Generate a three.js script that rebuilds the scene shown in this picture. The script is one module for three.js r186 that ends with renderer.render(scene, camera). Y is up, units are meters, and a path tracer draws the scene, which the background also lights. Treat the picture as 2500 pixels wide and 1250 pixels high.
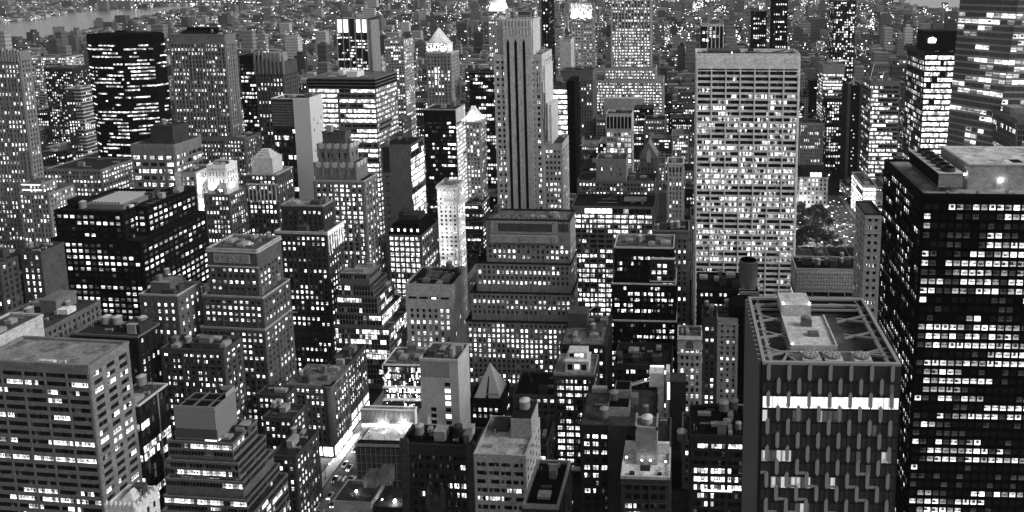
import * as THREE from 'three';
import { mergeGeometries } from 'three/addons/utils/BufferGeometryUtils.js';

// ---------------------------------------------------------------- camera, sky, dusk light, exposure
const scene = new THREE.Scene();
const camera = new THREE.PerspectiveCamera(38.295, 2, 1, 30000);
camera.position.set(0, 260, 0);
camera.rotation.order = 'YXZ';
camera.rotation.set(-0.13747, 0.04398, 0);
camera.setViewOffset(2500, 1250, -350, 442, 2500, 1250);   // shift lens: the horizon lies just above the frame
camera.updateMatrixWorld(true);

const renderer = new THREE.WebGLRenderer({ antialias: true });
renderer.toneMapping = THREE.LinearToneMapping;
renderer.toneMappingExposure = 2.5;
renderer.shadowMap.enabled = true;

function duskSky() {                                        // grey dusk: brighter towards the horizon and towards the west, where the sun has set
  const W = 256, H = 128, d = new Float32Array(W * H * 4);
  for (let j = 0; j < H; j++) for (let i = 0; i < W; i++) {
    const el = (j + .5) / H * Math.PI - Math.PI / 2, az = (i + .5) / W * 2 * Math.PI - Math.PI;
    const up = Math.max(0, Math.sin(el)), toWest = Math.cos(az - 0.5);
    let v = 0.095 + 0.125 * Math.pow(1 - up, 3) + 0.2 * Math.pow(Math.max(0, 0.5 + 0.5 * toWest), 2) * Math.pow(1 - up, 1.6);
    if (el < 0) v = 0.05;
    d.set([v, v, v, 1], (j * W + i) * 4);
  }
  const t = new THREE.DataTexture(d, W, H, THREE.RGBAFormat, THREE.FloatType);
  t.mapping = THREE.EquirectangularReflectionMapping; t.magFilter = THREE.LinearFilter; t.minFilter = THREE.LinearFilter; t.needsUpdate = true;
  return t;
}
scene.background = duskSky(); scene.environment = scene.background;
const sun = new THREE.DirectionalLight(0xffffff, 1.5);       // afterglow from the west, very soft
sun.position.set(750, 500, -340); sun.target.position.set(-100, 0, -500); sun.castShadow = true; sun.shadow.radius = 60;
Object.assign(sun.shadow.camera, { left: -1200, right: 1200, top: 1200, bottom: -1200, near: 1, far: 4000 });
sun.shadow.mapSize.set(2048, 2048);
scene.add(sun, sun.target);
scene.fog = new THREE.FogExp2(0xd8d8d8, 0.000016);
// ---------------------------------------------------------------- helpers
function rng(seed) { let a = seed >>> 0; return () => { a = (a + 0x6D2B79F5) | 0; let t = Math.imul(a ^ (a >>> 15), 1 | a); t = (t + Math.imul(t ^ (t >>> 7), 61 | t)) ^ t; return ((t ^ (t >>> 14)) >>> 0) / 4294967296; }; }
const clamp = (v, a, b) => Math.min(b, Math.max(a, v));
const taken = {};
function numbered(n) { const k = taken[n] = (taken[n] ?? -1) + 1; return k ? n + '_' + String(k).padStart(3, '0') : n; }
function tag(o, label, category, group, kind) { if (label) o.userData.label = label; if (category) o.userData.category = category; if (group) o.userData.group = group; if (kind) o.userData.kind = kind; return o; }
const shadowed = (m) => { m.castShadow = true; m.receiveShadow = true; return m; };

// ---------------------------------------------------------------- textures: grain and stains of masonry and roofs, rooms behind lit panes
function noiseField(n, cells, rnd) {
  const g = new Float32Array(cells * cells).map(() => rnd()), out = new Float32Array(n * n), s = (t) => t * t * (3 - 2 * t);
  for (let y = 0; y < n; y++) for (let x = 0; x < n; x++) {
    const fx = x / n * cells, fy = y / n * cells, ix = fx | 0, iy = fy | 0, a = s(fx - ix), b = s(fy - iy), jx = (ix + 1) % cells, jy = (iy + 1) % cells;
    out[y * n + x] = (g[iy * cells + ix] * (1 - a) + g[iy * cells + jx] * a) * (1 - b) + (g[jy * cells + ix] * (1 - a) + g[jy * cells + jx] * a) * b;
  }
  return out;
}
function grayTexture(n, f, srgb = true) {
  const d = new Uint8Array(n * n * 4);
  for (let i = 0; i < n * n; i++) { const v = clamp(f(i % n, (i / n) | 0) * 255, 0, 255); d[i * 4] = d[i * 4 + 1] = d[i * 4 + 2] = v; d[i * 4 + 3] = 255; }
  const t = new THREE.DataTexture(d, n, n, THREE.RGBAFormat); t.wrapS = t.wrapT = THREE.RepeatWrapping; t.magFilter = THREE.LinearFilter; t.minFilter = THREE.LinearFilter;
  if (srgb) t.colorSpace = THREE.SRGBColorSpace; t.needsUpdate = true; return t;
}
const TN = 512, rT = rng(11);
const nA = noiseField(TN, 6, rT), nB = noiseField(TN, 23, rT), nC = noiseField(TN, 90, rT), nD = noiseField(TN, 256, rT);
const at2 = (f, x, y) => f[((y & (TN - 1)) * TN) + (x & (TN - 1))];
// masonry: panels of slightly different stone, grain, soot runs with their own outline
const stoneTex = grayTexture(TN, (x, y) => {
  const course = 12, row = Math.floor(y / course), col = Math.floor((x + (row % 2) * 14) / 28);
  const h = Math.abs(Math.sin(row * 127.1 + col * 311.7) * 43758.5) % 1;
  const run = Math.max(0, at2(nB, x, y >> 3) - .62) * at2(nC, x, y >> 2);
  return .80 + .15 * (h - .5) + .08 * (at2(nA, x, y) - .5) + .16 * (at2(nC, x, y) - .5) + .22 * (at2(nD, x, y) - .5) - .5 * run;
});
const roofTex = grayTexture(TN, (x, y) => {
  const seam = (x % 64 < 2 || y % 171 < 2) ? -.10 : 0, spill = at2(nA, x + 90, y + 40) + .5 * at2(nB, x, y) > .95 ? -.2 : 0;
  return .72 + .22 * (at2(nA, x, y) - .5) + .16 * (at2(nB, x, y) - .5) + .2 * (at2(nC, x, y) - .5) + .14 * (at2(nD, x, y) - .5) + seam + spill;
});
const grainTex = grayTexture(TN, (x, y) => .5 + .5 * (at2(nC, x, y) - .5) + .5 * (at2(nD, x, y) - .5), false);
const panelTex = grayTexture(TN, (x, y) => {
  const px = x % 32, py = y % 64, h = Math.abs(Math.sin(Math.floor(x / 32) * 91.7 + Math.floor(y / 64) * 47.3) * 9758.5) % 1;
  return (px < 2 || py < 2 ? .66 : .84) + .07 * (h - .5) + .08 * (at2(nA, x, y) - .5) + .06 * (at2(nD, x, y) - .5);
});
// 64 rooms seen through lit panes: ceilings, blinds, back walls, desks
function roomAtlas() {
  const N = 1024, c = document.createElement('canvas'); c.width = c.height = N; const q = c.getContext('2d'), r = rng(77), C = N / 8;
  const g = (v) => { const k = Math.round(clamp(v, 0, 1) * 255); return `rgb(${k},${k},${k})`; };
  for (let k = 0; k < 64; k++) {
    const X = (k % 8) * C, Y = Math.floor(k / 8) * C, type = Math.floor(k / 16), base = .72 + .28 * r();
    q.fillStyle = g(base); q.fillRect(X, Y, C, C);
    if (type === 0 || type === 3) {                              // office: ceiling strip lights, wall, floor, desks and shelves
      const floorY = Y + C * (.45 + .25 * r());
      q.fillStyle = g(base * (type ? .4 : .72)); q.fillRect(X, Y, C, floorY - Y);
      for (let i = 0; i < 3; i++) { q.fillStyle = g(.9 + .1 * r()); q.fillRect(X + r() * C * .7, Y + C * (.05 + .3 * r()), C * (.12 + .3 * r()), C * .06); }
      for (let i = 0; i < 5; i++) { q.fillStyle = g(base * (.1 + .7 * r())); const w = C * (.08 + .3 * r()), h = C * (.08 + .3 * r()); q.fillRect(X + r() * (C - w), floorY - h * .6, w, h); }
      if (type === 3 || r() < .4) { q.fillStyle = g(.08 + .15 * r()); const w = C * (.2 + .4 * r()); q.fillRect(X + r() * (C - w), Y + C * .35 * r(), w, C * (.4 + .4 * r())); }
      if (r() < .6) { q.fillStyle = g(.97); q.fillRect(X, Y + C * .86, C, C * .1); }
    } else if (type === 1) {                                      // blind drawn part of the way
      const drop = C * (.2 + .6 * r());
      q.fillStyle = g(base * .55); q.fillRect(X, Y, C, C);
      for (let i = 0; i < 3; i++) { q.fillStyle = g(base * (.3 + .7 * r())); q.fillRect(X + r() * C * .7, Y + C * (.5 + .4 * r()), C * .3, C * .25); }
      q.fillStyle = g(.85 + .15 * r()); q.fillRect(X, Y, C, drop);
      for (let y = 4; y < drop; y += 8) { q.fillStyle = g(.78); q.fillRect(X, Y + y, C, 2); }
    } else {                                                      // curtains to the sides
      for (let i = 0; i < 9; i++) { q.fillStyle = g(base * (.75 + .35 * r())); q.fillRect(X + r() * C, Y, C * (.05 + .12 * r()), C); }
      q.fillStyle = g(.97); q.fillRect(X + C * (.3 * r() + .1), Y + C * .1, C * (.3 + .3 * r()), C * (.4 + .5 * r()));
    }
    q.fillStyle = g(.12); q.fillRect(X, Y, C, 3); q.fillRect(X, Y, 3, C); q.fillRect(X + C - 3, Y, 3, C); q.fillRect(X, Y + C - 3, C, 3);
  }
  const t = new THREE.CanvasTexture(c); t.colorSpace = THREE.SRGBColorSpace; t.magFilter = THREE.LinearFilter; return t;
}
const rooms = roomAtlas();

// ---------------------------------------------------------------- materials
const mats = {};
const gray = (v) => new THREE.Color().setRGB(v, v, v);
const tone = (v) => .8 * (1 - Math.exp(-6 * Math.pow(v, 1.75)));   // listed shade -> base colour
function wall(v, tex = 'stone', rough = .9) {
  const k = `wall${v}${tex}${rough}`;
  return mats[k] ??= new THREE.MeshPhysicalMaterial({ specularIntensity: rough > .7 ? .12 : .35, color: gray(tone(v) * (tex === 'plain' ? 1 : 1.5)), map: tex === 'panel' ? panelTex : tex === 'plain' ? null : stoneTex, bumpMap: grainTex, bumpScale: .02, roughness: rough });
}
function roofing(v) { return mats['roof' + v] ??= new THREE.MeshPhysicalMaterial({ specularIntensity: .2, color: gray(tone(v) * 1.7), map: roofTex, bumpMap: grainTex, bumpScale: .03, roughness: .95 }); }
function metal(v, rough = .45) { return mats[`metal${v}${rough}`] ??= new THREE.MeshStandardMaterial({ color: gray(v), metalness: .6, roughness: rough }); }
const LEVEL = [.03, .28, .9, 1.8, 3.0];
const litMat = LEVEL.map((v, i) => new THREE.MeshStandardMaterial({ name: 'lit_window_' + i, color: gray(.02), roughness: .2, emissive: gray(1), emissiveIntensity: v, emissiveMap: rooms }));
const glassMat = [.006, .012, .02].map((v) => new THREE.MeshPhysicalMaterial({ name: 'dark_glass', color: gray(v), roughness: .12, specularIntensity: .35 }));
const glow = (v) => mats['glow' + v] ??= new THREE.MeshStandardMaterial({ name: 'glow', color: gray(.3), emissive: gray(1), emissiveIntensity: v });

const mullion = wall(.012, 'plain');
// ---------------------------------------------------------------- geometry collector: boxes and sheets with uv in metres
class Geo {
  constructor() { this.p = []; this.n = []; this.u = []; this.i = []; }
  quad(a, b, c, d, n, uv) {                                       // a lower left, b lower right, c upper right, d upper left
    const k = this.p.length / 3; this.p.push(...a, ...b, ...c, ...d); for (let i = 0; i < 4; i++) this.n.push(...n);
    this.u.push(...uv); this.i.push(k, k + 1, k + 2, k, k + 2, k + 3);
  }
  tri(a, b, c) {
    const e = new THREE.Vector3(b[0] - a[0], b[1] - a[1], b[2] - a[2]), f = new THREE.Vector3(c[0] - a[0], c[1] - a[1], c[2] - a[2]), n = e.clone().cross(f).normalize(), k = this.p.length / 3;
    this.p.push(...a, ...b, ...c); for (let i = 0; i < 3; i++) this.n.push(n.x, n.y, n.z); this.u.push(0, 0, e.length() / 20, 0, 0, f.length() / 20); this.i.push(k, k + 1, k + 2);
  }
  poly4(a, b, c, d) { this.tri(a, b, c); this.tri(a, c, d); }
  box(x0, x1, y0, y1, z0, z1, skip = '') {
    const s = 1 / 20, o = (x0 * .37 + z0 * .61) % 1;
    const uvq = (u0, u1, v0, v1) => [u0 * s + o, v0 * s, u1 * s + o, v0 * s, u1 * s + o, v1 * s, u0 * s + o, v1 * s];
    if (!skip.includes('f')) this.quad([x0, y0, z1], [x1, y0, z1], [x1, y1, z1], [x0, y1, z1], [0, 0, 1], uvq(x0, x1, y0, y1));
    if (!skip.includes('k')) this.quad([x1, y0, z0], [x0, y0, z0], [x0, y1, z0], [x1, y1, z0], [0, 0, -1], uvq(x0, x1, y0, y1));
    if (!skip.includes('r')) this.quad([x1, y0, z1], [x1, y0, z0], [x1, y1, z0], [x1, y1, z1], [1, 0, 0], uvq(-z1, -z0, y0, y1));
    if (!skip.includes('l')) this.quad([x0, y0, z0], [x0, y0, z1], [x0, y1, z1], [x0, y1, z0], [-1, 0, 0], uvq(z0, z1, y0, y1));
    if (!skip.includes('t')) this.quad([x0, y1, z1], [x1, y1, z1], [x1, y1, z0], [x0, y1, z0], [0, 1, 0], uvq(x0, x1, -z1, -z0));
    if (!skip.includes('b')) this.quad([x0, y0, z0], [x1, y0, z0], [x1, y0, z1], [x0, y0, z1], [0, -1, 0], uvq(x0, x1, z0, z1));
    return this;
  }
  // a box on a facade: u along the face, y up, depth outwards
  fbox(F, u0, u1, y0, y1, d0, d1) {
    if (F.s === 'f') this.box(F.o + u0, F.o + u1, y0, y1, F.d + d0, F.d + d1, 'k');
    else if (F.s === 'r') this.box(F.d + d0, F.d + d1, y0, y1, F.o - u1, F.o - u0, 'l');
    else this.box(F.d - d1, F.d - d0, y0, y1, F.o + u0, F.o + u1, 'r');
  }
  beam(a, b, w, h = w) {                                          // a straight bar between two points
    const A = new THREE.Vector3(...a), B = new THREE.Vector3(...b), L = A.distanceTo(B), g = new THREE.BoxGeometry(w, h, L);
    const m = new THREE.Matrix4().lookAt(A, B, Math.abs(A.x - B.x) + Math.abs(A.z - B.z) < 1e-6 ? new THREE.Vector3(1, 0, 0) : new THREE.Vector3(0, 1, 0)); m.setPosition(A.lerp(B, .5)); g.applyMatrix4(m);
    return this.add(g);
  }
  add(g, x = 0, y = 0, z = 0) {
    const k = this.p.length / 3, P = g.attributes.position, Nn = g.attributes.normal, U = g.attributes.uv;
    for (let i = 0; i < P.count; i++) { this.p.push(P.getX(i) + x, P.getY(i) + y, P.getZ(i) + z); this.n.push(Nn.getX(i), Nn.getY(i), Nn.getZ(i)); this.u.push(U ? U.getX(i) : 0, U ? U.getY(i) : 0); }
    if (g.index) for (let i = 0; i < g.index.count; i++) this.i.push(k + g.index.getX(i)); else for (let i = 0; i < P.count; i++) this.i.push(k + i);
    return this;
  }
  cyl(x, y, z, r0, r1, h, seg = 16) { return this.add(new THREE.CylinderGeometry(r1, r0, h, seg), x, y + h / 2, z); }
  build(name, mat, parent) {
    if (!this.i.length) return null;
    const g = new THREE.BufferGeometry();
    g.setAttribute('position', new THREE.Float32BufferAttribute(this.p, 3)); g.setAttribute('normal', new THREE.Float32BufferAttribute(this.n, 3)); g.setAttribute('uv', new THREE.Float32BufferAttribute(this.u, 2)); g.setIndex(this.i);
    const m = shadowed(new THREE.Mesh(g, mat)); m.name = name; parent.add(m); return m;
  }
}
const cellUV = (k) => { const a = (k % 8) / 8 + .002, b = 1 - Math.floor(k / 8) / 8 - .002, c = a + .121, d = b - .121; return [a, d, c, d, c, b, a, b]; };
const paneGeo = []; for (let k = 0; k < 64; k++) { const g = new Geo(); g.quad([-.5, -.5, 0], [.5, -.5, 0], [.5, .5, 0], [-.5, .5, 0], [0, 0, 1], cellUV(k)); const b = new THREE.BufferGeometry(); b.setAttribute('position', new THREE.Float32BufferAttribute(g.p, 3)); b.setAttribute('normal', new THREE.Float32BufferAttribute(g.n, 3)); b.setAttribute('uv', new THREE.Float32BufferAttribute(g.u, 2)); b.setIndex(g.i); paneGeo.push(b); }
let windowCount = 0;

// ---------------------------------------------------------------- a building: tiers with facades of piers, spandrels and panes
const v3 = new THREE.Vector3();
class Building {
  constructor(name, label, category, place, opt = {}) {
    this.g = new THREE.Group(); this.g.name = numbered(name); tag(this.g, label, category, opt.group); scene.add(this.g);
    this.g.position.set(place.a[0], 0, place.a[1]); this.g.rotation.y = (place.yaw || 0) * Math.PI / 180; this.g.updateMatrixWorld(true);
    this.place = place; this.vis = place.v || 0; this.panes = []; this.opt = opt; this.r = rng(opt.seed ?? Math.round(Math.abs(place.a[0] * 7.3 + place.a[1] * 3.1) * 10));
    this.walls = new Map();
  }
  geo(mat, name = 'wall') { const k = mat.uuid + name; if (!this.walls.has(k)) this.walls.set(k, { geo: new Geo(), mat, name }); return this.walls.get(k).geo; }
  part(name, mat, fill) { const q = new Geo(); fill(q); return q.build(name, mat, this.g); }
  // lit pattern: rows share a mood, neighbours tend to be alike
  lights(S, rows, cols) {
    const r = this.r, out = [];
    for (let j = 0; j < rows; j++) {
      let p = S.rowP?.[j] ?? clamp(S.p * 1.1 + (S.p > .05 ? .07 : 0) + (r() - .5) * (S.rv ?? .6), 0, 1), on = r() < p; const row = [];
      for (let i = 0; i < cols; i++) {
        if (r() < (S.mix ?? .38)) on = r() < p;
        if (S.cols && S.cols[i] !== undefined) on = r() < S.cols[i];
        let lv = -1;
        if (on) { const w = S.rowEm?.[j] ?? S.em ?? [1, 2, 4, 4, 0]; let s = r() * w.reduce((a, b) => a + b, 0); lv = 0; while (s > w[lv]) { s -= w[lv]; lv++; } }
        else if (r() < (S.dim ?? .12)) lv = 0;
        row.push(lv);
      }
      out.push(row);
    }
    return out;
  }
  facade(F, S) {
    const M = S.wall, sp = S.sp ?? M, W = F.w, y0 = F.y0, y1 = F.y1, m = S.m ?? .8, pr = S.pr ?? .3, spr = S.spr ?? pr - .06;
    const top = S.top ?? 1.2, bot = S.bot ?? .5, G = this.geo(M, 'wall'), GS = sp === M ? G : this.geo(sp, 'spandrels');
    const nb = Math.max(1, Math.round((W - 2 * m) / S.bay)), bw = (W - 2 * m) / nb, nf = Math.max(0, Math.floor((y1 - y0 - top - bot) / S.fl)), n = S.n ?? 1;
    if (!nf) { G.fbox(F, 0, W, y0, y1, 0, pr); return; }
    const ww = bw * S.ww, pw = bw - ww, wh = S.fl * S.wh, gap = n > 1 ? (S.gap ?? .22) : 0, one = (ww - gap * (n - 1)) / n;
    G.fbox(F, 0, W, y1 - top, y1, 0, pr + .02);
    if (m > .01) { G.fbox(F, 0, m + pw / 2, y0, y1 - top, 0, pr); G.fbox(F, W - m - pw / 2, W, y0, y1 - top, 0, pr); }
    for (let i = 1; i < nb; i++) G.fbox(F, m + i * bw - pw / 2, m + i * bw + pw / 2, y0, y1 - top, 0, pr);
    if (S.rib) for (let i = S.rib; i < nb; i += S.rib) G.fbox(F, m + i * bw - pw * .4, m + i * bw + pw * .4, y0, y1 - top + .3, pr, pr + .3);
    if (n > 1) for (let i = 0; i < nb; i++) for (let k = 1; k < n; k++) { const u = m + i * bw + pw / 2 + k * one + (k - .5) * gap; this.geo(S.mull ?? mullion, 'mullions').fbox(F, u - gap / 2, u + gap / 2, y0, y1 - top, 0, .1); }
    const yTop = y1 - top, tops = [];
    for (let j = 0; j < nf; j++) { const a = yTop - j * S.fl; tops.push(a); GS.fbox(F, .01, W - .01, a - S.fl, a - wh, 0, spr); }
    GS.fbox(F, .01, W - .01, y0, yTop - nf * S.fl, 0, spr);
    for (const [j, h] of S.bands ?? []) if (j < nf) G.fbox(F, -.1, W + .1, yTop - j * S.fl - .1, yTop - j * S.fl + h, 0, pr + .35);
    const L = this.lights(S, nf, nb * n), r = this.r; F.glass = S.glass;
    for (let j = 0; j < nf; j++) for (let i = 0; i < nb; i++) for (let k = 0; k < n; k++) {
      if (S.skip && S.skip(i, j, nb, nf)) continue;
      const u = m + i * bw + pw / 2 + k * (one + gap) + one / 2, y = tops[j] - wh / 2, lv = L[j][i * n + k];
      this.pane(F, u, y, one, wh, lv, S.cellType !== undefined ? S.cellType * 16 + Math.floor(r() * 16) : Math.floor(r() * 48));
    }
  }
  pane(F, u, y, w, h, lv, cell) {
    const d = .04; let x, z, rot;
    if (F.s === 'f') { x = F.o + u; z = F.d + d; rot = 0; } else if (F.s === 'r') { x = F.d + d; z = F.o - u; rot = Math.PI / 2; } else { x = F.d - d; z = F.o + u; rot = -Math.PI / 2; }
    this.panes.push({ x, y, z, w, h, rot, lv, cell, s: F.s, glass: F.glass });
  }
  // one tier of the mass
  tier(x0, x1, z0, z1, y0, y1, S, R = {}) {
    const c = this.geo(S.wall ?? S.f.wall, 'wall');
    c.box(x0, x1, y0, y1, z0, z1, 'b');
    const sf = S.f ?? S, ss = S.r ?? S.side ?? sf, sl = S.l ?? S.side ?? sf;
    if (sf !== 0 && sf.bay) this.facade({ s: 'f', o: x0, d: z1, w: x1 - x0, y0, y1 }, sf);
    if (ss !== 0 && ss.bay) this.facade({ s: 'r', o: z1, d: x1, w: z1 - z0, y0, y1 }, ss);
    if (sl !== 0 && sl.bay) this.facade({ s: 'l', o: z0, d: x0, w: z1 - z0, y0, y1 }, sl);
    if (R !== null) this.roof(x0, x1, z0, z1, y1, R, S.wall ?? S.f.wall);
  }
  roof(x0, x1, z0, z1, y, R = {}, wm) {
    const h = R.ph ?? 1, t = R.pt ?? .35, e = R.e ?? .28, pm = R.pm ?? wm;
    this.part('roof', roofing(R.v ?? .12), (q) => q.box(x0 + .1, x1 - .1, y - .2, y + .03, z0 + .1, z1 - .1, 'b'));
    if (h > 0) this.part('parapet', pm, (q) => { q.box(x0 - e, x1 + e, y - .1, y + h, z1 - t, z1 + e); q.box(x0 - e, x1 + e, y - .1, y + h, z0 - e, z0 + t); q.box(x0 - e, x0 + t, y - .1, y + h, z0 + t, z1 - t, 'fk'); q.box(x1 - t, x1 + e, y - .1, y + h, z0 + t, z1 - t, 'fk'); });
    let n = R.n ?? (x1 - x0 > 9 && z1 - z0 > 9 ? 3 : 0); if (n && this.place.a[1] > -470 && !this.opt.group) n += 5; if (n) this.clutter(x0 + 1, x1 - 1, z0 + 1, z1 - 1, y + .03, n, R);
  }
  clutter(x0, x1, z0, z1, y, n, R = {}) {
    const r = this.r, W = x1 - x0, D = z1 - z0, spots = [];
    for (let k = 0; k < n; k++) {
      let x, z, w, d, ok = false;
      for (let t = 0; t < 14 && !ok; t++) { w = Math.min(W * .45, 1.6 + r() * 5); d = Math.min(D * .45, 1.6 + r() * 4.5); x = x0 + r() * (W - w); z = z0 + r() * (D - d); ok = !spots.some((s) => x < s[0] + s[2] + .4 && x + w + .4 > s[0] && z < s[1] + s[3] + .4 && z + d + .4 > s[1]); }
      if (!ok) continue; spots.push([x, z, w, d]);
      const kind = r() * 1.25;
      if (kind > 1.1) { this.part('pipe_run', metal(.3, .6), (q) => { for (let i = 0; i < 3; i++) q.box(x, x + Math.min(W * .5, w * 2.2), y + .3 + i * .02, y + .48, z + i * .5, z + i * .5 + .18); q.box(x + .2, x + .4, y, y + .3, z, z + 1.2); }); continue; }
      if (kind > 1) { this.part('roof_railing', metal(.35, .6), (q) => { q.box(x, x + w, y + 1, y + 1.08, z, z + .08); q.box(x, x + w, y + .5, y + .56, z, z + .08); for (let i = 0; i <= 4; i++) q.box(x + i * w / 4 - .04, x + i * w / 4 + .04, y, y + 1, z, z + .08); }); continue; }
      if (kind < .3) { const h = 2.2 + r() * 2.6; this.part('bulkhead', wall([.08, .14, .22][Math.floor(r() * 3)]), (q) => { q.box(x, x + w, y, y + h, z, z + d, 'b'); q.box(x - .15, x + w + .15, y + h, y + h + .3, z - .15, z + d + .15); q.box(x + w * .3, x + w * .3 + .9, y, y + 2, z + d, z + d + .08, 'k'); }); }
      else if (kind < .62) { const h = 1 + r() * 1.2; this.part('air_unit', metal(.25 + .3 * r() | 0 ? .5 : .35, .6), (q) => { q.box(x, x + w, y + .3, y + .3 + h, z, z + d); q.cyl(x + w / 2, y + .3 + h, z + d / 2, Math.min(w, d) * .36, Math.min(w, d) * .36, .4, 14); for (const a of [.1, .9]) for (const b of [.1, .9]) q.box(x + w * a - .08, x + w * a + .08, y, y + .3, z + d * b - .08, z + d * b + .08, 'tb'); }); }
      else if (kind < .82) this.part('duct', metal(.4, .6), (q) => { q.box(x, x + w, y + .5, y + 1.1, z + d * .4, z + d * .4 + .6); q.box(x + .1, x + .7, y, y + .5, z + d * .4 + .05, z + d * .4 + .55); q.box(x + w - .7, x + w - .1, y, y + 1.6, z + d * .4 + .02, z + d * .4 + .58); });
      else if (kind < .92) this.tank(x + w / 2, y, z + d / 2, Math.min(2, Math.max(1.3, w * .4)));
      else this.part('vent_pipe', metal(.3), (q) => { q.cyl(x, y, z, .18, .18, 2.4, 8); q.cyl(x, y + 2.4, z, .34, .34, .3, 8); q.cyl(x + 1, y, z, .14, .14, 1.5, 8); });
    }
  }
  tank(x, y, z, r, h = r * 2, leg = 2.2, v = .16) {
    const t = this.part('water_tank', wall(v), (q) => { q.cyl(x, y + leg, z, r, r * .96, h, 20); for (let k = 1; k < 4; k++) q.cyl(x, y + leg + h * k / 4, z, r * 1.02, r * 1.02, .1, 20); });
    new Geo().cyl(x, y + leg + h, z, r * 1.06, .06, r * .5, 20).build('tank_cap', wall(v * 1.6), t);
    const f = new Geo(); for (const a of [-1, 1]) for (const b of [-1, 1]) f.box(x + a * r * .62 - .12, x + a * r * .62 + .12, y, y + leg, z + b * r * .62 - .12, z + b * r * .62 + .12, 'tb');
    f.box(x - r * .9, x + r * .9, y + leg - .2, y + leg, z - r * .9, z + r * .9); f.build('tank_frame', metal(.1), t);
  }
  lamp(x, y, z, size, glowV, cd, name = 'roof_lamp') {            // a lamp on the building with its own light
    const o = new THREE.Mesh(new THREE.SphereGeometry(size, 12, 8), glow(glowV)); o.name = name; o.position.set(x, y, z); this.g.add(o);
    if (cd) { const l = new THREE.PointLight(0xffffff, cd); l.position.set(x, y, z); l.castShadow = true; l.shadow.radius = 10; l.name = name + '_bulb'; this.g.add(l); }
  }
  flood(x, y, z, tx, ty, tz, cd, angle = .9) {                    // an uplight: small fitting and its spot light
    const f = this.part('floodlight', metal(.2), (q) => q.box(x - .3, x + .3, y - .3, y, z - .3, z + .3));
    const l = new THREE.SpotLight(0xffffff, cd, 0, angle, .6, 2); l.position.set(x, y + .1, z); l.castShadow = true; l.shadow.radius = 8; const t = new THREE.Object3D(); t.position.set(tx, ty, tz); this.g.add(l, t); l.target = t; t.updateMatrixWorld(true); return f;
  }
  done() {
    for (const { geo, mat, name } of this.walls.values()) geo.build(name, mat, this.g);
    const M = this.g.matrixWorld, rows = [], small = this.opt.small ?? 5, max = this.opt.max ?? 300;
    for (const p of this.panes) {
      v3.set(p.x, p.y, p.z).applyMatrix4(M); const wy = v3.y;
      const a = this.place.yaw ? this.place.yaw * Math.PI / 180 : 0, nx = Math.sin(p.rot + a), nz = Math.cos(p.rot + a), dx = -v3.x, dz = -v3.z, D = Math.hypot(dx, dz, 260 - v3.y), face = (nx * dx + nz * dz) / D;
      const wpx = 1800 * p.w / D * Math.max(face, 0), hpx = 1800 * p.h / D;
      v3.project(camera); const inside = Math.abs(v3.x) < 1.02 && Math.abs(v3.y) < 1.02;
      p.px = inside && face > .05 && wy > this.vis ? Math.sqrt(wpx * hpx) * (wpx > 2 ? 1 : 0) : 0;
      if (p.px >= small) rows.push(p);
    }
    rows.sort((a, b) => b.px - a.px); const solo = new Set(rows.slice(0, max)); windowCount += solo.size;
    const lots = {};
    for (const p of this.panes) {
      if (solo.has(p)) {
        const m = new THREE.Mesh(paneGeo[p.cell], p.lv >= 0 ? litMat[p.lv] : p.glass ?? glassMat[p.cell % 3]); m.name = 'window'; m.position.set(p.x, p.y, p.z); m.rotation.y = p.rot; m.scale.set(p.w, p.h, 1); this.g.add(shadowed(m));
      } else {
        const k = p.lv, q = lots[k] ??= new Geo(), c = Math.cos(p.rot) * p.w / 2, s = -Math.sin(p.rot) * p.w / 2, h = p.h / 2;
        q.quad([p.x - c, p.y - h, p.z - s], [p.x + c, p.y - h, p.z + s], [p.x + c, p.y + h, p.z + s], [p.x - c, p.y + h, p.z - s], [Math.sin(p.rot), 0, Math.cos(p.rot)], cellUV(p.cell));
      }
    }
    for (const k in lots) { const m = lots[k].build(k < 0 ? 'dark_windows' : 'lit_windows', k < 0 ? glassMat[1] : litMat[k], this.g); m.userData.kind = 'stuff'; }
    return this;
  }
}
function style(o, ...more) { return Object.assign({}, o, ...more); }
function massing(b, place, S, roofs = []) {                       // stacks the tiers of the table; S: one style or one per tier
  let y = 0; const seq = [];
  place.t.forEach((t, k) => { const s = Array.isArray(S) ? S[k] : S; const ph = roofs[k]?.ph ?? 1; seq.push([t[0], t[1], t[2], t[3], y, t[4] - ph]); b.tier(t[0], t[1], t[2], t[3], y, t[4] - ph, s, roofs[k] ?? {}); y = place.side ? 0 : t[4] - ph; });
  return seq;
}
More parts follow.
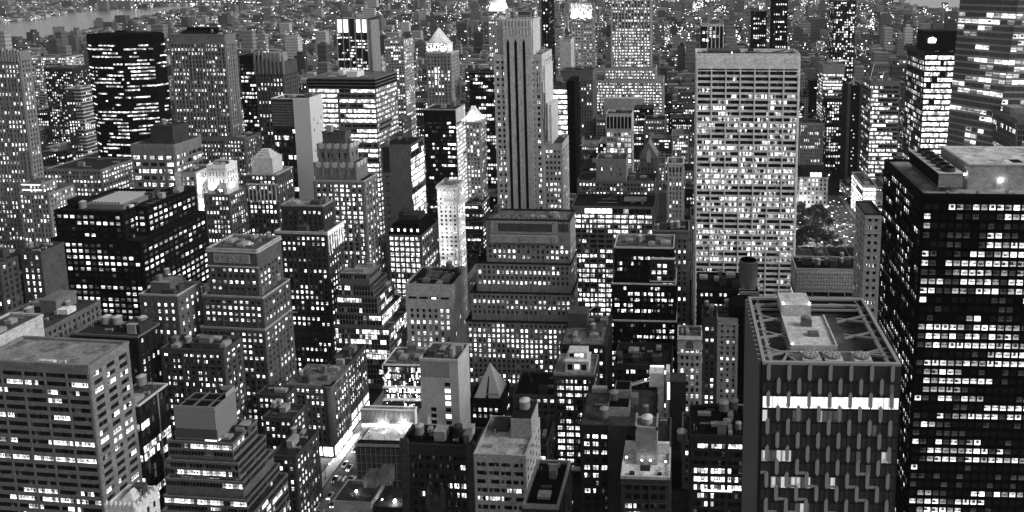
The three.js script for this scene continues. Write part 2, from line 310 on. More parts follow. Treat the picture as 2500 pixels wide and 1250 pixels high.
const T = {
  ribbonBlock: { a: [-242.0, -269.6], yaw: -3, v: 30, t: [[-49.5, 0.0, -20.0, 0.0, 102.4]] },
  brickTower: { a: [-294.5, -275.2], yaw: -3, v: 98, t: [[-16.4, 0.0, -30.0, 0.0, 106.1]] },
  glassSlab: { a: [-239.4, -289.9], yaw: -2, v: 14, t: [[-14.1, 0.0, -17.0, 0.0, 72.6]] },
  carvedPavilion: { a: [-201.1, -237.1], yaw: -2, v: 58, t: [[-11.7, 0.0, -11.0, 0.0, 66.2]] },
  terraceBlock: { a: [-184.5, -277.2], yaw: -2, v: 18, t: [[-40.0, 0.0, -27.0, 0.0, 31.2], [-40.9, -3.3, -26.9, -2.9, 36.2], [-40.9, -5.9, -26.8, -4.8, 43.0], [-41.8, -9.0, -26.8, -7.2, 50.0], [-42.4, -12.6, -26.8, -9.6, 57.4], [-39.3, -20.4, -24.3, -11.3, 71.0]] },
  avenueStepped: { a: [-181.6, -308.5], yaw: -2, v: 2, t: [[-12.0, 0.0, -20.0, 0.0, 36.8], [-28.5, -13.1, -31.6, -20.6, 42.2], [-38.1, -22.5, -39.2, -31.2, 47.5]] },
  roundCorner: { a: [-189.9, -359.8], yaw: -2, v: 0, t: [[-22.9, 0.0, -19.0, 0.0, 41.6]] },
  avenueBrick: { a: [-191.0, -382.0], yaw: 0, v: 0, t: [[-11.4, 0.0, -24.0, 0.0, 40.6]] },
  scaffold: { a: [-136.3, -321.1], yaw: 0, v: 13, t: [[-22.1, 0.0, -3.0, 0.0, 35.2]] },
  tent: { a: [-136.4, -333.5], yaw: 0, v: 22, t: [[-26.9, 0.0, -13.0, 0.0, 27.0], [-31.3, -2.9, -16.0, -13.0, 37.1]] },
  pavilion: { a: [-155.2, -406.7], yaw: 0, v: 0, t: [[-26.2, 0.0, -20.0, 0.0, 27.8]] },
  panelTower: { a: [-119.0, -356.0], yaw: -2.5, v: 14, t: [[-20.6, 0.0, -17.0, 0.0, 60.0]] },
  pyramid: { a: [-101.3, -372.0], yaw: -1, v: 16, t: [[-17.3, 0.0, -18.0, 0.0, 28.7]] },
  gothicLoft: { a: [-84.4, -269.9], yaw: -1.5, v: 36, t: [[-30.8, 0.0, -12.0, 0.0, 71.6]] },
  flatRoof: { a: [-131.5, -276.0], yaw: -2, v: 29, t: [[-16.5, 0.0, -13.0, 0.0, 40.1]] },
  stainedRoof: { a: [-57.9, -243.4], yaw: -1, v: 58, t: [[-18.8, 0.0, -23.0, 0.0, 86.9]] },
  lowDark: { a: [-40.6, -213.3], yaw: -1, v: 83, t: [[-11.3, 0.0, -22.0, 0.0, 91.1]] },
  litLoft: { a: [-47.1, -351.2], yaw: 0, v: 0, t: [[-20.5, 0.0, -20.0, 0.0, 56.4]] },
  tankLoft: { a: [-14.1, -308.3], yaw: 0, v: 8, t: [[-33.7, 0.0, -32.0, 0.0, 56.6]] },
  terraceLit: { a: [-6.1, -260.8], yaw: 0, v: 46, t: [[-18.6, 0.0, -18.0, 0.0, 67.2]] },
  glazedLoft: { a: [2.1, -290.9], yaw: 0, v: 23, t: [[0.0, 23.8, -22.0, 0.0, 64.9]] },
  stripedSlab: { a: [18.4, -408.5], yaw: 0, v: 0, t: [[0.0, 19.1, -16.0, 0.0, 60.4]] },
  coolingBase: { a: [7.1, -427.1], yaw: 0, v: 47, t: [[0.0, 36.2, -26.0, 0.0, 69.5]] },
  gemTower: { a: [20.4, -184.5], yaw: 1, v: 109, t: [[0.0, 36.5, -40.0, 0.0, 157.7]] },
  blackTower: { a: [92.2, -283.6], yaw: 0.5, v: 33, t: [[0.0, 60.5, -54.0, 0.0, 174.6]] },
  whiteGrid: { a: [5.8, -492.0], yaw: 0, v: 36, t: [[0.0, 68.9, -32.0, 0.0, 206.7]] },
  pierBlock: { a: [229.8, -515.7], yaw: 0, v: 121, t: [[0.0, 32.6, -44.0, 0.0, 159.3]] },
  logoTower: { a: [204.6, -642.8], yaw: 0, v: 102, t: [[0.0, 30.2, -50.0, 0.0, 192.8]] },
  blackTerrace: { a: [-333.7, -418.4], yaw: -2, v: 51, t: [[-58.6, 0.0, -58.0, 0.0, 97.6], [-55.5, -11.5, -47.6, -1.6, 115.5], [-19.8, -4.1, -55.9, -11.9, 115.4]] },
  brickHotel: { a: [-277.1, -369.6], yaw: -2, v: 56, t: [[-21.7, 0.0, -18.0, 0.0, 86.3], [-17.1, -5.9, -12.8, -2.8, 91.7]] },
  tankBrick: { a: [-268.0, -328.2], yaw: -3, v: 61, t: [[-34.3, 0.0, -14.0, 0.0, 83.9]] },
  brickApartments: { a: [-228.1, -332.2], yaw: -2, v: 44, t: [[-32.8, 0.0, -14.0, 0.0, 75.4], [-18.7, -4.0, -10.9, -2.9, 77.2]] },
  friezeTower: { a: [-233.6, -376.1], yaw: -3, v: 19, t: [[-38.0, 0.0, -26.0, 0.0, 64.2], [-36.1, -0.4, -26.0, -1.0, 82.5], [-33.2, -3.9, -25.8, -3.8, 108.7]] },
  litCrownBrick: { a: [-227.1, -437.5], yaw: -2, v: 10, t: [[-37.8, 0.0, -26.0, 0.0, 30.0], [-35.2, -0.9, -22.0, -2.0, 97.3], [-33.4, -5.5, -19.8, -7.8, 112.9]] },
  stepGlass: { a: [-184.5, -425.1], yaw: -2, v: 15, t: [[-35.1, 0.0, -30.0, 0.0, 40.6], [-34.9, -5.4, -29.8, -1.8, 48.9], [-34.5, -8.4, -27.7, -3.7, 59.3], [-34.3, -11.5, -24.6, -5.6, 66.5], [-34.2, -14.7, -22.5, -7.5, 72.9]] },
  stoneBlank: { a: [-148.3, -439.1], yaw: -1.5, v: 11, t: [[-30.7, 0.0, -28.0, 0.0, 64.0]] },
  whiteLit: { a: [-191.1, -587.6], yaw: -1, v: 12, t: [[-17.0, 0.0, -17.0, 0.0, 84.8]] },
  mansard: { a: [-199.2, -523.8], yaw: -2, v: 21, t: [[-26.0, 0.0, -32.0, 0.0, 64.6]] },
  scallop: { a: [-235.4, -512.2], yaw: -1, v: 67, t: [[-37.6, 0.0, -22.0, 0.0, 109.8], [-36.9, -6.3, -19.9, -1.9, 122.2], [-35.2, -11.9, -17.8, -4.8, 135.6], [-32.6, -15.4, -15.7, -6.7, 144.4]] },
  litBox: { a: [-278.8, -639.7], yaw: -1, v: 44, t: [[-61.7, 0.0, -46.0, 0.0, 166.9]] },
  blankSide: { a: [-317.3, -597.4], yaw: -1, v: 64, t: [[-32.8, 0.0, -20.0, 0.0, 155.8]] },
  greySlab: { a: [-223.7, -572.4], yaw: -1, v: 59, t: [[-24.2, 0.0, -30.0, 0.0, 122.5]] },
  blackSlab: { a: [-212.1, -655.8], yaw: 0, v: 63, t: [[-29.3, 0.0, -28.0, 0.0, 136.4]] },
  pyramidSmall: { a: [-197.9, -684.1], yaw: 0, v: 51, t: [[-17.8, 0.0, -20.0, 0.0, 120.2]] },
  pyramidTall: { a: [-269.7, -824.2], yaw: 0, v: 102, t: [[-28.4, 0.0, -28.0, 0.0, 170.2], [-28.6, -5.3, -23.0, -3.0, 180.3]] },
  darkOffice: { a: [-219.3, -830.3], yaw: 0, v: 8, t: [[-31.9, 0.0, -30.0, 0.0, 146.1]] },
  stripeTower: { a: [-95.5, -547.3], yaw: 0, v: 70, t: [[-20.2, 0.0, -30.0, 0.0, 130.8], [-50.2, -13.9, -38.0, 2.0, 199.6], [-48.0, -20.7, -29.0, -1.0, 225.9]] },
  tieredLimestone: { a: [-70.7, -432.1], yaw: -0.5, v: 8, t: [[-67.3, 0.0, -26.0, 0.0, 43.8], [-64.2, -0.8, -26.0, -2.0, 61.9], [-61.0, -1.4, -26.0, -4.0, 80.6], [-54.7, -1.8, -26.0, -6.0, 108.2]] },
  brightRibbon: { a: [-105.9, -678.6], yaw: 0, v: 66, t: [[-30.9, 0.0, -38.0, 0.0, 155.3]] },
  litOffice: { a: [-22.8, -497.5], yaw: 0, v: 14, t: [[-57.9, 0.0, -30.0, 0.0, 97.8]] },
  stepStone: { a: [-25.9, -589.3], yaw: 0, v: 65, t: [[-64.5, 0.0, -26.0, 0.0, 90.0], [-49.2, -24.4, -22.0, -2.0, 107.8]] },
  darkStep: { a: [-5.6, -418.8], yaw: 0, v: 17, t: [[-41.0, 0.0, -26.0, 0.0, 52.9], [-39.1, -0.6, -26.0, -2.0, 75.4], [-37.6, -2.0, -26.0, -4.0, 97.3]] },
  corniceTower: { a: [1.5, -458.3], yaw: 0, v: 51, t: [[-22.2, 0.0, -20.0, 0.0, 95.2]] },
  ornateTower: { a: [-3.1, -599.9], yaw: 0, v: 61, t: [[-13.0, 0.0, -20.0, 0.0, 102.7]] },
  columnTop: { a: [-51.2, -665.2], yaw: 0, v: 82, t: [[-23.4, 0.0, -22.0, 0.0, 131.8]] },
  gable: { a: [-26.0, -640.1], yaw: 0, v: 78, t: [[-16.1, 0.0, -22.0, 0.0, 97.9]] },
  spireless: { a: [-35.7, -1052.1], yaw: 0, v: 72, t: [[-96.8, 0.0, -60.0, 0.0, 106.0], [-84.5, -10.8, -54.0, -4.0, 123.5], [-74.4, -18.0, -48.0, -8.0, 244.9]] },
  lRoof: { a: [-44.0, -377.9], yaw: 0, v: 41, t: [[-24.8, 0.0, -34.0, 0.0, 58.3]] },
  lowFacades: { a: [-7.8, -384.0], yaw: 0, v: 21, t: [[-32.0, 0.0, -24.0, 0.0, 44.0]] },
  archFacade: { a: [-4.6, -401.3], yaw: 0, v: 29, t: [[0.0, 13.7, -13.0, 0.0, 52.4]] },
  narrowBrick: { a: [9.8, -408.6], yaw: 0, v: 28, t: [[0.0, 8.1, -16.0, 0.0, 60.7]] },
  textured: { a: [67.4, -435.6], yaw: 0, v: 48, t: [[0.0, 40.3, -20.0, 0.0, 80.4]] },
  slimTower: { a: [98.9, -399.4], yaw: 0, v: 70, t: [[0.0, 9.0, -22.0, 0.0, 128.1]] },
  litCorner: { a: [183.4, -754.1], yaw: 0, v: 0, t: [[0.0, 13.9, -52.0, 0.0, 41.0]] },
  ribbonColumn: { a: [213.6, -859.0], yaw: 0, v: 21, t: [[0.0, 33.4, -40.0, 0.0, 135.4]] },
  pinTower: { a: [198.0, -903.3], yaw: 0, v: 3, t: [[0.0, 15.4, -40.0, 0.0, 123.7]] },
  fluted: { a: [134.6, -872.1], yaw: 0, v: 19, t: [[0.0, 27.7, -26.0, 0.0, 82.5]] },
  mansardPark: { a: [123.7, -799.4], yaw: 0, v: 4, t: [[0.0, 32.3, -26.0, 0.0, 36.3]] },
  midOffice: { a: [181.2, -986.9], yaw: 0, v: 14, t: [[0.0, 28.2, -40.0, 0.0, 138.5]] },
  deco: { a: [-403.9, -642.7], yaw: 0, v: 78, t: [[-64.9, 0.0, -24.0, 0.0, 110.6], [-67.3, -15.3, -21.0, -6.0, 205.1]] },
  octagon: { a: [-539.0, -725.4], yaw: 0, v: 73, t: [[-76.4, 0.0, -50.0, 0.0, 197.0]] },
  fluteTower: { a: [-552.6, -582.6], yaw: 0, v: 22, t: [[-40.6, 0.0, -10.0, 0.0, 196.1]] },
  leftOffice: { a: [-531.8, -628.7], yaw: -1, v: 44, t: [[-52.6, 0.0, -42.0, 0.0, 83.3]] },
  brightLines: { a: [-509.1, -548.2], yaw: -1, v: 36, t: [[-25.2, 0.0, -24.0, 0.0, 86.1], [-26.1, -9.0, -17.8, -3.8, 93.0]] },
  bluntOffice: { a: [-439.0, -598.2], yaw: -1, v: 73, t: [[-38.4, 0.0, -34.0, 0.0, 114.5], [-26.1, -6.0, -27.9, -7.9, 128.7]] },
  litCornerStone: { a: [-396.5, -561.6], yaw: -1, v: 47, t: [[-16.4, 0.0, -24.0, 0.0, 100.7]] },
  crownTower: { a: [-354.8, -539.2], yaw: -1, v: 45, t: [[-20.6, 0.0, -30.0, 0.0, 89.6], [-19.1, -4.0, -17.9, -3.9, 112.1]] },
  ziggurat: { a: [-328.8, -560.3], yaw: -1, v: 52, t: [[-24.9, 0.0, -24.0, 0.0, 100.4], [-22.5, -4.9, -17.9, -3.9, 112.3]] },
  gothicTower: { a: [-408.4, -721.8], yaw: 0, v: 72, t: [[-28.8, 0.0, -26.0, 0.0, 171.4]] },
  blackBehind: { a: [-456.5, -767.8], yaw: 0, v: 79, t: [[-25.3, 0.0, -30.0, 0.0, 171.9]] },
  brickSide: { a: [-369.5, -388.7], yaw: -2, v: 66, t: [[-12.7, 0.0, -15.0, 0.0, 101.9]] },
  leftBrick: { a: [-384.6, -378.2], yaw: -2, v: 64, t: [[-21.1, 0.0, -20.0, 0.0, 99.1]] },
  longBrick: { a: [-312.6, -325.8], yaw: -3, v: 82, t: [[-35.1, 0.0, -32.0, 0.0, 87.9]] },
  litTop: { a: [-469.4, -1061.1], yaw: 0, v: 118, t: [[-46.5, 0.0, -30.0, 0.0, 193.9]] },
  greyOffice: { a: [-395.2, -1006.7], yaw: 0, v: 123, t: [[-27.3, 0.0, -34.0, 0.0, 168.4]] },
  paleTower: { a: [-139.4, -1074.3], yaw: 0, v: 113, t: [[-31.2, 0.0, -30.0, 0.0, 216.2]] },
  paleSlab: { a: [-162.8, -1016.8], yaw: 0, v: 119, t: [[-15.5, 0.0, -30.0, 0.0, 168.5]] },
  paleBase: { a: [-125.7, -960.8], yaw: 0, v: 111, t: [[-41.4, 0.0, -34.0, 0.0, 132.2]] },
  darkSlabFar: { a: [-173.6, -914.7], yaw: 0, v: 123, t: [[-8.2, 0.0, -40.0, 0.0, 241.9]] },
  columnFar: { a: [17.2, -948.7], yaw: 0, v: 158, t: [[0.0, 29.4, -30.0, 0.0, 193.3]] },
  towerFar: { a: [217.6, -1115.3], yaw: 0, v: 128, t: [[0.0, 32.6, -36.0, 0.0, 218.8]] },
  darkFar: { a: [121.8, -1066.4], yaw: 0, v: 146, t: [[0.0, 20.9, -30.0, 0.0, 233.3]] },
  darkFarB: { a: [95.5, -1092.9], yaw: 0, v: 143, t: [[0.0, 20.4, -30.0, 0.0, 203.9]] },
  bandSlab: { a: [-869.8, -988.4], yaw: 0, v: 73, t: [[-56.1, 0.0, -30.0, 0.0, 143.9]] },
  darkGrid: { a: [-812.3, -931.2], yaw: 0, v: 56, t: [[-38.2, 0.0, -30.0, 0.0, 135.4]] },
  balcony: { a: [-689.0, -798.0], yaw: 0, v: 70, t: [[-18.4, 0.0, -22.0, 0.0, 130.4]] },
  dotTower: { a: [181.5, -957.8], yaw: 0, v: 4, t: [[0.0, 27.5, -24.0, 0.0, 98.0]] },
};
const LOTS = [[-96.8,-71.9,-406,-382,25.5],[-200.4,-184.1,-658,-634,53.9],[-95.7,-70.7,-367,-343,21.9],[-1.4,15.1,-367,-343,26.9],[-18.7,2.1,-919,-889,63.6],[368.1,397.7,-1018,-988,50.7],[-48.1,-19.1,-919,-889,57.9],[-54.3,-27.7,-952,-922,74.7],[-31.4,-7.8,-367,-343,23.5],[-82.1,-54.7,-952,-922,68],[420.1,449.6,-1141,-1111,75.6],[390.8,421.9,-1096,-1066,57.6],[-22.1,6.9,-1018,-988,63.8],[-388.6,-368.1,-952,-922,72.1],[-414,-382,-1096,-1066,70],[311.1,340.5,-808,-778,72.7],[-72.4,-47.3,-1018,-988,76.4],[-1.4,22.8,-697,-673,60.1],[-120.7,-100,-985,-955,69.1],[-17.3,6.8,-775,-745,56.7],[-898.1,-873.8,-985,-955,72.3],[-889.3,-865.6,-952,-922,52.8],[-767.3,-734.8,-808,-778,53.5],[-124.7,-97.9,-874,-844,58.5],[4.1,20.9,-553,-529,52.2],[-216.9,-184.5,-742,-712,36.4],[-120.2,-92,-775,-745,60.2],[-50.4,-24.9,-841,-811,46.9],[184.7,202.6,-874,-844,13.2],[-748.2,-728,-841,-811,49.1],[-20.1,3.2,-658,-634,46.2],[207.5,240.4,-1318,-1288,54.3],[120,139.3,-619,-595,24.8],[-286,-266.3,-619,-595,27.6],[-17.4,8.3,-1318,-1288,52.3],[83.9,104.2,-592,-568,34.4],[-6.5,14,-1096,-1066,66.7],[2.5,26.8,-919,-889,67.4],[389.1,419.7,-1141,-1111,76.7],[-12,3.7,-553,-529,32.3],[204.9,231.5,-808,-778,17.6],[422.3,445.7,-1096,-1066,48.3],[3.6,29.1,-658,-634,45.9],[15.5,41,-367,-343,27.5],[-48.1,-25.6,-1219,-1189,64.4],[-25.4,-1.8,-697,-673,41.1],[99.2,119.6,-619,-595,24.5],[-73.8,-54.9,-328,-304,18],[361.7,390,-1285,-1255,66.3],[189.7,212.2,-1174,-1144,43.8],[-99.5,-75.7,-841,-811,70.2],[-27.8,-4.8,-1174,-1144,42.9],[286.2,313.6,-874,-844,71.4],[-821.2,-793.3,-919,-889,38.9],[493,517.3,-1174,-1144,56.8],[-701.5,-680.4,-1285,-1255,64.9],[-25.2,2.4,-1219,-1189,47.5],[-373.8,-346.7,-1018,-988,47],[-28.2,-9.8,-742,-712,36.6],[520.3,550,-1285,-1255,44.9],[-61.5,-28.2,-1174,-1144,41],[147.1,176.7,-1141,-1111,61.7],[329.5,357.2,-1141,-1111,52.7],[-431.9,-410.7,-1141,-1111,73.3],[126.2,143.5,-553,-529,49.8],[215.3,248.1,-1252,-1222,74.7],[291.8,316.9,-1018,-988,50.9],[219.6,249.6,-841,-811,26],[156.6,184.1,-952,-922,8],[26,44.2,-406,-382,8],[347.1,379.8,-985,-955,31.2],[-640.1,-613.8,-985,-955,74],[-45.2,-18.2,-874,-844,42.1],[-300.6,-281.5,-775,-745,73.5],[192.5,219.2,-841,-811,22.6],[-121.4,-99.9,-841,-811,51.2],[575.4,606.4,-1285,-1255,61.1],[3.8,23.4,-841,-811,58.4],[-208.5,-187.6,-499,-475,26.2],[401.2,434.5,-1063,-1033,32.4],[-114.8,-94,-658,-634,55.2],[-852,-821.6,-919,-889,36],[-276.6,-247.1,-742,-712,34.2],[556.4,579.6,-1318,-1288,40.6],[-683.3,-652.9,-808,-778,54.6],[259.2,291.4,-1018,-988,37.2],[360.9,380.9,-952,-922,36.5],[-330.1,-315,-472,-448,47.1],[112.3,135.4,-472,-448,46],[-84.4,-53.9,-808,-778,48.6],[10.9,25.6,-406,-382,8],[130.9,145.8,-592,-568,35.1],[-131.5,-110.6,-808,-778,58.1],[-27,4.5,-808,-778,26.7],[-808.3,-782.7,-874,-844,39.9],[472,492.6,-1174,-1144,46.8],[193.7,219.9,-742,-712,8],[-419.8,-392.9,-1318,-1288,28.8],[381,410.8,-1318,-1288,76],[-768.4,-739.7,-1219,-1189,58.8],[8.7,35.2,-1318,-1288,47.7],[-231.5,-208.9,-499,-475,33.8],[-281.1,-253.2,-775,-745,45.7],[501.4,519.9,-1285,-1255,39.7],[-734.4,-708,-808,-778,39.4],[217.4,250.8,-952,-922,43.4],[515.5,541.1,-1252,-1222,43.4],[326.2,346.4,-919,-889,33.1],[274.1,303.1,-985,-955,27.2],[2.6,18.5,-619,-595,27],[178.7,204.3,-1285,-1255,37.1],[-521.3,-492.6,-1318,-1288,54.6],[7.2,38.8,-775,-745,72.9],[-792.9,-764.2,-919,-889,45.9],[-651.1,-620.5,-1174,-1144,66],[323.4,353.9,-1174,-1144,48.5],[-318.1,-293.8,-985,-955,70.4],[210.4,242.2,-775,-745,19.6],[-816.5,-785.8,-1285,-1255,64],[-150.6,-125.1,-874,-844,61.8],[256.6,283.2,-919,-889,32.3],[251.2,283.2,-952,-922,27.8],[-2.2,12,-592,-568,22.7],[-24.5,3.4,-841,-811,26.7],[398.1,428.9,-1018,-988,28]];
const RIVER = [[-3678, -3652], [-3656, -3991], [-4183, -4859], [-4096, -5751], [-3568, -6438], [-3425, -6179], [-3523, -4942], [-2870, -3627], [-2493, -2765], [-2451, -2423]];
const BAY = [[1720, -8271], [1621, -7056], [1727, -6322], [1700, -5464], [1837, -5070], [2676, -4856], [10289, -18779], [3834, -18495]];
const BRIDGE = [[-5210, -5702], [-3029, -5135]];
// ---------------------------------------------------------------- the buildings
function mk(key, name, label, category, S, roofs = [], opt = {}) {
  const pl = T[key], b = new Building(name, label, category, pl, opt), seq = [];
  pl.t.forEach((t, k) => {
    const s = Array.isArray(S) ? S[Math.min(k, S.length - 1)] : S, R = roofs[k] === undefined ? {} : roofs[k], y1 = t[4] - (R?.ph ?? 1);
    let y0 = 0; for (const q of seq) if (t[0] >= q[0] - .6 && t[1] <= q[1] + .6 && t[2] >= q[2] - .6 && t[3] <= q[3] + .6) y0 = Math.max(y0, q[5]);
    b.tier(t[0], t[1], t[2], t[3], y0, y1, s, R); seq.push([t[0], t[1], t[2], t[3], y0, y1]);
  });
  b.seq = seq; return b;
}
const brick = wall(.075), darkBrick = wall(.04), midBrick = wall(.11), stone = wall(.2), paleStone = wall(.32), white = wall(.5), black = wall(.01, 'plain', .9), grey = wall(.16), dim = wall(.025);
const punched = (w, o = {}) => style({ wall: w, bay: 2.9, fl: 3.5, ww: .5, wh: .6, p: .4, m: 1, pr: .22, rib: 3, bands: [[0, .35], [2, .2]] }, o);
const ribbon = (w, o = {}) => style({ wall: w, bay: 6, n: 4, gap: .12, fl: 3.8, ww: .96, wh: .5, p: .5, m: .5, mix: .25 }, o);
const curtain = (w, o = {}) => style({ wall: w, bay: 1.6, fl: 3.8, ww: .88, wh: .72, p: .3, m: .3, pr: .16, mix: .3 }, o);

{ // bottom left: stone block with broken dark ribbons
  const f = ribbon(wall(.155), { bay: 9.8, n: 6, gap: .06, ww: .9, wh: .52, fl: 3.75, top: 3, pr: .22, p: .2, mix: .35, cellType: 0, rowP: { 0: .06, 1: .28, 2: .18, 3: .14, 4: .03, 5: .5, 6: .06, 7: .01, 8: .3, 9: .01, 10: 1, 11: .03, 12: .02, 13: .01 }, dim: .05 });
  const s = style(f, { bay: 6.2, n: 3, ww: .64, p: .15, mix: .5, rowP: { 0: .2, 1: .35, 2: .3, 8: .6, 9: .5, 10: .6 } });
  const b = mk('ribbonBlock', 'office_block', 'pale stone office block with broken dark window ribbons, bottom left corner', 'building', { wall: f.wall, f, side: s }, [{ v: .2, ph: 1.1, pt: .8, n: 0 }]);
  const y = b.seq[0][5]; b.part('roof_hatch', wall(.35), (q) => q.box(-24, -17, y, y + 1.1, -3, -1.4)); b.part('roof_vent', wall(.35), (q) => q.box(-13, -12.2, y, y + 1.4, -2.6, -2));
  b.done();
}
mk('brickTower', 'stone_tower', 'pale coursed stone tower top cut off by the left frame edge', 'building', { wall: wall(.3), f: wall(.3), side: {} }, [{ v: .1 }]).done();
{ // dark glass slab
  const c = curtain(wall(.02, 'plain', .4), { bay: 1.5, fl: 3.7, p: .16, wh: .86, ww: .92, mix: .25, rowP: { 0: 0, 1: 0, 2: .25, 3: .4, 4: .15, 5: .3 } });
  const b = mk('glassSlab', 'glass_slab', 'dark mirror glass slab squeezed beside the pale ribbon block', 'building', c, [{ v: .1, pm: wall(.3, 'plain'), ph: .8, n: 4 }]);
  b.part('ridge_mullion', wall(.2, 'plain'), (q) => q.box(.2, .6, 0, b.seq[0][5] + .4, -10.6, -10.2)); b.done();
}
{ // carved stone pavilion at the bottom
  const S = punched(wall(.42), { bay: 3.4, fl: 5, ww: .4, wh: .6, p: .1, top: 3 });
  const b = mk('carvedPavilion', 'carved_pavilion', 'ornate carved limestone attic in front of the pale ribbon block', 'building', S, [{ v: .3, ph: .6 }]);
  const y = b.seq[0][5], [x0, x1, z0, z1] = b.seq[0];
  for (let i = 0; i < 7; i++) b.part('carved_finial', wall(.42), (q) => { const x = x0 + .6 + i * (x1 - x0 - 1.2) / 6; q.box(x - .5, x + .5, y, y + 1.5, z1 - .8, z1 + .5); q.cyl(x, y + 1.5, z1 - .2, .5, .05, 1.3, 8); }); for (let i = 0; i < 5; i++) b.part('carved_finial', wall(.42), (q) => { const z = z1 - 1.5 - i * 2; q.box(x1 - .8, x1 + .5, y, y + 1.3, z - .5, z + .5); q.cyl(x1, y + 1.3, z, .45, .05, 1.1, 8); });
  b.part('gable', wall(.4), (q) => { q.poly4([x0 + 3, y, z1 - 3], [x1 - 3, y, z1 - 3], [(x0 + x1) / 2, y + 3.2, z1 - 5], [(x0 + x1) / 2, y + 3.2, z1 - 5]); q.poly4([x1 - 3, y, z1 - 3], [x1 - 3, y, z0 + 2], [(x0 + x1) / 2, y + 3.2, z0 + 4], [(x0 + x1) / 2, y + 3.2, z1 - 5]); q.poly4([x0 + 3, y, z0 + 2], [x0 + 3, y, z1 - 3], [(x0 + x1) / 2, y + 3.2, z1 - 5], [(x0 + x1) / 2, y + 3.2, z0 + 4]); }); b.done();
}
{ // stepped terraces with a ribbed plant screen
  const f = ribbon(wall(.13), { bay: 1.5, n: 1, ww: .92, wh: .64, fl: 3.3, p: .12, mix: .15, top: .2, bot: 0, spr: .16, pr: .08, m: .2, cellType: 0 });
  const b = mk('terraceBlock', 'terraced_office', 'stepped terrace office with ribbed rooftop plant screen', 'building', [style(f, { p: .25 }), f, f, style(f, { p: .25 }), style(f, { p: .3 }), { wall: wall(.14), f: wall(.14) }], [{ v: .06, n: 0 }, { v: .06, n: 0 }, { v: .06, n: 0 }, { v: .05, n: 0 }, { v: .07, n: 2 }, { v: .02, ph: .3, n: 0 }]);
  const [x0, x1, z0, z1, y0, y1] = b.seq[5];
  b.part('ribbed_screen', wall(.2, 'plain'), (q) => { for (let x = x0; x < x1; x += .6) q.box(x, x + .28, y0 + 1, y1 + 2.4, z1 + .1, z1 + .35); for (let z = z0; z < z1; z += .6) q.box(x1 + .1, x1 + .35, y0 + 1, y1 + 2.4, z, z + .28); q.box(x0, x1 + .1, y0 + 1, y1 + 2.3, z1 - .02, z1 + .12); q.box(x1 - .02, x1 + .12, y0 + 1, y1 + 2.3, z0, z1); });
  b.part('screen_band', wall(.09, 'plain'), (q) => { q.box(x0, x1 + .3, y0 + 1.6, y0 + 6, z1 + .36, z1 + .42); }); b.part('raised_screen', wall(.2, 'plain'), (q) => { q.box(x1 - 6, x1 + .3, y1 + 2.3, y1 + 4.4, z0, z0 + .3); q.box(x1 + .05, x1 + .3, y1 + 2.3, y1 + 4.4, z0 + .3, z0 + 6); }); b.part('plant_pit_beam', metal(.2), (q) => { q.box(x0 + 7, x0 + 7.5, y1 + .4, y1 + 1.2, z0, z1); q.box(x0 + 14, x0 + 14.5, y1 + .4, y1 + 1.2, z0, z1); q.box(x0, x1, y1 + .5, y1 + 1.1, z0 + 6, z0 + 6.4); }); 
  b.part('lit_plant_strip', glow(1.4), (q) => { q.box(x0 + 13, x1 - .5, y0 + .3, y0 + .9, z1 + .02, z1 + .06); q.box(x1 + .02, x1 + .06, y0 + .3, y0 + .9, z1 - 4, z1 - .5); }).name = 'light_strip';
  b.part('vault', roofing(.1), (q) => { const g = new THREE.CylinderGeometry(2.4, 2.4, 7, 20, 1, false, 0, Math.PI); g.rotateZ(Math.PI / 2); g.rotateX(-Math.PI / 2); q.add(g, x1 + 5, y0 + .1, z0 + 5); }); b.done();
}
{ const S = punched(brick, { bay: 2.6, fl: 3.4, ww: .5, wh: .55, p: .55, mix: .6, em: [1, 3, 4, 3, 0] });
  mk('avenueStepped', 'stepped_brick_block', 'dark stepped brick block with many lit windows facing the bright avenue', 'building', { wall: brick, f: style(S, { p: .25 }), r: S, l: style(S, { p: .2 }) }, [{ v: .05, n: 3 }, { v: .06, n: 2 }, { v: .06, n: 2 }]).done(); }
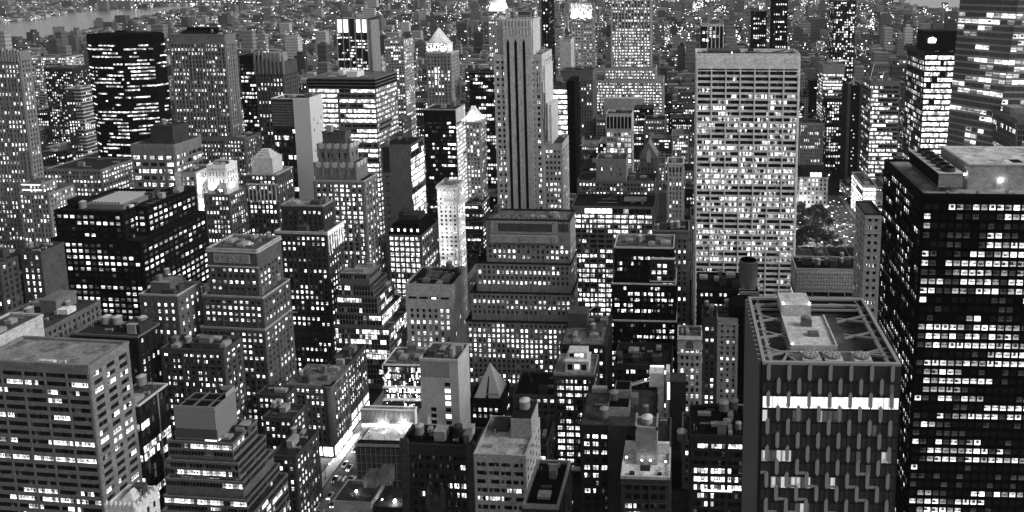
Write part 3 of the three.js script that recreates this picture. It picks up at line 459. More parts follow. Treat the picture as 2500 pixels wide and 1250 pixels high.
{ // round corner on the avenue
  const S = punched(wall(.13), { bay: 2.5, fl: 3.5, ww: .5, wh: .56, p: .3, top: 2.2, bot: 6.5, bands: [[1, .4], [9, .5]] });
  const b = mk('roundCorner', 'round_corner_building', 'corniced stone building with rounded corner above a glowing corner shop', 'building', { wall: wall(.13), f: S, r: style(S, { p: .5 }), l: S }, [{ v: .16, ph: .5, e: 1.1, n: 5 }]);
  const y = b.seq[0][5];
  b.part('round_corner', wall(.13), (q) => { q.cyl(-1.6, 6.4, -1.6, 2.35, 2.35, y - 6, 24); for (let k = 0; k < 10; k++) q.cyl(-1.6, 8 + k * 3.5, -1.6, 2.5, 2.5, .3, 24); q.cyl(-1.6, y - .6, -1.6, 3.4, 3.4, 1.1, 24); });
  b.part('cornice', wall(.2), (q) => { q.box(b.seq[0][0] - .4, 1, y - .9, y - .2, 0, 1); q.box(0, 1, y - .9, y - .2, -19, .4); for (let x = b.seq[0][0]; x < 0; x += 1.2) q.box(x, x + .5, y - 1.5, y - .9, .3, .85); });
  for (let i = 0; i < 8; i++) b.part('shop_window', glow(2.6), (q) => q.box(-22.4 + i * 2.75, -20 + i * 2.75, .6, 5.6, .32, .4));
  for (let i = 0; i < 6; i++) b.part('shop_window', glow(2.6), (q) => q.box(.32, .4, .6, 5.6, -18.6 + i * 3.1, -16 + i * 3.1));
  for (const [x, z, w, turn] of [[-11, 1, 22, Math.PI], [1, -9.5, 18, -Math.PI / 2]]) { const l = new THREE.RectAreaLight(0xffffff, 16, w, 4.6); l.position.set(x, 3.2, z); l.rotation.y = turn; l.name = 'shop_light'; b.g.add(l); }
  b.done();
}
{ const S = punched(brick, { bay: 2.5, fl: 3.5, ww: .5, p: .55, bot: 12 });
  const b = mk('avenueBrick', 'brick_loft', 'dark brick loft behind the round corner building, lit shop strip below', 'building', S, [{ v: .06, n: 3 }]);
  for (let i = 0; i < 8; i++) for (const [y, h, v] of [[.6, 4, 1.6], [6, 4, .5]]) b.part('shop_window', glow(v), (q) => q.box(.32, .4, y, y + h, -23.4 + i * 2.9, -21.2 + i * 2.9)); b.done(); }
{ // netted scaffold
  const b = mk('scaffold', 'scaffolded_house', 'low house wrapped in dark scaffold netting on the avenue corner', 'building', { wall: dim, f: dim, side: {} }, [{ v: .03, ph: .3 }]);
  const [x0, x1, z0, z1, , y1] = b.seq[0];
  for (let i = 0; i <= 9; i++) { const x = x0 + (x1 - x0) * i / 9; b.part('scaffold_pole', metal(.25), (q) => q.cyl(x, 0, z1 + 1.4, .1, .1, y1 + 1.6, 6)); }
  for (let k = 1; k <= 8; k++) b.part('scaffold_ledger', metal(.25), (q) => q.box(x0, x1, k * y1 / 8, k * y1 / 8 + .12, z1 + 1.35, z1 + 1.5));
  b.part('site_netting', new THREE.MeshStandardMaterial({ color: gray(.05), roughness: 1, transparent: true, opacity: .6 }), (q) => q.box(x0, x1, 0, y1 - 1, z1 + 1.2, z1 + 1.22));
  b.part('hoarding', wall(.2, 'plain'), (q) => q.box(x0, x1, y1 - .4, y1 + 1.2, z1 + 1.1, z1 + 1.18)); b.done();
}
{ // floodlit roof and glowing sheeted wall
  const sheet = new THREE.MeshStandardMaterial({ color: gray(.75), roughness: .9, map: roofTex });
  const b = mk('tent', 'floodlit_depot', 'low depot with floodlit white roof and bright sheeted back wall', 'building', [{ wall: wall(.1), f: wall(.1), side: {} }, { wall: wall(.6, 'panel'), f: wall(.6, 'panel'), side: {} }], [{ v: .5, ph: .2, n: 0 }, { v: .2, ph: .2, n: 0 }]);
  const [x0, x1, z0, z1, , y1] = b.seq[0], w = b.seq[1];
  for (let i = 0; i < 12; i++) b.part('sheet_bay', sheet, (q) => q.box(w[0] + i * (w[1] - w[0]) / 12 + .1, w[0] + (i + 1) * (w[1] - w[0]) / 12 - .1, y1 + 2.2, w[5], w[3] + .05, w[3] + .18));
  for (let i = 0; i < 12; i++) b.part('low_window', glow(.9), (q) => q.box(w[0] + i * (w[1] - w[0]) / 12 + .2, w[0] + (i + 1) * (w[1] - w[0]) / 12 - .2, y1 + .3, y1 + 2, w[3] + .05, w[3] + .1));
  for (const [dx, cd] of [[5, 1500], [13, 800], [21, 1100]]) { b.part('light_pole', metal(.2), (q) => q.cyl(x0 + dx, y1, z1 - .6, .1, .1, 5.4, 6)); b.flood(x0 + dx, y1 + 5.6, z1 - .8, x0 + dx, y1, z1 - 6, cd, .75); } b.flood(x0 + 8, y1 + .8, w[3] + 2.2, x0 + 7, y1 + 8, w[3], 110, 1.0); b.flood(x1 - 9, y1 + .8, w[3] + 2.2, x1 - 9, y1 + 8, w[3], 160, 1.0); b.lamp(x1 - 8, w[5] + 2.5, w[3] - 1, .3, 20, 60); b.done();
}
{ // glittering shop pavilion
  const b = mk('pavilion', 'shop_pavilion', 'low glass shop pavilion glittering with lights beside the pale panel tower', 'building', { wall: wall(.06), f: curtain(wall(.06), { bay: 1.3, fl: 4.4, p: .6, wh: .7, mix: .8, em: [2, 2, 2, 2, 3] }), side: curtain(wall(.06), { bay: 1.6, fl: 4.4, p: .4 }) }, [{ v: .12, ph: .8, pm: wall(.45) }]);
  const [x0, x1, , z1, , y1] = b.seq[0], r = rng(4);
  b.part('canopy', wall(.5), (q) => { q.box(x0, x1, y1 * .5, y1 * .5 + .7, z1 + .3, z1 + 2.4); q.box(x0, x1, y1 * .22, y1 * .22 + .5, z1 + .3, z1 + 3); });
  for (let k = 0; k < 60; k++) { const x = x0 + r() * (x1 - x0), y = 1 + r() * (y1 - 3); const z = z1 + .5 + 3 * r(); b.part('string_light', glow(4), (q) => q.box(x, x + .15 + .3 * r(), y, y + .1 + .3 * r(), z, z + .2)); } b.done();
}
{ // pale panelled tower
  const f = { wall: wall(.3, 'panel'), bay: 3.3, fl: 4, ww: .55, wh: .55, p: .4, m: 1, top: 16, skip: (i, j) => !(i === 4 && j < 7) && !(i === 2 && j > 2) };
  const b = mk('panelTower', 'panel_tower', 'pale windowless panel tower with one column of lit windows near the avenue', 'building', { wall: wall(.3, 'panel'), f: wall(.3, 'panel'), side: {} }, [{ v: .1, ph: 1, n: 4 }]);
  const y1 = b.seq[0][5], F = { s: 'f', o: b.seq[0][0], d: 0, w: 20, y0: 0, y1 };
  b.part('dark_panel', wall(.2, 'panel'), (q) => q.box(b.seq[0][0] + .1, -4.6, y1 - 9.5, y1 - .8, 0, .06, 'k'));
  for (let k = 0; k < 7; k++) b.pane(F, 14.6, y1 - 13.2 - k * 3.6, 3, 2.2, [-1, 3, 3, 3, -1, 3, -1][k], 33 + k);
  for (let k = 0; k < 3; k++) b.pane(F, 6.6, y1 - 27.6 - k * 3.6, 3, 2.2, -1, 33); b.done();
}
{ // pyramid
  const b = mk('pyramid', 'pyramid_house', 'low building crowned by a pale steep pyramid with a dark slit', 'building', punched(dim, { p: .2 }), [{ v: .03, n: 2 }]);
  const [x0, x1, , , , y] = b.seq[0], cx = (x0 + x1) / 2 + .6, cz = -9, r = 7.4, h = 17;
  b.part('pyramid', wall(.25, 'plain'), (q) => { const A = [cx, y + h, cz], c = [[cx - r, y, cz + r], [cx + r, y, cz + r], [cx + r, y, cz - r], [cx - r, y, cz - r]]; for (let k = 0; k < 4; k++) q.tri(c[k], c[(k + 1) % 4], A); });
  b.part('pyramid_slit', dim, (q) => q.poly4([cx - .7, y, cz + r + .06], [cx + .7, y, cz + r + .06], [cx + .25, y + h * .62, cz + r * .38 + .1], [cx - .25, y + h * .62, cz + r * .38 + .1]));
  b.part('skylight', wall(.4), (q) => { q.box(x0 - 6, x0 - 3, y - 9, y - 8.2, 1, 8); q.box(x0 + 4, x0 + 7, y + .1, y + .6, -1.4, -.4); }); b.done();
}
{ // dark gothic loft
  const S = punched(wall(.06), { bay: 2.9, n: 2, fl: 4.1, ww: .66, wh: .52, p: .06, top: 3.5, dim: .2 });
  const b = mk('gothicLoft', 'gothic_loft', 'dark gothic loft with corner turrets and pinnacles, black flat roof', 'building', S, [{ v: .012, ph: 1.2, n: 3 }]);
  const [x0, x1, z0, z1, , y] = b.seq[0];
  for (const x of [x0 + 1.6, x1 - 1.8]) b.part('turret', wall(.08), (q) => { q.box(x - 1.7, x + 1.7, 0, y + 2.2, z1 - .4, z1 + .9); q.box(x - 1.9, x + 1.9, y - 6, y - 5.4, z1, z1 + 1.2); for (const s of [-1.2, 0, 1.2]) q.box(x + s - .35, x + s + .35, y + 2.2, y + 3.2, z1 - .2, z1 + .8); });
  for (const x of [x0 + 11, x0 + 17]) b.part('pinnacle', wall(.1), (q) => { q.box(x - .8, x + .8, y - 26, y - 19, z1 + .2, z1 + 1.8); q.cyl(x, y - 19, z1 + 1, .9, .05, 3.2, 8); });
  b.part('gothic_porch', wall(.08), (q) => { q.box(x0 + 10, x0 + 18, 0, y - 22, z1, z1 + 1.6); q.cyl(x0 + 14, y - 22, z1 + .8, 2.6, .2, 2.6, 12); });
  b.tank(x1 - 9, y, -6, 1.8, 3.4, 2.2, .04); b.done();
}
{ // flat roof bottom with two lamps
  const b = mk('flatRoof', 'low_flat_roof_house', 'low grey house at the bottom with two glaring lamps on its flat roof', 'building', { wall: wall(.26), f: wall(.26), side: {} }, [{ v: .08, ph: .4, n: 2 }]);
  const [x0, x1, z0, z1, , y] = b.seq[0];
  b.part('roof_house', wall(.12), (q) => { q.box(x0 + 9, x0 + 15, y, y + 5, z0 - 2, z0 + 4); q.box(x0 + 15, x0 + 20, y, y + 6.5, z0 - 3, z0 + 2); }); b.part('annex', wall(.05), (q) => { q.box(x1 + .6, x1 + 14, 0, y - 2, z0, z1 - 1); q.box(x1 + 14.1, x1 + 19, 0, y + 1.2, z0, z1 - 1); }); 
  b.lamp(x0 + 7.5, y + .9, -5.5, .4, 40, 90); b.lamp(x1 + 9, y - .6, -3, .6, 60, 160); b.lamp(x1 + 3, y - 1, -4, .25, 15, 20); b.done();
}
{ // ribbed white office with stained roof
  const f = ribbon(wall(.28), { bay: 4.4, n: 4, gap: .2, ww: .86, wh: .5, fl: 3.4, p: .08, top: 2.2, pr: .3, dim: .35 });
  const b = mk('stainedRoof', 'stained_roof_office', 'pale ribbon office with stained light roof and stair house, bottom centre', 'building', { wall: f.wall, f, side: style(f, { n: 2, ww: .4, p: .02 }) }, [{ v: .3, ph: 1, n: 2 }]);
  const [x0, x1, z0, z1, , y] = b.seq[0];
  b.part('stair_house', wall(.24), (q) => { q.box(x1 - 8, x1 - .2, y, y + 8, z0 + .4, z0 + 12); }); b.part('stair_house_roof', roofing(.04), (q) => q.box(x1 - 7.8, x1 - .4, y + 8, y + 8.4, z0 + .6, z0 + 11.8)); b.tank(x1 - 4, y + 8.2, z0 + 6, 2, 3, .8, .2);
  b.done();
}
mk('lowDark', 'low_dark_roof', 'black flat roof with pale coping beside the stained light roof', 'building', punched(wall(.06), { p: .1 }), [{ v: .02, ph: 1.2, pt: .5, pm: wall(.2), n: 3 }]).done();
{ // loft with lit rows and white penthouse
  const S = punched(wall(.07), { bay: 4.6, n: 3, gap: .3, fl: 3.7, ww: .74, wh: .56, p: .6, mix: .4, top: 2, rowP: { 0: .35, 1: .9, 2: .7, 3: .2, 4: .1, 5: .7, 6: .95, 7: .8, 8: .7, 9: .95, 10: .85, 11: .9, 12: .7 } });
  const b = mk('litLoft', 'lit_loft', 'slender dark loft with rows of lit windows under a white penthouse', 'building', { wall: S.wall, f: S, side: style(S, { p: .15 }) }, [{ v: .2, ph: 1, pm: wall(.2), n: 0 }]);
  const y = b.seq[0][5];
  b.part('penthouse', wall(.5), (q) => { q.box(-15, -3, y, y + 6, -12, -3); q.box(-15.4, -2.6, y + 6, y + 6.5, -12.4, -2.4); q.box(-14, -4, y + 6.5, y + 10, -12, -5); });
  for (let k = 0; k < 3; k++) b.pane({ s: 'f', o: -15, d: -2.98 }, 2.4 + k * 3.6, y + 3, 2.6, 3.2, [-1, 2, -1][k], 18 + k);
  for (let k = 0; k < 3; k++) b.pane({ s: 'f', o: -14, d: -4.98 }, 2 + k * 2.6, y + 8.4, 2.2, 2, [-1, 2, 3][k], 18 + k);
  b.part('entrance_canopy', wall(.35), (q) => q.box(-19, 2, 4.2, 5, .3, 3)); b.done();
}
{ // water tank loft group
  const S = punched(wall(.045), { bay: 4, n: 2, gap: .3, fl: 3.9, ww: .6, wh: .55, p: .22, top: 3, rowP: { 4: .7, 5: .6, 6: .7 } });
  const b = mk('tankLoft', 'courtyard_loft', 'dark loft with round water tank, pale bulkheads and a planted roof', 'building', S, [{ v: .1, ph: 1.2, n: 5 }]);
  const y = b.seq[0][5];
  b.part('bulkhead', wall(.26), (q) => { q.box(-22, -12, y, y + 4.5, -17, -9); q.box(-20, -12.5, y, y + 6, -29, -21); q.box(-32, -24.6, y, y + 2.2, -31, -28); }); b.part('bulkhead_roof', dim, (q) => { q.box(-21.6, -12.4, y + 4.5, y + 4.6, -16.6, -9.4); q.box(-19.6, -12.9, y + 6, y + 6.1, -28.6, -21.4); });
  b.tank(-19.5, y + 4.5, -14, 2.1, 3.4, 1.4, .14); b.part('shaft_wall', wall(.06), (q) => q.box(-21, -13, 0, y + 1.1, .35, .8)); b.done();
}
{ // lit terrace
  const S = punched(wall(.07), { bay: 3.6, n: 2, gap: .3, fl: 3.9, ww: .74, wh: .6, p: .15, top: 2.4 });
  const b = mk('terraceLit', 'lit_terrace_house', 'apartment house with brightly lamplit roof terrace and grey stair tower', 'building', S, [{ v: .4, ph: 1.1, pm: wall(.3), n: 0 }]);
  const y = b.seq[0][5], x0 = b.seq[0][0];
  b.part('stair_tower', wall(.2), (q) => { q.box(x0 + 5, x0 + 13.5, y, y + 15, -17.4, -8); q.box(x0 + 4.7, x0 + 5.4, y + 15, y + 16.4, -17.6, -7.8); q.box(x0 + 13.1, x0 + 13.8, y + 15, y + 16.4, -17.6, -7.8); q.box(x0 + 4.7, x0 + 13.8, y + 15, y + 16.4, -8.4, -7.8); });
  b.part('party_wall', wall(.4), (q) => { q.box(x0 + .3, x0 + 5, y, y + 5, -16, -14.6); q.box(x0 + 13.6, x0 + 18.3, y, y + 5, -16, -14.6); });
  b.part('terrace_screen', wall(.06), (q) => q.box(x0 + 7, x0 + 11, y, y + 2.2, -5, -4.4)); b.part('planter', wall(.05), (q) => { q.box(x0 + 3, x0 + 5, y, y + 1, -3, -1.6); q.box(x0 + 14, x0 + 15.6, y, y + .8, -3, -2); });
  b.tank(x0 + 9.4, y + 15, -13, 2.2, 2.2, .4, .24);
  for (const [x, z] of [[x0 + 1.4, -8], [x0 + 7.6, -6.4], [x0 + 11, -6.4], [x0 + 17, -6]]) { b.part('lamp_post', metal(.1), (q) => q.cyl(x, y, z, .09, .09, 3, 6)); b.lamp(x, y + 3.2, z, .3, 14, 200, 'terrace_lamp'); } b.done();
}
{ const S = punched(wall(.05), { bay: 6.3, n: 4, gap: .25, fl: 3.9, ww: .8, wh: .6, p: .4, mix: .25, top: 2.6, rowP: { 0: .55, 1: .2, 2: .2, 3: .6, 4: .8, 5: .95, 6: .2, 7: .12, 8: .3 } });
  const b = mk('glazedLoft', 'dark_loft', 'dark loft with broad lit window groups beside the faceted glass tower', 'building', S, [{ v: .02, ph: 1, n: 6 }]);
  const y = b.seq[0][5]; b.tank(15, y, -16, 2.2, 3.6, 3); b.tank(19.5, y, -18, 2.1, 3.4, 3, .12); b.tank(-3.5, y - 8, -6, 2.2, 3.6, 3); b.part('light_shelf', glow(.8), (q) => q.box(5, 18, y - 24.6, y - 24.2, .3, .9)); b.done(); }
{ // pale slab and curved dark ribbons
  const S = punched(wall(.22), { bay: 3.6, fl: 3.4, ww: .4, wh: .5, p: .2, top: 3 });
  const b = mk('stripedSlab', 'ribbed_slab', 'pale slab with small windows joined to curved dark balconies', 'building', S, [{ v: .08, n: 2 }]);
  for (let k = 0; k < 15; k++) b.part('curved_balcony', wall(.5), (q) => { const y = b.seq[0][5] + 7 - k * 4; q.add(new THREE.CylinderGeometry(9.6, 9.6, .35, 28, 1, false, 0, Math.PI), 16, y, -8); });
  b.part('curved_core', wall(.015, 'plain'), (q) => q.cyl(16, 0, -8, 9.2, 9.2, b.seq[0][5] + 8, 28)); b.done();
}
{ // cooling cylinder
  const b = mk('coolingBase', 'plant_building', 'dark plant building carrying a tall round ribbed cooling drum', 'building', punched(dim, { p: .1 }), [{ v: .025, n: 5 }]);
  const y = b.seq[0][5], cx = 31, cz = -8;
  b.part('cooling_drum', wall(.16), (q) => { const g = new THREE.CylinderGeometry(5.4, 5.8, 17, 36, 1, true); q.add(g, cx, y + 8.5, cz); const i = new THREE.CylinderGeometry(5, 5, 17, 36, 1, true); i.scale(-1, 1, 1); q.add(i, cx, y + 8.6, cz); const ring = new THREE.RingGeometry(5, 5.4, 36); ring.rotateX(-Math.PI / 2); q.add(ring, cx, y + 17, cz); for (let k = 0; k < 40; k++) { const a = k / 40 * 6.283; q.box(cx + 5.6 * Math.cos(a) - .1, cx + 5.6 * Math.cos(a) + .1, y, y + 16.6, cz + 5.6 * Math.sin(a) - .1, cz + 5.6 * Math.sin(a) + .1); } });
  b.part('drum_fan', metal(.1), (q) => { q.cyl(cx, y + 13, cz, 5, 5, .3, 28); for (let k = 0; k < 6; k++) { const a = k * 1.047; q.beam([cx, y + 13.6, cz], [cx + 4.6 * Math.cos(a), y + 13.6, cz + 4.6 * Math.sin(a)], .7, .1); } });
  b.part('drum_plinth', wall(.2), (q) => q.box(cx - 6, cx + 6, 0, y + .4, cz + 4, cz + 10)); b.done();
}
{ // faceted glass tower, bottom right
  const tint = new THREE.MeshPhysicalMaterial({ name: 'tinted_glass', color: gray(.04), roughness: .3 }), c = curtain(wall(.05, 'plain', .35), { glass: tint, bay: 1.36, fl: 3.9, ww: .93, wh: .84, p: .16, pr: .14, m: .2, mix: .3, top: .6, cellType: 2, rowP: { 0: .03, 1: 1, 2: .1, 3: .12, 4: .2, 5: .05, 6: .06, 7: .22, 8: .05, 9: .12 }, em: [2, 3, .2, 0, 0], rowEm: { 1: [0, 0, 1, 0, 0] }, dim: .02 });
  T.gemTower.t[0][4] -= 4.2; const b = mk('gemTower', 'faceted_glass_tower', 'dark glass tower with staggered pointed fins and open truss roof', 'tower', { wall: c.wall, f: c, r: c, l: {} }, [null]);
  const [x0, x1, z0, z1, , y] = b.seq[0], fin = wall(.2, 'plain', .5);
  const hex = (w, h) => { const s = new THREE.Shape(); s.moveTo(0, -h / 2); s.lineTo(w / 2, -h / 2 + .7); s.lineTo(w / 2, h / 2 - .7); s.lineTo(0, h / 2); s.lineTo(-w / 2, h / 2 - .7); s.lineTo(-w / 2, -h / 2 + .7); return new THREE.ExtrudeGeometry(s, { depth: .35, bevelEnabled: false }); };
  const fg = hex(1, 4.9), r = rng(8);
  for (let j = 0; j < 14; j++) for (let i = 0; i < 8; i++) { const x = x0 + 1.6 + i * 5.44 - (j % 2) * 2.72; if (x < x0 + .4 || x > x1 - .4) continue; const m = shadowed(new THREE.Mesh(fg, fin)); m.name = 'fin'; m.position.set(x, y + 2.6 - j * 3.9, z1 + .15); b.g.add(m); }
  for (let j = 7; j < 14; j++) for (let i = 0; i < 6; i++) if (r() < .55) { const x = x0 + 1.6 + i * 5.44 - (j % 2) * 2.72; b.part('fin_link', fin, (q) => q.box(Math.max(x0, x), x + 2.72, y + .4 - j * 3.9, y + 1.1 - j * 3.9, z1 + .15, z1 + .3)); }
  for (let k = 0; k < 46; k++) b.part('side_fin', wall([.05, .12, .2][(k * 7) % 3], 'plain', .4), (q) => { const z = z1 - .4 - k * .86; q.box(x0 - .5 - .25 * (k % 3), x0, 0, y + 5, z - .2, z + .12); });
  // open roof: deep ring, trusses, plant boxes, fans
  const rim = wall(.2, 'plain', .5), yb = y - 5;
  b.part('roof', roofing(.12), (q) => q.box(x0 + 1, x1 - 1, y + .01, y + .05, z0 + 1, z1 - 1, 'b'));
  b.part('rim', rim, (q) => { for (const [a, h] of [[0, 5.2], [2.2, 4]]) { q.box(x0 + a, x1 - a, y + h - .7, y + h, z1 - a - .9, z1 - a); q.box(x0 + a, x1 - a, y + h - .7, y + h, z0 + a, z0 + a + .9); q.box(x0 + a, x0 + a + .9, y + h - .7, y + h, z0 + a + .9, z1 - a - .9); q.box(x1 - a - .9, x1 - a, y + h - .7, y + h, z0 + a + .9, z1 - a - .9); } });
  b.part('screen_wall', wall(.06, 'plain', .4), (q) => { q.box(x0, x1, y, y + 4.5, z1 - .3, z1); q.box(x0, x1, y, y + 4.5, z0, z0 + .3); q.box(x0, x0 + .3, y, y + 4.5, z0 + .3, z1 - .3); q.box(x1 - .3, x1, y, y + 4.5, z0 + .3, z1 - .3); });
  const tr = (a, c) => b.part('truss_beam', wall(.18, 'plain', .6), (q) => q.beam(a, c, .45, .6));
  for (let k = 1; k < 8; k++) { const z = z1 - k * 5; tr([x0 + .9, y + 4.2, z], [x0 + 9, y + 3.4, z - (k % 2 ? 4 : -3)]); tr([x1 - .9, y + 4.2, z], [x1 - 11, y + 3.4, z - (k % 2 ? 4 : -3)]); }
  for (let k = 1; k < 7; k++) { const x = x0 + k * 5; tr([x, y + 4.2, z1 - 1], [x + (k % 2 ? 3 : -3), y + 3.4, z1 - 8]); }
  tr([x0 + .9, y + 3.8, z1 - 8], [x1 - .9, y + 3.8, z1 - 8]); tr([x0 + .9, y + 3.8, z0 + 6], [x1 - .9, y + 3.8, z0 + 6]);
  const yR = y + 2.4;
  b.part('plant_house', wall(.32), (q) => { q.box(x0 + 9, x0 + 22, y, y + 4.2, z1 - 29, z1 - 10); q.box(x0 + 9, x0 + 18, y + 4.2, y + 7.6, z0 + 2, z1 - 29.1); q.box(x0 + 9, x0 + 9.4, y + 4.2, y + 4.8, z1 - 29, z1 - 10); q.box(x0 + 21.6, x0 + 22, y + 4.2, y + 4.8, z1 - 29, z1 - 10); q.box(x0 + 9.4, x0 + 21.6, y + 4.2, y + 4.8, z1 - 10.4, z1 - 10); });
  b.part('air_unit', metal(.12), (q) => { q.box(x0 + 14, x0 + 17, y + 4.2, y + 6.4, z1 - 24, z1 - 22); q.cyl(x0 + 15.5, y + 6.4, z1 - 23, 1.2, 1.2, .5, 16); q.box(x0 + 15, x0 + 18, y + 4.2, y + 5.2, z1 - 18, z1 - 16); });
  for (const k of [0, 1, 2.3]) { const x = x0 + 13.6 + k * 6; const f = b.part('roof_fan', wall(.3), (q) => { q.box(x - 2.4, x + 2.4, y, y + 4.4, z1 - 7.6, z1 - 2.6); }); new Geo().cyl(x, y + 4.4, z1 - 5.1, 2.1, 2.1, .5, 24).build('fan_ring', wall(.16), f); const bl = new Geo(); for (let a = 0; a < 8; a++) bl.beam([x, y + 5, z1 - 5.1], [x + 1.8 * Math.cos(a * .785), y + 5, z1 - 5.1 + 1.8 * Math.sin(a * .785)], .4, .06); bl.build('fan_blades', metal(.5), f); }
  b.part('walkway_rail', metal(.4), (q) => { for (let k = 0; k < 16; k++) { q.beam([x1 - 2, y + 4.2, z1 - 2 - k * 2.3], [x1 - 3.4, y + 5.2, z1 - 3 - k * 2.3], .14); q.beam([x0 + 2, y + 4.2, z1 - 2 - k * 2.3], [x0 + 3.2, y + 5.4, z1 - 3 - k * 2.3], .16); } });
  b.lamp(x0 + 9.6, y + 8.2, z1 - 29.4, .22, 12, 2); b.lamp(x0 + 17.6, y + 8.2, z1 - 29.4, .22, 12, 2); b.lamp(x0 + 9.6, y + 5, z1 - 10.5, .2, 12, 1);
  b.done();
}
{ // big black tower at the right
  const rowP = { 0: .8, 1: .88, 2: .93, 3: .94, 4: .95, 5: .9, 6: 1, 7: .96, 8: .96, 9: 1, 10: .85, 11: .1, 12: .12, 13: 1, 14: .9, 15: .85, 16: .9, 17: .9, 18: .25, 19: .2, 20: .22, 21: .3, 22: .85, 23: .85, 24: .04, 25: .04, 26: .4, 27: .65, 28: .3, 29: .2, 30: .15, 31: .1 };
  const f = { wall: black, bay: 3.05, fl: 3.83, ww: .8, wh: .58, p: .5, m: .6, top: 3, pr: .35, mix: .18, rowP, em: [2, 4, 6, 2, 0], cellType: 0, dim: .3, cols: { 0: .35, 1: .4 } };
  const b = mk('blackTower', 'black_office_tower', 'huge black office tower filling the right edge, square lit windows', 'tower', { wall: black, f, l: style(f, { bay: 2.45, p: .42, mix: .35, rowP: undefined, em: [3, 4, 3, 1, 0], cols: undefined, dim: .1, cellType: 1 }), r: {} }, [{ v: .22, ph: 1.2, pt: .5, pm: wall(.02), n: 0 }]);
  const [x0, x1, z0, z1, , y] = b.seq[0];
  b.part('penthouse', wall(.25), (q) => { q.box(x0 + 21, x0 + 60, y, y + 10, z0 + 12, z1 - 10); q.box(x0 + 20.7, x0 + 60.3, y + 10, y + 10.4, z0 + 11.7, z1 - 9.7); });
  b.part('penthouse_roof', roofing(.4), (q) => q.box(x0 + 21.4, x0 + 59.6, y + 10.4, y + 10.5, z0 + 12.4, z1 - 10.4, 'b'));
  b.part('roof_well', dim, (q) => q.box(x0 + 40, x0 + 44, y + 10.5, y + 10.62, z1 - 18, z1 - 13)); 
  const ct = b.part('cooling_bank', wall(.2), (q) => { q.box(x0 + 8, x0 + 17.5, y + 2, y + 7.6, z0 + 10, z1 - 6); for (const z of [z0 + 12, z1 - 9]) for (const x of [x0 + 9, x0 + 16]) q.box(x - .4, x + .4, y, y + 2, z - .4, z + .4); });
  new Geo().box(x0 + 7.7, x0 + 17.8, y + 7.6, y + 7.9, z0 + 9.7, z1 - 5.7).build('cooling_deck', wall(.36), ct); new Geo().box(x0 + 7.9, x0 + 8, y + 2.3, y + 7.3, z0 + 10.4, z1 - 6.4).build('louvre_side', dim, ct);
  for (let k = 0; k < 6; k++) { const z = z1 - 9.4 - k * 6, f2 = b.part('cooling_fan', wall(.08), (q) => { const g = new THREE.CylinderGeometry(2.6, 2.9, 1.6, 28, 1, true); q.add(g, x0 + 12.7, y + 8.7, z); }); new Geo().cyl(x0 + 12.7, y + 8.1, z, 2.5, 2.5, .3, 24).build('fan_disc', dim, f2); }
  b.part('roof_vent', wall(.2), (q) => { for (const [x, z] of [[22, -4], [34, -5], [10, -3]]) { q.box(x0 + x, x0 + x + 1, y, y + 1.6, z1 + z, z1 + z + 1); } });
  b.part('window_rail', metal(.2), (q) => { q.box(x0 + 1.5, x0 + 1.7, y + .3, y + .5, z0 + 2, z1 - 2); q.box(x0 + 2.6, x0 + 2.8, y + .3, y + .5, z0 + 2, z1 - 2); });
  b.lamp(x0 + 34, y + 4, z1 - 9.4, .45, 24, 110); b.lamp(x0 + 20, y + 6, z1 - 11, .35, 20, 60); b.part('lamp_bracket', metal(.2), (q) => { q.box(x0 + 33.9, x0 + 34.1, y + 4, y + 4.2, z1 - 10, z1 - 9.4); q.box(x0 + 20, x0 + 21, y + 5.9, y + 6.1, z1 - 11.1, z1 - 10.9); });
  b.done();
}
{ // white gridded tower
  const f = { wall: wall(.62), bay: 9.64, n: 8, gap: .06, fl: 3.96, ww: .945, wh: .6, p: .16, m: .7, top: 9.6, pr: .5, spr: .56, mix: .22, em: [3, 4, 3, 1, 0], dim: .1, rowP: { 0: .15, 1: .15, 2: .25, 8: .75, 9: .9, 13: .6, 17: .95, 18: .85, 19: .9, 20: .5, 22: .8, 25: .55, 28: .95, 30: 1, 31: .9, 33: .95 } };
  const b = mk('whiteGrid', 'white_grid_tower', 'broad white stone tower with gridded window bays, right of centre', 'tower', { wall: wall(.62), f, side: style(f, { bay: 7.6 }) }, [{ v: .1, ph: 2.4, n: 3 }]);
  const [x0, x1, , z1, , y] = b.seq[0];
  for (let i = 0; i < 7; i++) b.part('vent_slot', dim, (q) => q.box(x0 + 1 + i * 9.64, x0 + 10 + i * 9.64, y - 8.9, y - 7.9, z1 + .5, z1 + .53));
  for (let i = 0; i <= 7; i++) b.part('column_rib', wall(.62), (q) => q.box(x0 + .25 + i * 9.64, x0 + 1.15 + i * 9.64, 0, y - 9.6, z1 + .3, z1 + .85));
  b.part('roof_plant', wall(.1), (q) => { q.box(x0 + 8, x0 + 30, y, y + 3.4, -24, -10); q.box(x0 + 34, x0 + 40, y, y + 2.6, -14, -7); q.cyl(x0 + 6, y, -8, 1.8, 1.8, 3, 14); q.beam([x0 + 45, y + 1, -8], [x0 + 62, y + 3.6, -14], .8, 1); }); b.lamp(x0 + 24, y + 2.6, -4, .3, 8, 0); b.done();
}
{ const f = { wall: wall(.15), bay: 1.7, fl: 4, ww: .66, wh: .8, p: .2, top: 3, rowP: { 5: .9, 9: .95 } };
  const b = mk('pierBlock', 'piered_office', 'grey office with close vertical piers and rooftop boxes behind the black tower', 'building', f, [{ v: .1 }]);
  const y = b.seq[0][5]; for (let k = 0; k < 2; k++) b.part('roof_box', wall(.2), (q) => { q.box(4 + k * 13, 15 + k * 13, y, y + 5, -34, -20); q.box(6 + k * 13, 13 + k * 13, y + 1, y + 4, -20, -19.8); }); b.done(); }
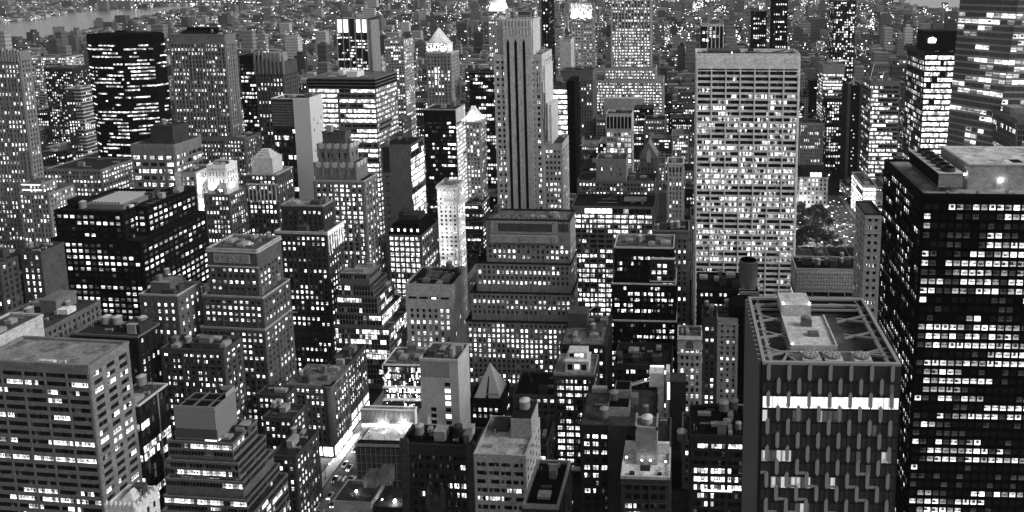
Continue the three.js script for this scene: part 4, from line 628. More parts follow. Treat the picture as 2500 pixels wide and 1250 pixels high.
{ // angled crystal tower at the top right
  const D0 = 548, b = new Building('crystal_tower', 'tall faceted glass tower with slanting edge at the top right', 'tower', { a: [203, -D0], yaw: 0, v: 120 }, { max: 300, small: 4 });
  const r = b.r, W = wall(.26, 'plain', .4), H = 300, pale = new THREE.MeshPhysicalMaterial({ name: 'pale_glass', color: gray(.07), roughness: .25 });
  // the mass leans in as it rises: left corner cut by a tall triangular facet
  const A0 = [0, 0, -40], A1 = [13, 0, 0], A2 = [76, 0, 0], A3 = [76, 0, -46], B0 = [10, H, -36], B1 = [46, H, -8], B2 = [76, H, -8], B3 = [76, H, -46];
  b.part('glass_skin', wall(.2, 'plain', .3), (q) => { q.poly4(A1, A2, B2, B1); q.poly4(A0, A1, B1, B0); q.poly4(A2, A3, B3, B2); q.poly4(A3, A0, B0, B3); q.poly4(B1, B2, B3, B0); });
  const lerp = (p, q, t) => p.map((v, i) => v + (q[i] - v) * t), fl = 4.9;
  const face = (p0, p1, q0, q1, bays, prob) => {
    for (let j = 2; j * fl < H - 4; j++) {
      const t0 = (j * fl + 1.5) / H, t1 = (j * fl + 4.6) / H, L0 = lerp(p0, q0, t0), R0 = lerp(p1, q1, t0), L1 = lerp(p0, q0, t1), R1 = lerp(p1, q1, t1); let on = false; const rp = prob * (.6 + .7 * r()); const width = Math.hypot(R0[0] - L0[0], R0[2] - L0[2]), nb = Math.max(2, Math.round(width / bays));
      const n = new THREE.Vector3(R0[0] - L0[0], R0[1] - L0[1], R0[2] - L0[2]).cross(new THREE.Vector3(L1[0] - L0[0], L1[1] - L0[1], L1[2] - L0[2])).normalize();
      const off = (v, d) => [v[0] + n.x * d, v[1] + n.y * d, v[2] + n.z * d];
      const sp0 = lerp(p0, q0, (j * fl) / H), sp1 = lerp(p1, q1, (j * fl) / H), s2 = lerp(p0, q0, (j * fl + .9) / H), s3 = lerp(p1, q1, (j * fl + .9) / H);
      b.part('floor_band', W, (q) => { q.poly4(off(sp0, .3), off(sp1, .3), off(s3, .3), off(s2, .3)); q.poly4(off(s2, .3), off(s3, .3), s3, s2); });
      for (let i = 0; i < nb; i++) {
        if (r() < .4) on = r() < rp;
        const a = lerp(L0, R0, (i + .04) / nb), c = lerp(L0, R0, (i + .96) / nb), d = lerp(L1, R1, (i + .96) / nb), e = lerp(L1, R1, (i + .04) / nb), lv = on ? 1 + Math.floor(r() * 2.6) : -1;
        const world = v3.set(...a).add(b.g.position).clone().project(camera), vis = Math.abs(world.x) < 1.03 && Math.abs(world.y) < 1.03;
        const uv = cellUV(Math.floor(r() * 48)), q = new Geo(); q.quad(off(a, .12), off(c, .12), off(d, .12), off(e, .12), [n.x, n.y, n.z], uv);
        if (vis && a[1] > 120) q.build('window', lv < 0 ? pale : litMat[lv], b.g); else { const k = lv < 0 ? 'd' : lv; b.rest ??= {}; const g = b.rest[k] ??= new Geo(); g.quad(off(a, .12), off(c, .12), off(d, .12), off(e, .12), [n.x, n.y, n.z], uv); }
      }
    }
  };
  face(A1, A2, B1, B2, 4.6, .75); face(A0, A1, B0, B1, 5.5, .45);
  for (const k in b.rest) { const m = b.rest[k].build(k === 'd' ? 'dark_windows' : 'lit_windows', k === 'd' ? glassMat[1] : litMat[k], b.g); m.userData.kind = 'stuff'; }
}
{ // tower with glowing sign box
  const f = ribbon(wall(.03, 'plain', .5), { bay: 4.5, n: 3, wh: .62, fl: 4.9, p: .9, mix: .2, top: 2.5, em: [0, 1, 4, 5, 1], rowP: { 5: .4, 15: .3 } });
  const b = mk('logoTower', 'lit_office_tower', 'dark office tower with bright window ribbons and a small glowing roof sign', 'tower', { wall: f.wall, f, l: style(f, { p: .4, mix: .3, em: [3, 4, 3, 1, 0], rowP: undefined }), r: f }, [{ v: .05, n: 3 }]);
  const y = b.seq[0][5];
  b.part('sign_box', wall(.03, 'plain'), (q) => q.box(2, 30, y, y + 18, -30, -8));
  b.part('illuminated_sign', glow(3.2), (q) => { for (const [a, h] of [[0, 3.4], [2, 4.2], [4, 3]]) { q.cyl(6 + a, y + 8, -7.9, 1.1, 1.1, h, 10); q.cyl(6.6 + a, y + 9.4, -7.9, 1, .8, h * .8, 10); } }); b.done();
}
{ // black stepped terrace block, left
  const S = { wall: wall(.014, 'plain', .9), bay: 4.2, fl: 3.85, ww: .68, wh: .52, p: .5, m: .8, top: 1.6, pr: .45, mix: .25, em: [2, 3, 5, 2, 0], dim: .15 };
  const b = mk('blackTerrace', 'black_terraced_office', 'black stepped office block with white-lit square windows and ribbed roof light, left', 'building', [style(S, { rowP: { 0: .25, 1: .5, 2: .35, 3: .55, 4: .6, 5: .2, 6: .05, 7: .7, 8: .6, 9: .8, 10: .85, 11: .8 } }), style(S, { rowP: { 0: .3, 1: .4, 2: .6, 3: .3 } }), S], [{ v: .03 }, { v: .05, ph: 1.4, n: 3 }, { v: .05, n: 2 }]);
  const t = b.seq[1], y = t[5];
  for (let k = 0; k < 9; k++) b.part('saw_tooth', metal(.28, .7), (q) => { const x = t[0] + 17 + k * 2.2; q.poly4([x, y + 3, t[3] - 30], [x, y + 3, t[3] - 8], [x + 1.1, y + 5, t[3] - 8], [x + 1.1, y + 5, t[3] - 30]); q.poly4([x + 2.2, y + 3, t[3] - 8], [x + 2.2, y + 3, t[3] - 30], [x + 1.1, y + 5, t[3] - 30], [x + 1.1, y + 5, t[3] - 8]); q.tri([x, y + 3, t[3] - 8], [x + 2.2, y + 3, t[3] - 8], [x + 1.1, y + 5, t[3] - 8]); });
  b.part('roof_frame', metal(.25, .6), (q) => { q.box(t[0] + 14, t[0] + 39, y, y + 3, t[3] - 31, t[3] - 7.4); q.box(t[0] + 13, t[0] + 40, y + 3, y + 3.2, t[3] - 31.4, t[3] - 7); });
  b.part('stair_house', dim, (q) => q.box(t[0] + 3, t[0] + 11, y, y + 6, t[3] - 14, t[3] - 6)); b.part('drum', wall(.5), (q) => q.cyl(t[1] - 2, y, t[3] - 10, 1.4, 1.4, 2.4, 14)); b.done();
}
{ const S = punched(wall(.11), { bay: 3.8, fl: 4, ww: .34, wh: .5, p: .25, top: 4 });
  const b = mk('brickHotel', 'brick_hotel', 'small brick hotel with pale terrace rail in front of the black stepped block', 'building', S, [{ v: .1, ph: .8, pm: wall(.25) }, { v: .2, ph: .5 }], {});
  const t = b.seq[1]; b.part('plant_opening', dim, (q) => { q.box(t[0] + 1, t[0] + 4.6, t[4] + 1.4, t[5] - 1, t[3], t[3] + .05); q.box(t[0] + 5.4, t[0] + 9.6, t[4] + 1.4, t[5] - 1, t[3], t[3] + .05); }); b.done(); }
{ const S = punched(wall(.03), { bay: 3.4, fl: 3.8, ww: .4, p: .16 });
  const b = mk('tankBrick', 'tank_brick_block', 'dark brick block with two round water tanks, left foreground', 'building', S, [{ v: .05, ph: .8, pm: wall(.12), n: 4 }]);
  const y = b.seq[0][5]; b.tank(-26, y, -11, 2.1, 3.6, 1.2, .18); b.tank(-20, y, -11, 2.1, 3.6, 1.2, .18); b.part('plant_house', wall(.06), (q) => { q.box(-11, -2, y, y + 4, -12, -4); q.box(-11.3, -1.7, y + 4, y + 4.5, -12.3, -3.7); }); b.part('plant_opening', black, (q) => { q.box(-10, -7, y + 1, y + 3.4, -4, -3.95); q.box(-6, -3, y + 1, y + 3.4, -4, -3.95); }); b.done(); }
{ const S = punched(wall(.08), { bay: 3.6, n: 2, gap: .3, fl: 3.1, ww: .52, wh: .52, p: .45, mix: .6, top: 1.4 });
  mk('brickApartments', 'brick_apartments', 'brick apartment block with paired lit windows above the glass slab', 'building', S, [{ v: .04, n: 4 }, { v: .05, n: 2 }]).done(); }
{ const S = punched(wall(.1), { bay: 3.3, fl: 3.55, ww: .5, wh: .5, p: .42, top: 1.6 });
  const b = mk('friezeTower', 'frieze_tower', 'brick apartment tower with carved stone frieze under its roofline', 'tower', [S, S, style(S, { top: 10.5, p: .35, bands: [[0, .5], [3, .4]] })], [{ v: .08, n: 3, pm: wall(.22) }, { v: .08, pm: wall(.22), n: 2 }, { v: .1, ph: 1, pm: wall(.26), n: 6 }]);
  const t = b.seq[2], y = t[5];
  b.part('frieze', wall(.26), (q) => { q.box(t[0] + 4, t[1] - 4, y - 7.2, y - 2, t[3] + .3, t[3] + .55); q.box(t[0] - .4, t[1] + .4, y - 1.2, y - .3, t[3], t[3] + .9); q.box(t[0] - .4, t[1] + .4, y - 9.6, y - 9, t[3], t[3] + .9); q.box(t[1], t[1] + .9, y - 1.2, y - .3, t[2], t[3]); });
  b.part('medallion', wall(.2), (q) => { const g = new THREE.TorusGeometry(1.4, .35, 8, 20); q.add(g, (t[0] + t[1]) / 2, y - 4.6, t[3] + .6); });
  for (let k = 0; k < 6; k++) b.part('frieze_panel', wall(.18), (q) => { const x = t[0] + 5 + k * 3.4; q.box(x, x + 2.6, y - 6.6, y - 2.6, t[3] + .55, t[3] + .68); });
  b.part('dome_vent', wall(.4), (q) => q.cyl((t[0] + t[1]) / 2 + 4, y, t[3] - 10, 2, .4, 1.4, 16)); b.done();
}
{ const S = punched(wall(.065), { bay: 3.1, fl: 3.6, ww: .46, wh: .52, p: .3, top: 2, bands: [[4, .4]] });
  const b = mk('litCrownBrick', 'lit_crown_tower', 'brick tower whose upper right corner is floodlit white', 'tower', [S, style(S, { rowP: { 0: .75, 1: .2, 2: .1 } }), style(S, { p: .12, top: 3 })], [{ v: .06, n: 3 }, { v: .1, ph: 1.6, pm: wall(.3), n: 3 }, { v: .2, ph: 1, pm: wall(.2), n: 3 }]);
  const t = b.seq[1], y = t[5];
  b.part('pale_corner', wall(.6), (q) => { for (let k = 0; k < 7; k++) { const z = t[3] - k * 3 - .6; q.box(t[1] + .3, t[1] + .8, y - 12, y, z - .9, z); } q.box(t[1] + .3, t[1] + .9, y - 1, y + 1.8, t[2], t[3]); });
  b.flood(t[1] + 3.2, y - 13, t[3] - 6, t[1], y - 1, t[3] - 6, 420, .8); b.flood(t[1] + 3.2, y - 13, t[3] - 14, t[1], y - 1, t[3] - 14, 300, .8); b.part('light_arm', metal(.2), (q) => { q.box(t[1] + .3, t[1] + 3.4, y - 13.6, y - 13.3, t[3] - 6.2, t[3] - 5.8); q.box(t[1] + .3, t[1] + 3.4, y - 13.6, y - 13.3, t[3] - 14.2, t[3] - 13.8); }); b.done();
}
{ const c = curtain(wall(.12, 'plain', .5), { bay: 1.9, fl: 3.3, p: .06, ww: .84, wh: .84, pr: .22, mix: .3, top: .3, bot: 0 });
  const k = style(c, { rowP: { 0: .4 } });
  mk('stepGlass', 'stepped_glass_office', 'dark glass office stepping out floor by floor, near the centre left', 'building', [style(c, { p: .3 }), { wall: c.wall, f: style(c, { p: .2 }), r: style(c, { p: .8, em: [0, 1, 3, 4, 2] }), l: c }, k, c, c], [{ v: .06, pm: wall(.1), ph: .8 }, { v: .06, pm: wall(.1), ph: .8 }, { v: .06, pm: wall(.1), ph: .8 }, { v: .06, pm: wall(.1), ph: .8 }, { v: .2, ph: .5, n: 3 }]).done(); }
{ const f = punched(wall(.27), { bay: 3.9, fl: 3.9, ww: .44, wh: .64, p: .3, top: 15, m: 1.6, cols: { 5: .9 } });
  const b = mk('stoneBlank', 'blank_stone_block', 'grey stone block with blank attic and tall window strips, centre', 'building', { wall: f.wall, f, r: style(f, { ww: .16, p: .1, top: 5 }), l: f }, [{ v: .04, ph: 1.4, n: 4 }]);
  const y = b.seq[0][5], x0 = b.seq[0][0];
  b.part('attic_slot', dim, (q) => { for (let k = 0; k < 4; k++) q.box(x0 + 2 + k * 7, x0 + 7.4 + k * 7, y - 8.4, y - 7, .44, .5); }); b.part('slot_light', glow(1.4), (q) => q.box(x0 + 17, x0 + 20, y - 8.3, y - 7.4, .5, .56)); 
  b.part('roof_fan', wall(.16), (q) => { for (let k = 0; k < 5; k++) q.box(x0 + 9 + (k % 2) * 4.6, x0 + 13 + (k % 2) * 4.6, y, y + 2.2, -20 + Math.floor(k / 2) * 5.4, -16 + Math.floor(k / 2) * 5.4); q.box(x0 + 21, x0 + 26, y, y + 3, -14, -6); }); b.part('corner_tank', wall(.2), (q) => q.cyl(-2.6, y, -24, 2.4, 2.4, 3, 18)); b.done();
}
{ // floodlit white tower
  const S = punched(wall(.6), { bay: 3.4, n: 2, gap: .35, fl: 3.7, ww: .5, wh: .5, p: .35, top: 2, dim: .5, bot: 8 });
  const b = mk('whiteLit', 'floodlit_white_tower', 'slim white tower floodlit from top to bottom, centre', 'tower', { wall: wall(.6), f: S, r: S, l: S }, [{ v: .4, ph: 1.4, e: .7, n: 3 }]);
  const [x0, x1, z0, z1, , y] = b.seq[0];
  b.part('colonnade', wall(.6), (q) => { for (let k = 0; k < 6; k++) q.box(x0 + .6 + k * 3.1, x0 + 1.5 + k * 3.1, y - 12, y - 2, z1 + .3, z1 + .9); q.box(x0 - .8, x1 + .8, y - 1.4, y + .2, z1, z1 + 1.2); q.box(x0 - .6, x1 + .6, y - 13, y - 12, z1, z1 + 1); for (let k = 0; k < 6; k++) q.box(x1 + .3, x1 + .9, y - 12, y - 2, z0 + .4 + k * 3, z0 + 1.3 + k * 3); q.box(x1, x1 + 1.2, y - 1.4, y + .2, z0, z1); q.box(x1, x1 + 1, y - 13, y - 12, z0, z1); });
  for (const [ly, cd] of [[6, 420], [22, 420], [38, 420], [54, 420], [70, 420]]) { b.flood(x0 + 4, ly, z1 + 9, x0 + 4, ly + 18, z1, cd, 1.1); b.flood(x1 + 9, ly, z1 - 8, x1, ly + 18, z1 - 8, cd * .8, 1.1); b.part('light_arm', metal(.2), (q) => { q.beam([x0 + 4, ly - .4, z1], [x0 + 4, ly - .4, z1 + 9.2], .16); q.beam([x1, ly - .4, z1 - 8], [x1 + 9.2, ly - .4, z1 - 8], .16); }); } b.done();
}
{ // mansard hall
  const S = punched(wall(.12), { bay: 4.2, n: 2, gap: .25, fl: 4.2, ww: .62, wh: .62, p: .95, top: 1, em: [0, 1, 4, 5, 0] });
  const b = mk('mansard', 'mansard_hall', 'hall with black mansard roof, five lit dormers and bright tall windows', 'building', { wall: S.wall, f: S, side: style(S, { p: .3 }) }, [{ ph: .4, v: .03, e: .8 }]);
  const [x0, x1, z0, z1, , y] = b.seq[0], h = 8;
  b.part('mansard_roof', wall(.012), (q) => { const c = [[x0, y + .3, z1], [x1, y + .3, z1], [x1, y + .3, z0], [x0, y + .3, z0]], d = [[x0 + 3, y + h, z1 - 4], [x1 - 4, y + h, z1 - 4], [x1 - 4, y + h, z0 + 4], [x0 + 3, y + h, z0 + 4]]; for (let k = 0; k < 4; k++) q.poly4(c[k], c[(k + 1) % 4], d[(k + 1) % 4], d[k]); q.poly4(...d); });
  for (let k = 0; k < 5; k++) { const x = x0 + 3.2 + k * 5, m = b.part('dormer', dim, (q) => { q.box(x - 1, x + 1, y + 2.4, y + 5.4, z1 - 4, z1 - .9); }); new Geo().cyl(x, y + 3, z1 - .86, .7, .7, .02, 4).build('dormer_sill', dim, m); new Geo().box(x - .7, x + .7, y + 2.8, y + 5, z1 - .88, z1 - .84).build('dormer_window', glow(1.6), m); }
  b.part('roof_plant', wall(.06), (q) => { q.box(x0 + 6, x0 + 20, y + h, y + h + 4, -24, -12); q.box(x0 + 3, x0 + 8, y + h, y + h + 6, -22, -14); }); b.done();
}
{ // scalloped deco crown
  const S = punched(wall(.15), { bay: 4.6, n: 2, gap: .3, fl: 3.4, ww: .56, wh: .6, p: .5, top: 2, pr: .6, spr: .3, mix: .5 });
  const U = style(S, { fl: 7, wh: .55, n: 1, ww: .36, p: .05, top: 5 });
  const b = mk('scallop', 'scalloped_tower', 'brick tower with scalloped arched crown in three tiers', 'tower', [S, style(U, { p: .12 }), U, { wall: wall(.1), f: wall(.1), side: {} }], [{ v: .05, pm: wall(.24) }, { v: .05, pm: wall(.24) }, { v: .05, pm: wall(.2) }, { v: .03, n: 2 }]);
  for (const k of [1, 2]) { const t = b.seq[k], y = t[5], n = k === 1 ? 5 : 4, w = (t[1] - t[0]) / n; for (let i = 0; i < n; i++) b.part('scallop_arch', wall(.3), (q) => { const g = new THREE.CylinderGeometry(w * .36, w * .36, .7, 18); g.rotateX(Math.PI / 2); q.add(g, t[0] + w * (i + .5), y - .4, t[3] + .5); }); for (let i = 0; i < 3; i++) b.part('scallop_arch', wall(.3), (q) => { const g = new THREE.CylinderGeometry(2, 2, .7, 18); g.rotateZ(Math.PI / 2); q.add(g, t[1] + .5, y - .4, t[3] - 3 - i * 5); }); for (let i = 0; i <= n; i++) b.part('crown_pier', wall(.16), (q) => q.box(t[0] + w * i - .7, t[0] + w * i + .7, y - 9, y + 1.6, t[3] - .2, t[3] + 1)); }
  b.done();
}
{ // bright lit box with banded top
  const S = ribbon(wall(.14), { bay: 5.6, n: 3, wh: .58, fl: 4.55, p: .97, mix: .1, top: 9.5, em: [0, 1, 3, 6, 1], cols: { 14: .1, 15: .15 }, spr: .4, pr: .3 });
  const b = mk('litBox', 'bright_office_box', 'broad office box ablaze with bright window ribbons under dark top bands', 'building', { wall: S.wall, f: S, r: style(S, { em: [1, 5, 5, 2, 0], wh: .5, p: .9, cols: undefined, fl: 4.55 }), l: S }, [{ v: .14, ph: .8, n: 5 }], { small: 3.5 });
  const [x0, x1, z0, z1, , y] = b.seq[0];
  for (let k = 0; k < 3; k++) b.part('dark_band', wall(.02), (q) => { q.box(x0 - .2, x1 + .4, y - 2.2 - k * 3, y - .4 - k * 3, z1, z1 + .8); q.box(x1, x1 + .8, y - 2.2 - k * 3, y - .4 - k * 3, z0, z1 + .8); });
  b.part('roof_house', wall(.45), (q) => { q.box(x0 + 30, x0 + 40, y, y + 5, -26, -12); q.box(x0 + 18, x0 + 23, y, y + 5, -34, -20); }); b.part('roof_pipes', metal(.4), (q) => { for (let k = 0; k < 5; k++) q.beam([x0 + 4 + k * 2, y + .6, -40], [x0 + 14 + k * 1.6, y + .6, -8], .5); }); b.done();
}
{ // dark front, pale blank side
  const S = ribbon(wall(.05), { bay: 7, n: 4, wh: .6, fl: 5.6, p: .28, mix: .15, top: 26, em: [1, 2, 4, 4, 0] });
  const b = mk('blankSide', 'blank_sided_office', 'dark office with a tall pale windowless side wall', 'building', { wall: wall(.4), f: S, r: {}, l: S }, [{ v: .05, ph: 1, n: 3, pm: wall(.4) }]);
  const [x0, x1, z0, z1, , y] = b.seq[0], r = rng(3);
  b.part('louvre_band', wall(.12), (q) => { for (let k = 0; k < 9; k++) q.box(x0, x0 + 18.6, y - 4 - k * 2.4, y - 2.4 - k * 2.4, z1 + .3, z1 + .5); });
  b.part('pale_shaft', wall(.36, 'plain'), (q) => q.box(x0 + 19, x1 + .1, 0, y + .6, z1, z1 + 1)); b.part('pale_side', wall(.36, 'plain'), (q) => q.box(x1, x1 + .5, 0, y + 1.6, z0, z1 + 1));
  for (let k = 0; k < 15; k++) b.pane({ s: 'r', o: z1, d: x1 + .5 }, 4 + Math.floor(r() * 4) * 6, y - 18 - Math.floor(r() * 8) * 4.5, 1, 2.2, r() < .2 ? 2 : -1, 20); b.done();
}
{ const b = mk('greySlab', 'grey_blank_slab', 'grey blank slab with brightly lit stair side, left of the floodlit white tower', 'building', { wall: wall(.16), f: wall(.16), r: ribbon(wall(.16), { bay: 9, n: 4, fl: 5, wh: .78, p: .6, em: [0, 1, 3, 5, 3], mix: .2 }), l: {} }, [{ v: .05, n: 3 }]);
  const [x0, , , z1, , y] = b.seq[0]; b.part('dark_bay', wall(.06), (q) => q.box(x0 + 1.5, x0 + 7, y - 22, y - 1, z1, z1 + .2)); b.part('wall_vent', wall(.07), (q) => { for (let k = 0; k < 7; k++) q.box(x0 + 3, x0 + 6, y - 26 - k * 6, y - 25 - k * 6, z1, z1 + .2); }); b.done(); }
{ const S = ribbon(wall(.02), { bay: 4, n: 2, fl: 4, wh: .5, ww: .9, p: .02, mix: .4, top: 7 });
  const b = mk('blackSlab', 'black_slab', 'plain black slab with one column of lit windows and white-striped side', 'building', { wall: wall(.02), f: style(S, { cols: { 11: .7, 10: .5 } }), r: ribbon(wall(.3), { bay: 9, n: 3, fl: 4, wh: .5, p: .75, top: 12, em: [0, 2, 4, 4, 0] }), l: S }, [{ v: .06, ph: 1, n: 3, pm: wall(.25) }], { small: 3.5 }); b.done(); }
{ const S = punched(wall(.22), { bay: 3.4, fl: 4, ww: .46, p: .4, top: 4 });
  const b = mk('pyramidSmall', 'small_pyramid_tower', 'slim tower with glowing white pyramid cap beside the black slab', 'tower', { wall: S.wall, f: S, side: style(S, { p: .5 }) }, [{ v: .4, ph: .6, pm: wall(.5) }], { small: 3.5 });
  const [x0, x1, z0, z1, , y] = b.seq[0], cx = (x0 + x1) / 2, cz = (z0 + z1) / 2;
  const g = new THREE.CylinderGeometry(2.6, 11.5, 12, 4); g.rotateY(Math.PI / 4); b.part('pyramid_cap', wall(.65), (q) => { q.add(g, cx, y + 6, cz); for (let k = -4; k <= 4; k++) q.beam([cx + k * 1.8, y + .2, z1 - 1.6], [cx + k * .4, y + 11.8, cz + 1.8], .3); });
  b.part('cap_finial', wall(.4), (q) => q.box(cx - 2, cx + 2, y + 12, y + 13, cz - 2, cz + 2));
  b.flood(cx - 4, y + .4, z1 + 3.2, cx - 1, y + 8, cz + 4, 520, 1); b.flood(cx + 4, y + .4, z1 + 3.2, cx + 1, y + 8, cz + 4, 520, 1); b.flood(x1 + 3, y + .4, cz, cx + 3, y + 8, cz, 420, 1); b.part('light_ledge', wall(.3), (q) => { q.box(x0 - 3.6, x1 + 3.6, y - .6, y + .02, z1, z1 + 3.8); q.box(x1, x1 + 3.6, y - .6, y + .02, z0, z1); }); b.done();
}
{ const S = punched(wall(.2), { bay: 4, fl: 4.2, ww: .44, p: .12, top: 3, pr: .6 });
  const b = mk('pyramidTall', 'tall_pyramid_tower', 'ornate tower with floodlit lantern and steep pale pyramid roof', 'tower', [S, style(S, { wall: wall(.45), fl: 8, wh: .6, ww: .34, p: .02, top: 1 })], [{ v: .3, ph: 1.2, e: .9, pm: wall(.3) }, { v: .3, ph: .8, e: .8, pm: wall(.5) }], { small: 3.5 });
  const t = b.seq[1], y = t[5], cx = (t[0] + t[1]) / 2, cz = (t[2] + t[3]) / 2, g = new THREE.CylinderGeometry(1.2, 15, 17, 4); g.rotateY(Math.PI / 4);
  b.part('pyramid_roof', wall(.5), (q) => q.add(g, cx, y + 9.3, cz)); b.part('arched_window', glow(.9), (q) => { for (let k = 0; k < 3; k++) q.box(cx - 2, cx + 2, b.seq[0][5] - 22 - k * 7, b.seq[0][5] - 17 - k * 7, b.seq[0][3] + .62, b.seq[0][3] + .68); });
  for (const dx of [-9, 0, 9]) b.flood(cx + dx, b.seq[0][5] + 1.6, t[3] + 4.4, cx + dx * .6, y + 6, cz + 8, 420, 1.1); b.flood(t[1] + 4, b.seq[0][5] + 1.6, cz, cx + 6, y + 6, cz, 420, 1.1);
  b.part('corner_urn', wall(.4), (q) => { for (const a of [t[0], t[1]]) q.cyl(a, y - .5, t[3], 1, .2, 4, 8); }); b.done();
}
mk('darkOffice', 'dark_office', 'dark office slab with lit square windows left of the black-striped tower', 'building', punched(wall(.02), { bay: 3, fl: 4.2, ww: .7, wh: .6, p: .3, em: [1, 2, 4, 4, 0] }), [{ v: .04, n: 2 }], { small: 4 }).done();
{ // tower with three black vertical strips
  const w = wall(.33), S = punched(w, { bay: 3, n: 2, gap: .35, fl: 4.35, ww: .56, wh: .5, p: .16, top: 4, dim: .2 });
  const b = mk('stripeTower', 'black_striped_tower', 'tall stone tower with three black vertical strips up its blank front, centre', 'tower', [S, { wall: w, f: style(S, { bay: 3.65, skip: (i) => i > 1 && i < 8 }), r: S, l: S }, { wall: w, f: w, side: {} }], [{ v: .08, pm: wall(.3) }, { v: .1 }, { v: .1, ph: 1.6, n: 2 }]);
  const t = b.seq[1], c = b.seq[2], x = t[0] + 7.6, top = c[5] - 16;
  b.part('blank_front', wall(.33), (q) => q.box(x, x + 21.6, 0, c[5] - 4, t[3], t[3] + .9));
  for (const d of [2.6, 8.4, 14.6]) b.part('black_strip', wall(.006, 'plain', .4), (q) => { q.box(x + d, x + d + 2.1, 40, top, t[3] + .9, t[3] + .94); q.poly4([x + d, top, t[3] + .92], [x + d + 2.1, top, t[3] + .92], [x + d + 1.05, top + 3, t[3] + .92], [x + d + 1.05, top + 3, t[3] + .92]); });
  b.part('crown_fins', wall(.38), (q) => { for (let k = 0; k < 9; k++) q.box(x + .4 + k * 2.5, x + 1.6 + k * 2.5, c[5] - 10, c[5] + 1.4, t[3] - .8, t[3] + 1.2); q.box(x - .5, x + 22, c[5] - 5.2, c[5] - 4, t[3] - .5, t[3] + 1.3); });
  b.part('crown_frame', metal(.4), (q) => { for (const a of [2, 10, 20]) { q.beam([x + a, c[5], c[3] - 4], [x + a, c[5] + 7, c[3] - 4], .4); } q.beam([x + 2, c[5] + 7, c[3] - 4], [x + 20, c[5] + 7, c[3] - 4], .4); q.beam([x + 2, c[5] + 4, c[3] - 4], [x + 20, c[5] + 4, c[3] - 4], .3); });
  b.part('shoulder', wall(.36), (q) => { q.box(t[1] - 5.4, t[1] + 2, 0, t[5] - 8, t[2] + 6, t[3] - 2); q.box(t[1] + 2, t[1] + 6, 0, t[5] - 38, t[2] + 8, t[3] - 3); for (let k = 0; k < 5; k++) q.box(t[1] - 3 + k * 1.6, t[1] - 2.2 + k * 1.6, t[5] - 30 - k * 9, t[5] - 4 - k * 8, t[3] - 4, t[3] + .5); }); b.done();
}
{ const S = punched(wall(.17), { bay: 2.95, fl: 3.4, ww: .46, wh: .6, p: .4, rv: .8, mix: .2, top: 1.4, m: .7 });
  const U = style(S, { top: 15.5, p: .5 });
  const b = mk('tieredLimestone', 'tiered_limestone_block', 'limestone office block in wide stacked tiers with dark ledges, centre', 'building', [style(S, { p: .6 }), style(S, { rowP: { 0: .05, 1: .6, 2: .7, 3: .2 } }), style(S, { rowP: { 0: .1, 1: .6, 2: .3 } }), U], [{ v: .02, pm: wall(.03), e: .7, ph: .6 }, { v: .02, pm: wall(.03), e: .7, ph: .6 }, { v: .02, pm: wall(.03), e: .7, ph: .6 }, { v: .12, ph: 1.2, pm: wall(.05), n: 3 }]);
  const t = b.seq[3], y = t[5];
  b.part('attic', wall(.2), (q) => { q.box(t[0] + 3, t[1] - 8, y - 8, y, t[3] + .3, t[3] + .9); q.box(t[0] + 3, t[1] - 8, y - 13.5, y - 8.8, t[3] + .3, t[3] + 2.2); }); b.part('attic_panel', wall(.08), (q) => { q.box(t[0] + 8, t[1] - 11, y - 6.6, y - 1.4, t[3] + .9, t[3] + 1); q.box(t[1] - 7, t[1] - 1, y - 6.6, y - 1.4, t[3] + .3, t[3] + .4); });
  b.part('roof_trestle', metal(.25), (q) => { for (let k = 0; k < 8; k++) { const x = t[0] + 5 + k * 6; q.beam([x, y + 1, t[3] - 1], [x + 2, y + 3.2, t[3] - 3], .3); q.beam([x + 4, y + 1, t[3] - 1], [x + 2, y + 3.2, t[3] - 3], .3); } q.beam([t[0] + 4, y + 3.2, t[3] - 3], [t[1] - 2, y + 3.2, t[3] - 3], .3); });
  b.done(); }
{ const S = ribbon(wall(.1), { bay: 7, n: 3, fl: 4.9, wh: .66, p: .95, em: [0, 1, 3, 7, 2], top: 3, mix: .1 });
  const b = mk('brightRibbon', 'glowing_ribbon_office', 'white glowing ribbon-window office right of the black-striped tower', 'building', { wall: S.wall, f: style(S, { rowP: { 7: .6, 8: .5, 10: .7 } }), side: style(S, { p: .05, wall: wall(.01) }) }, [{ v: .05, n: 3 }], { small: 3.5 });
  b.part('dark_end', wall(.01), (q) => q.box(-7, .3, 0, b.seq[0][5] + 6, -30, .5)); b.done(); }
{ const S = punched(wall(.13), { bay: 5.4, n: 3, gap: .3, fl: 3.65, ww: .78, wh: .58, p: .6, rv: .7, mix: .3, top: 5.5, em: [1, 2, 4, 5, 0], rowP: { 0: .9, 1: .8, 2: .85, 3: .15, 4: .6, 5: .6, 6: .1, 7: .3, 8: .6, 9: .75, 10: .5, 11: .9, 12: .5 } });
  const b = mk('litOffice', 'lit_window_office', 'office block with dense rows of lit windows and bright glazed top floor', 'building', S, [{ v: .04, ph: .6, n: 6 }]);
  const [x0, x1, , z1, , y] = b.seq[0];
  for (let k = 0; k < 12; k++) b.pane({ s: 'f', o: x0, d: z1 + .4 }, 11 + k * 3.9, y - 2.6, 3.5, 3.4, k < 5 ? 3 : k === 7 ? 1 : -1, 34 + k);
  b.part('roof_derrick', metal(.2), (q) => { q.beam([x0 + 22, y + 3, -8], [x0 + 34, y + 7, -10], .3); q.beam([x0 + 34, y, -10], [x0 + 34, y + 8, -10], .3); q.box(x0 + 36, x0 + 52, y + 2.4, y + 3, -16, -6); }); b.done(); }
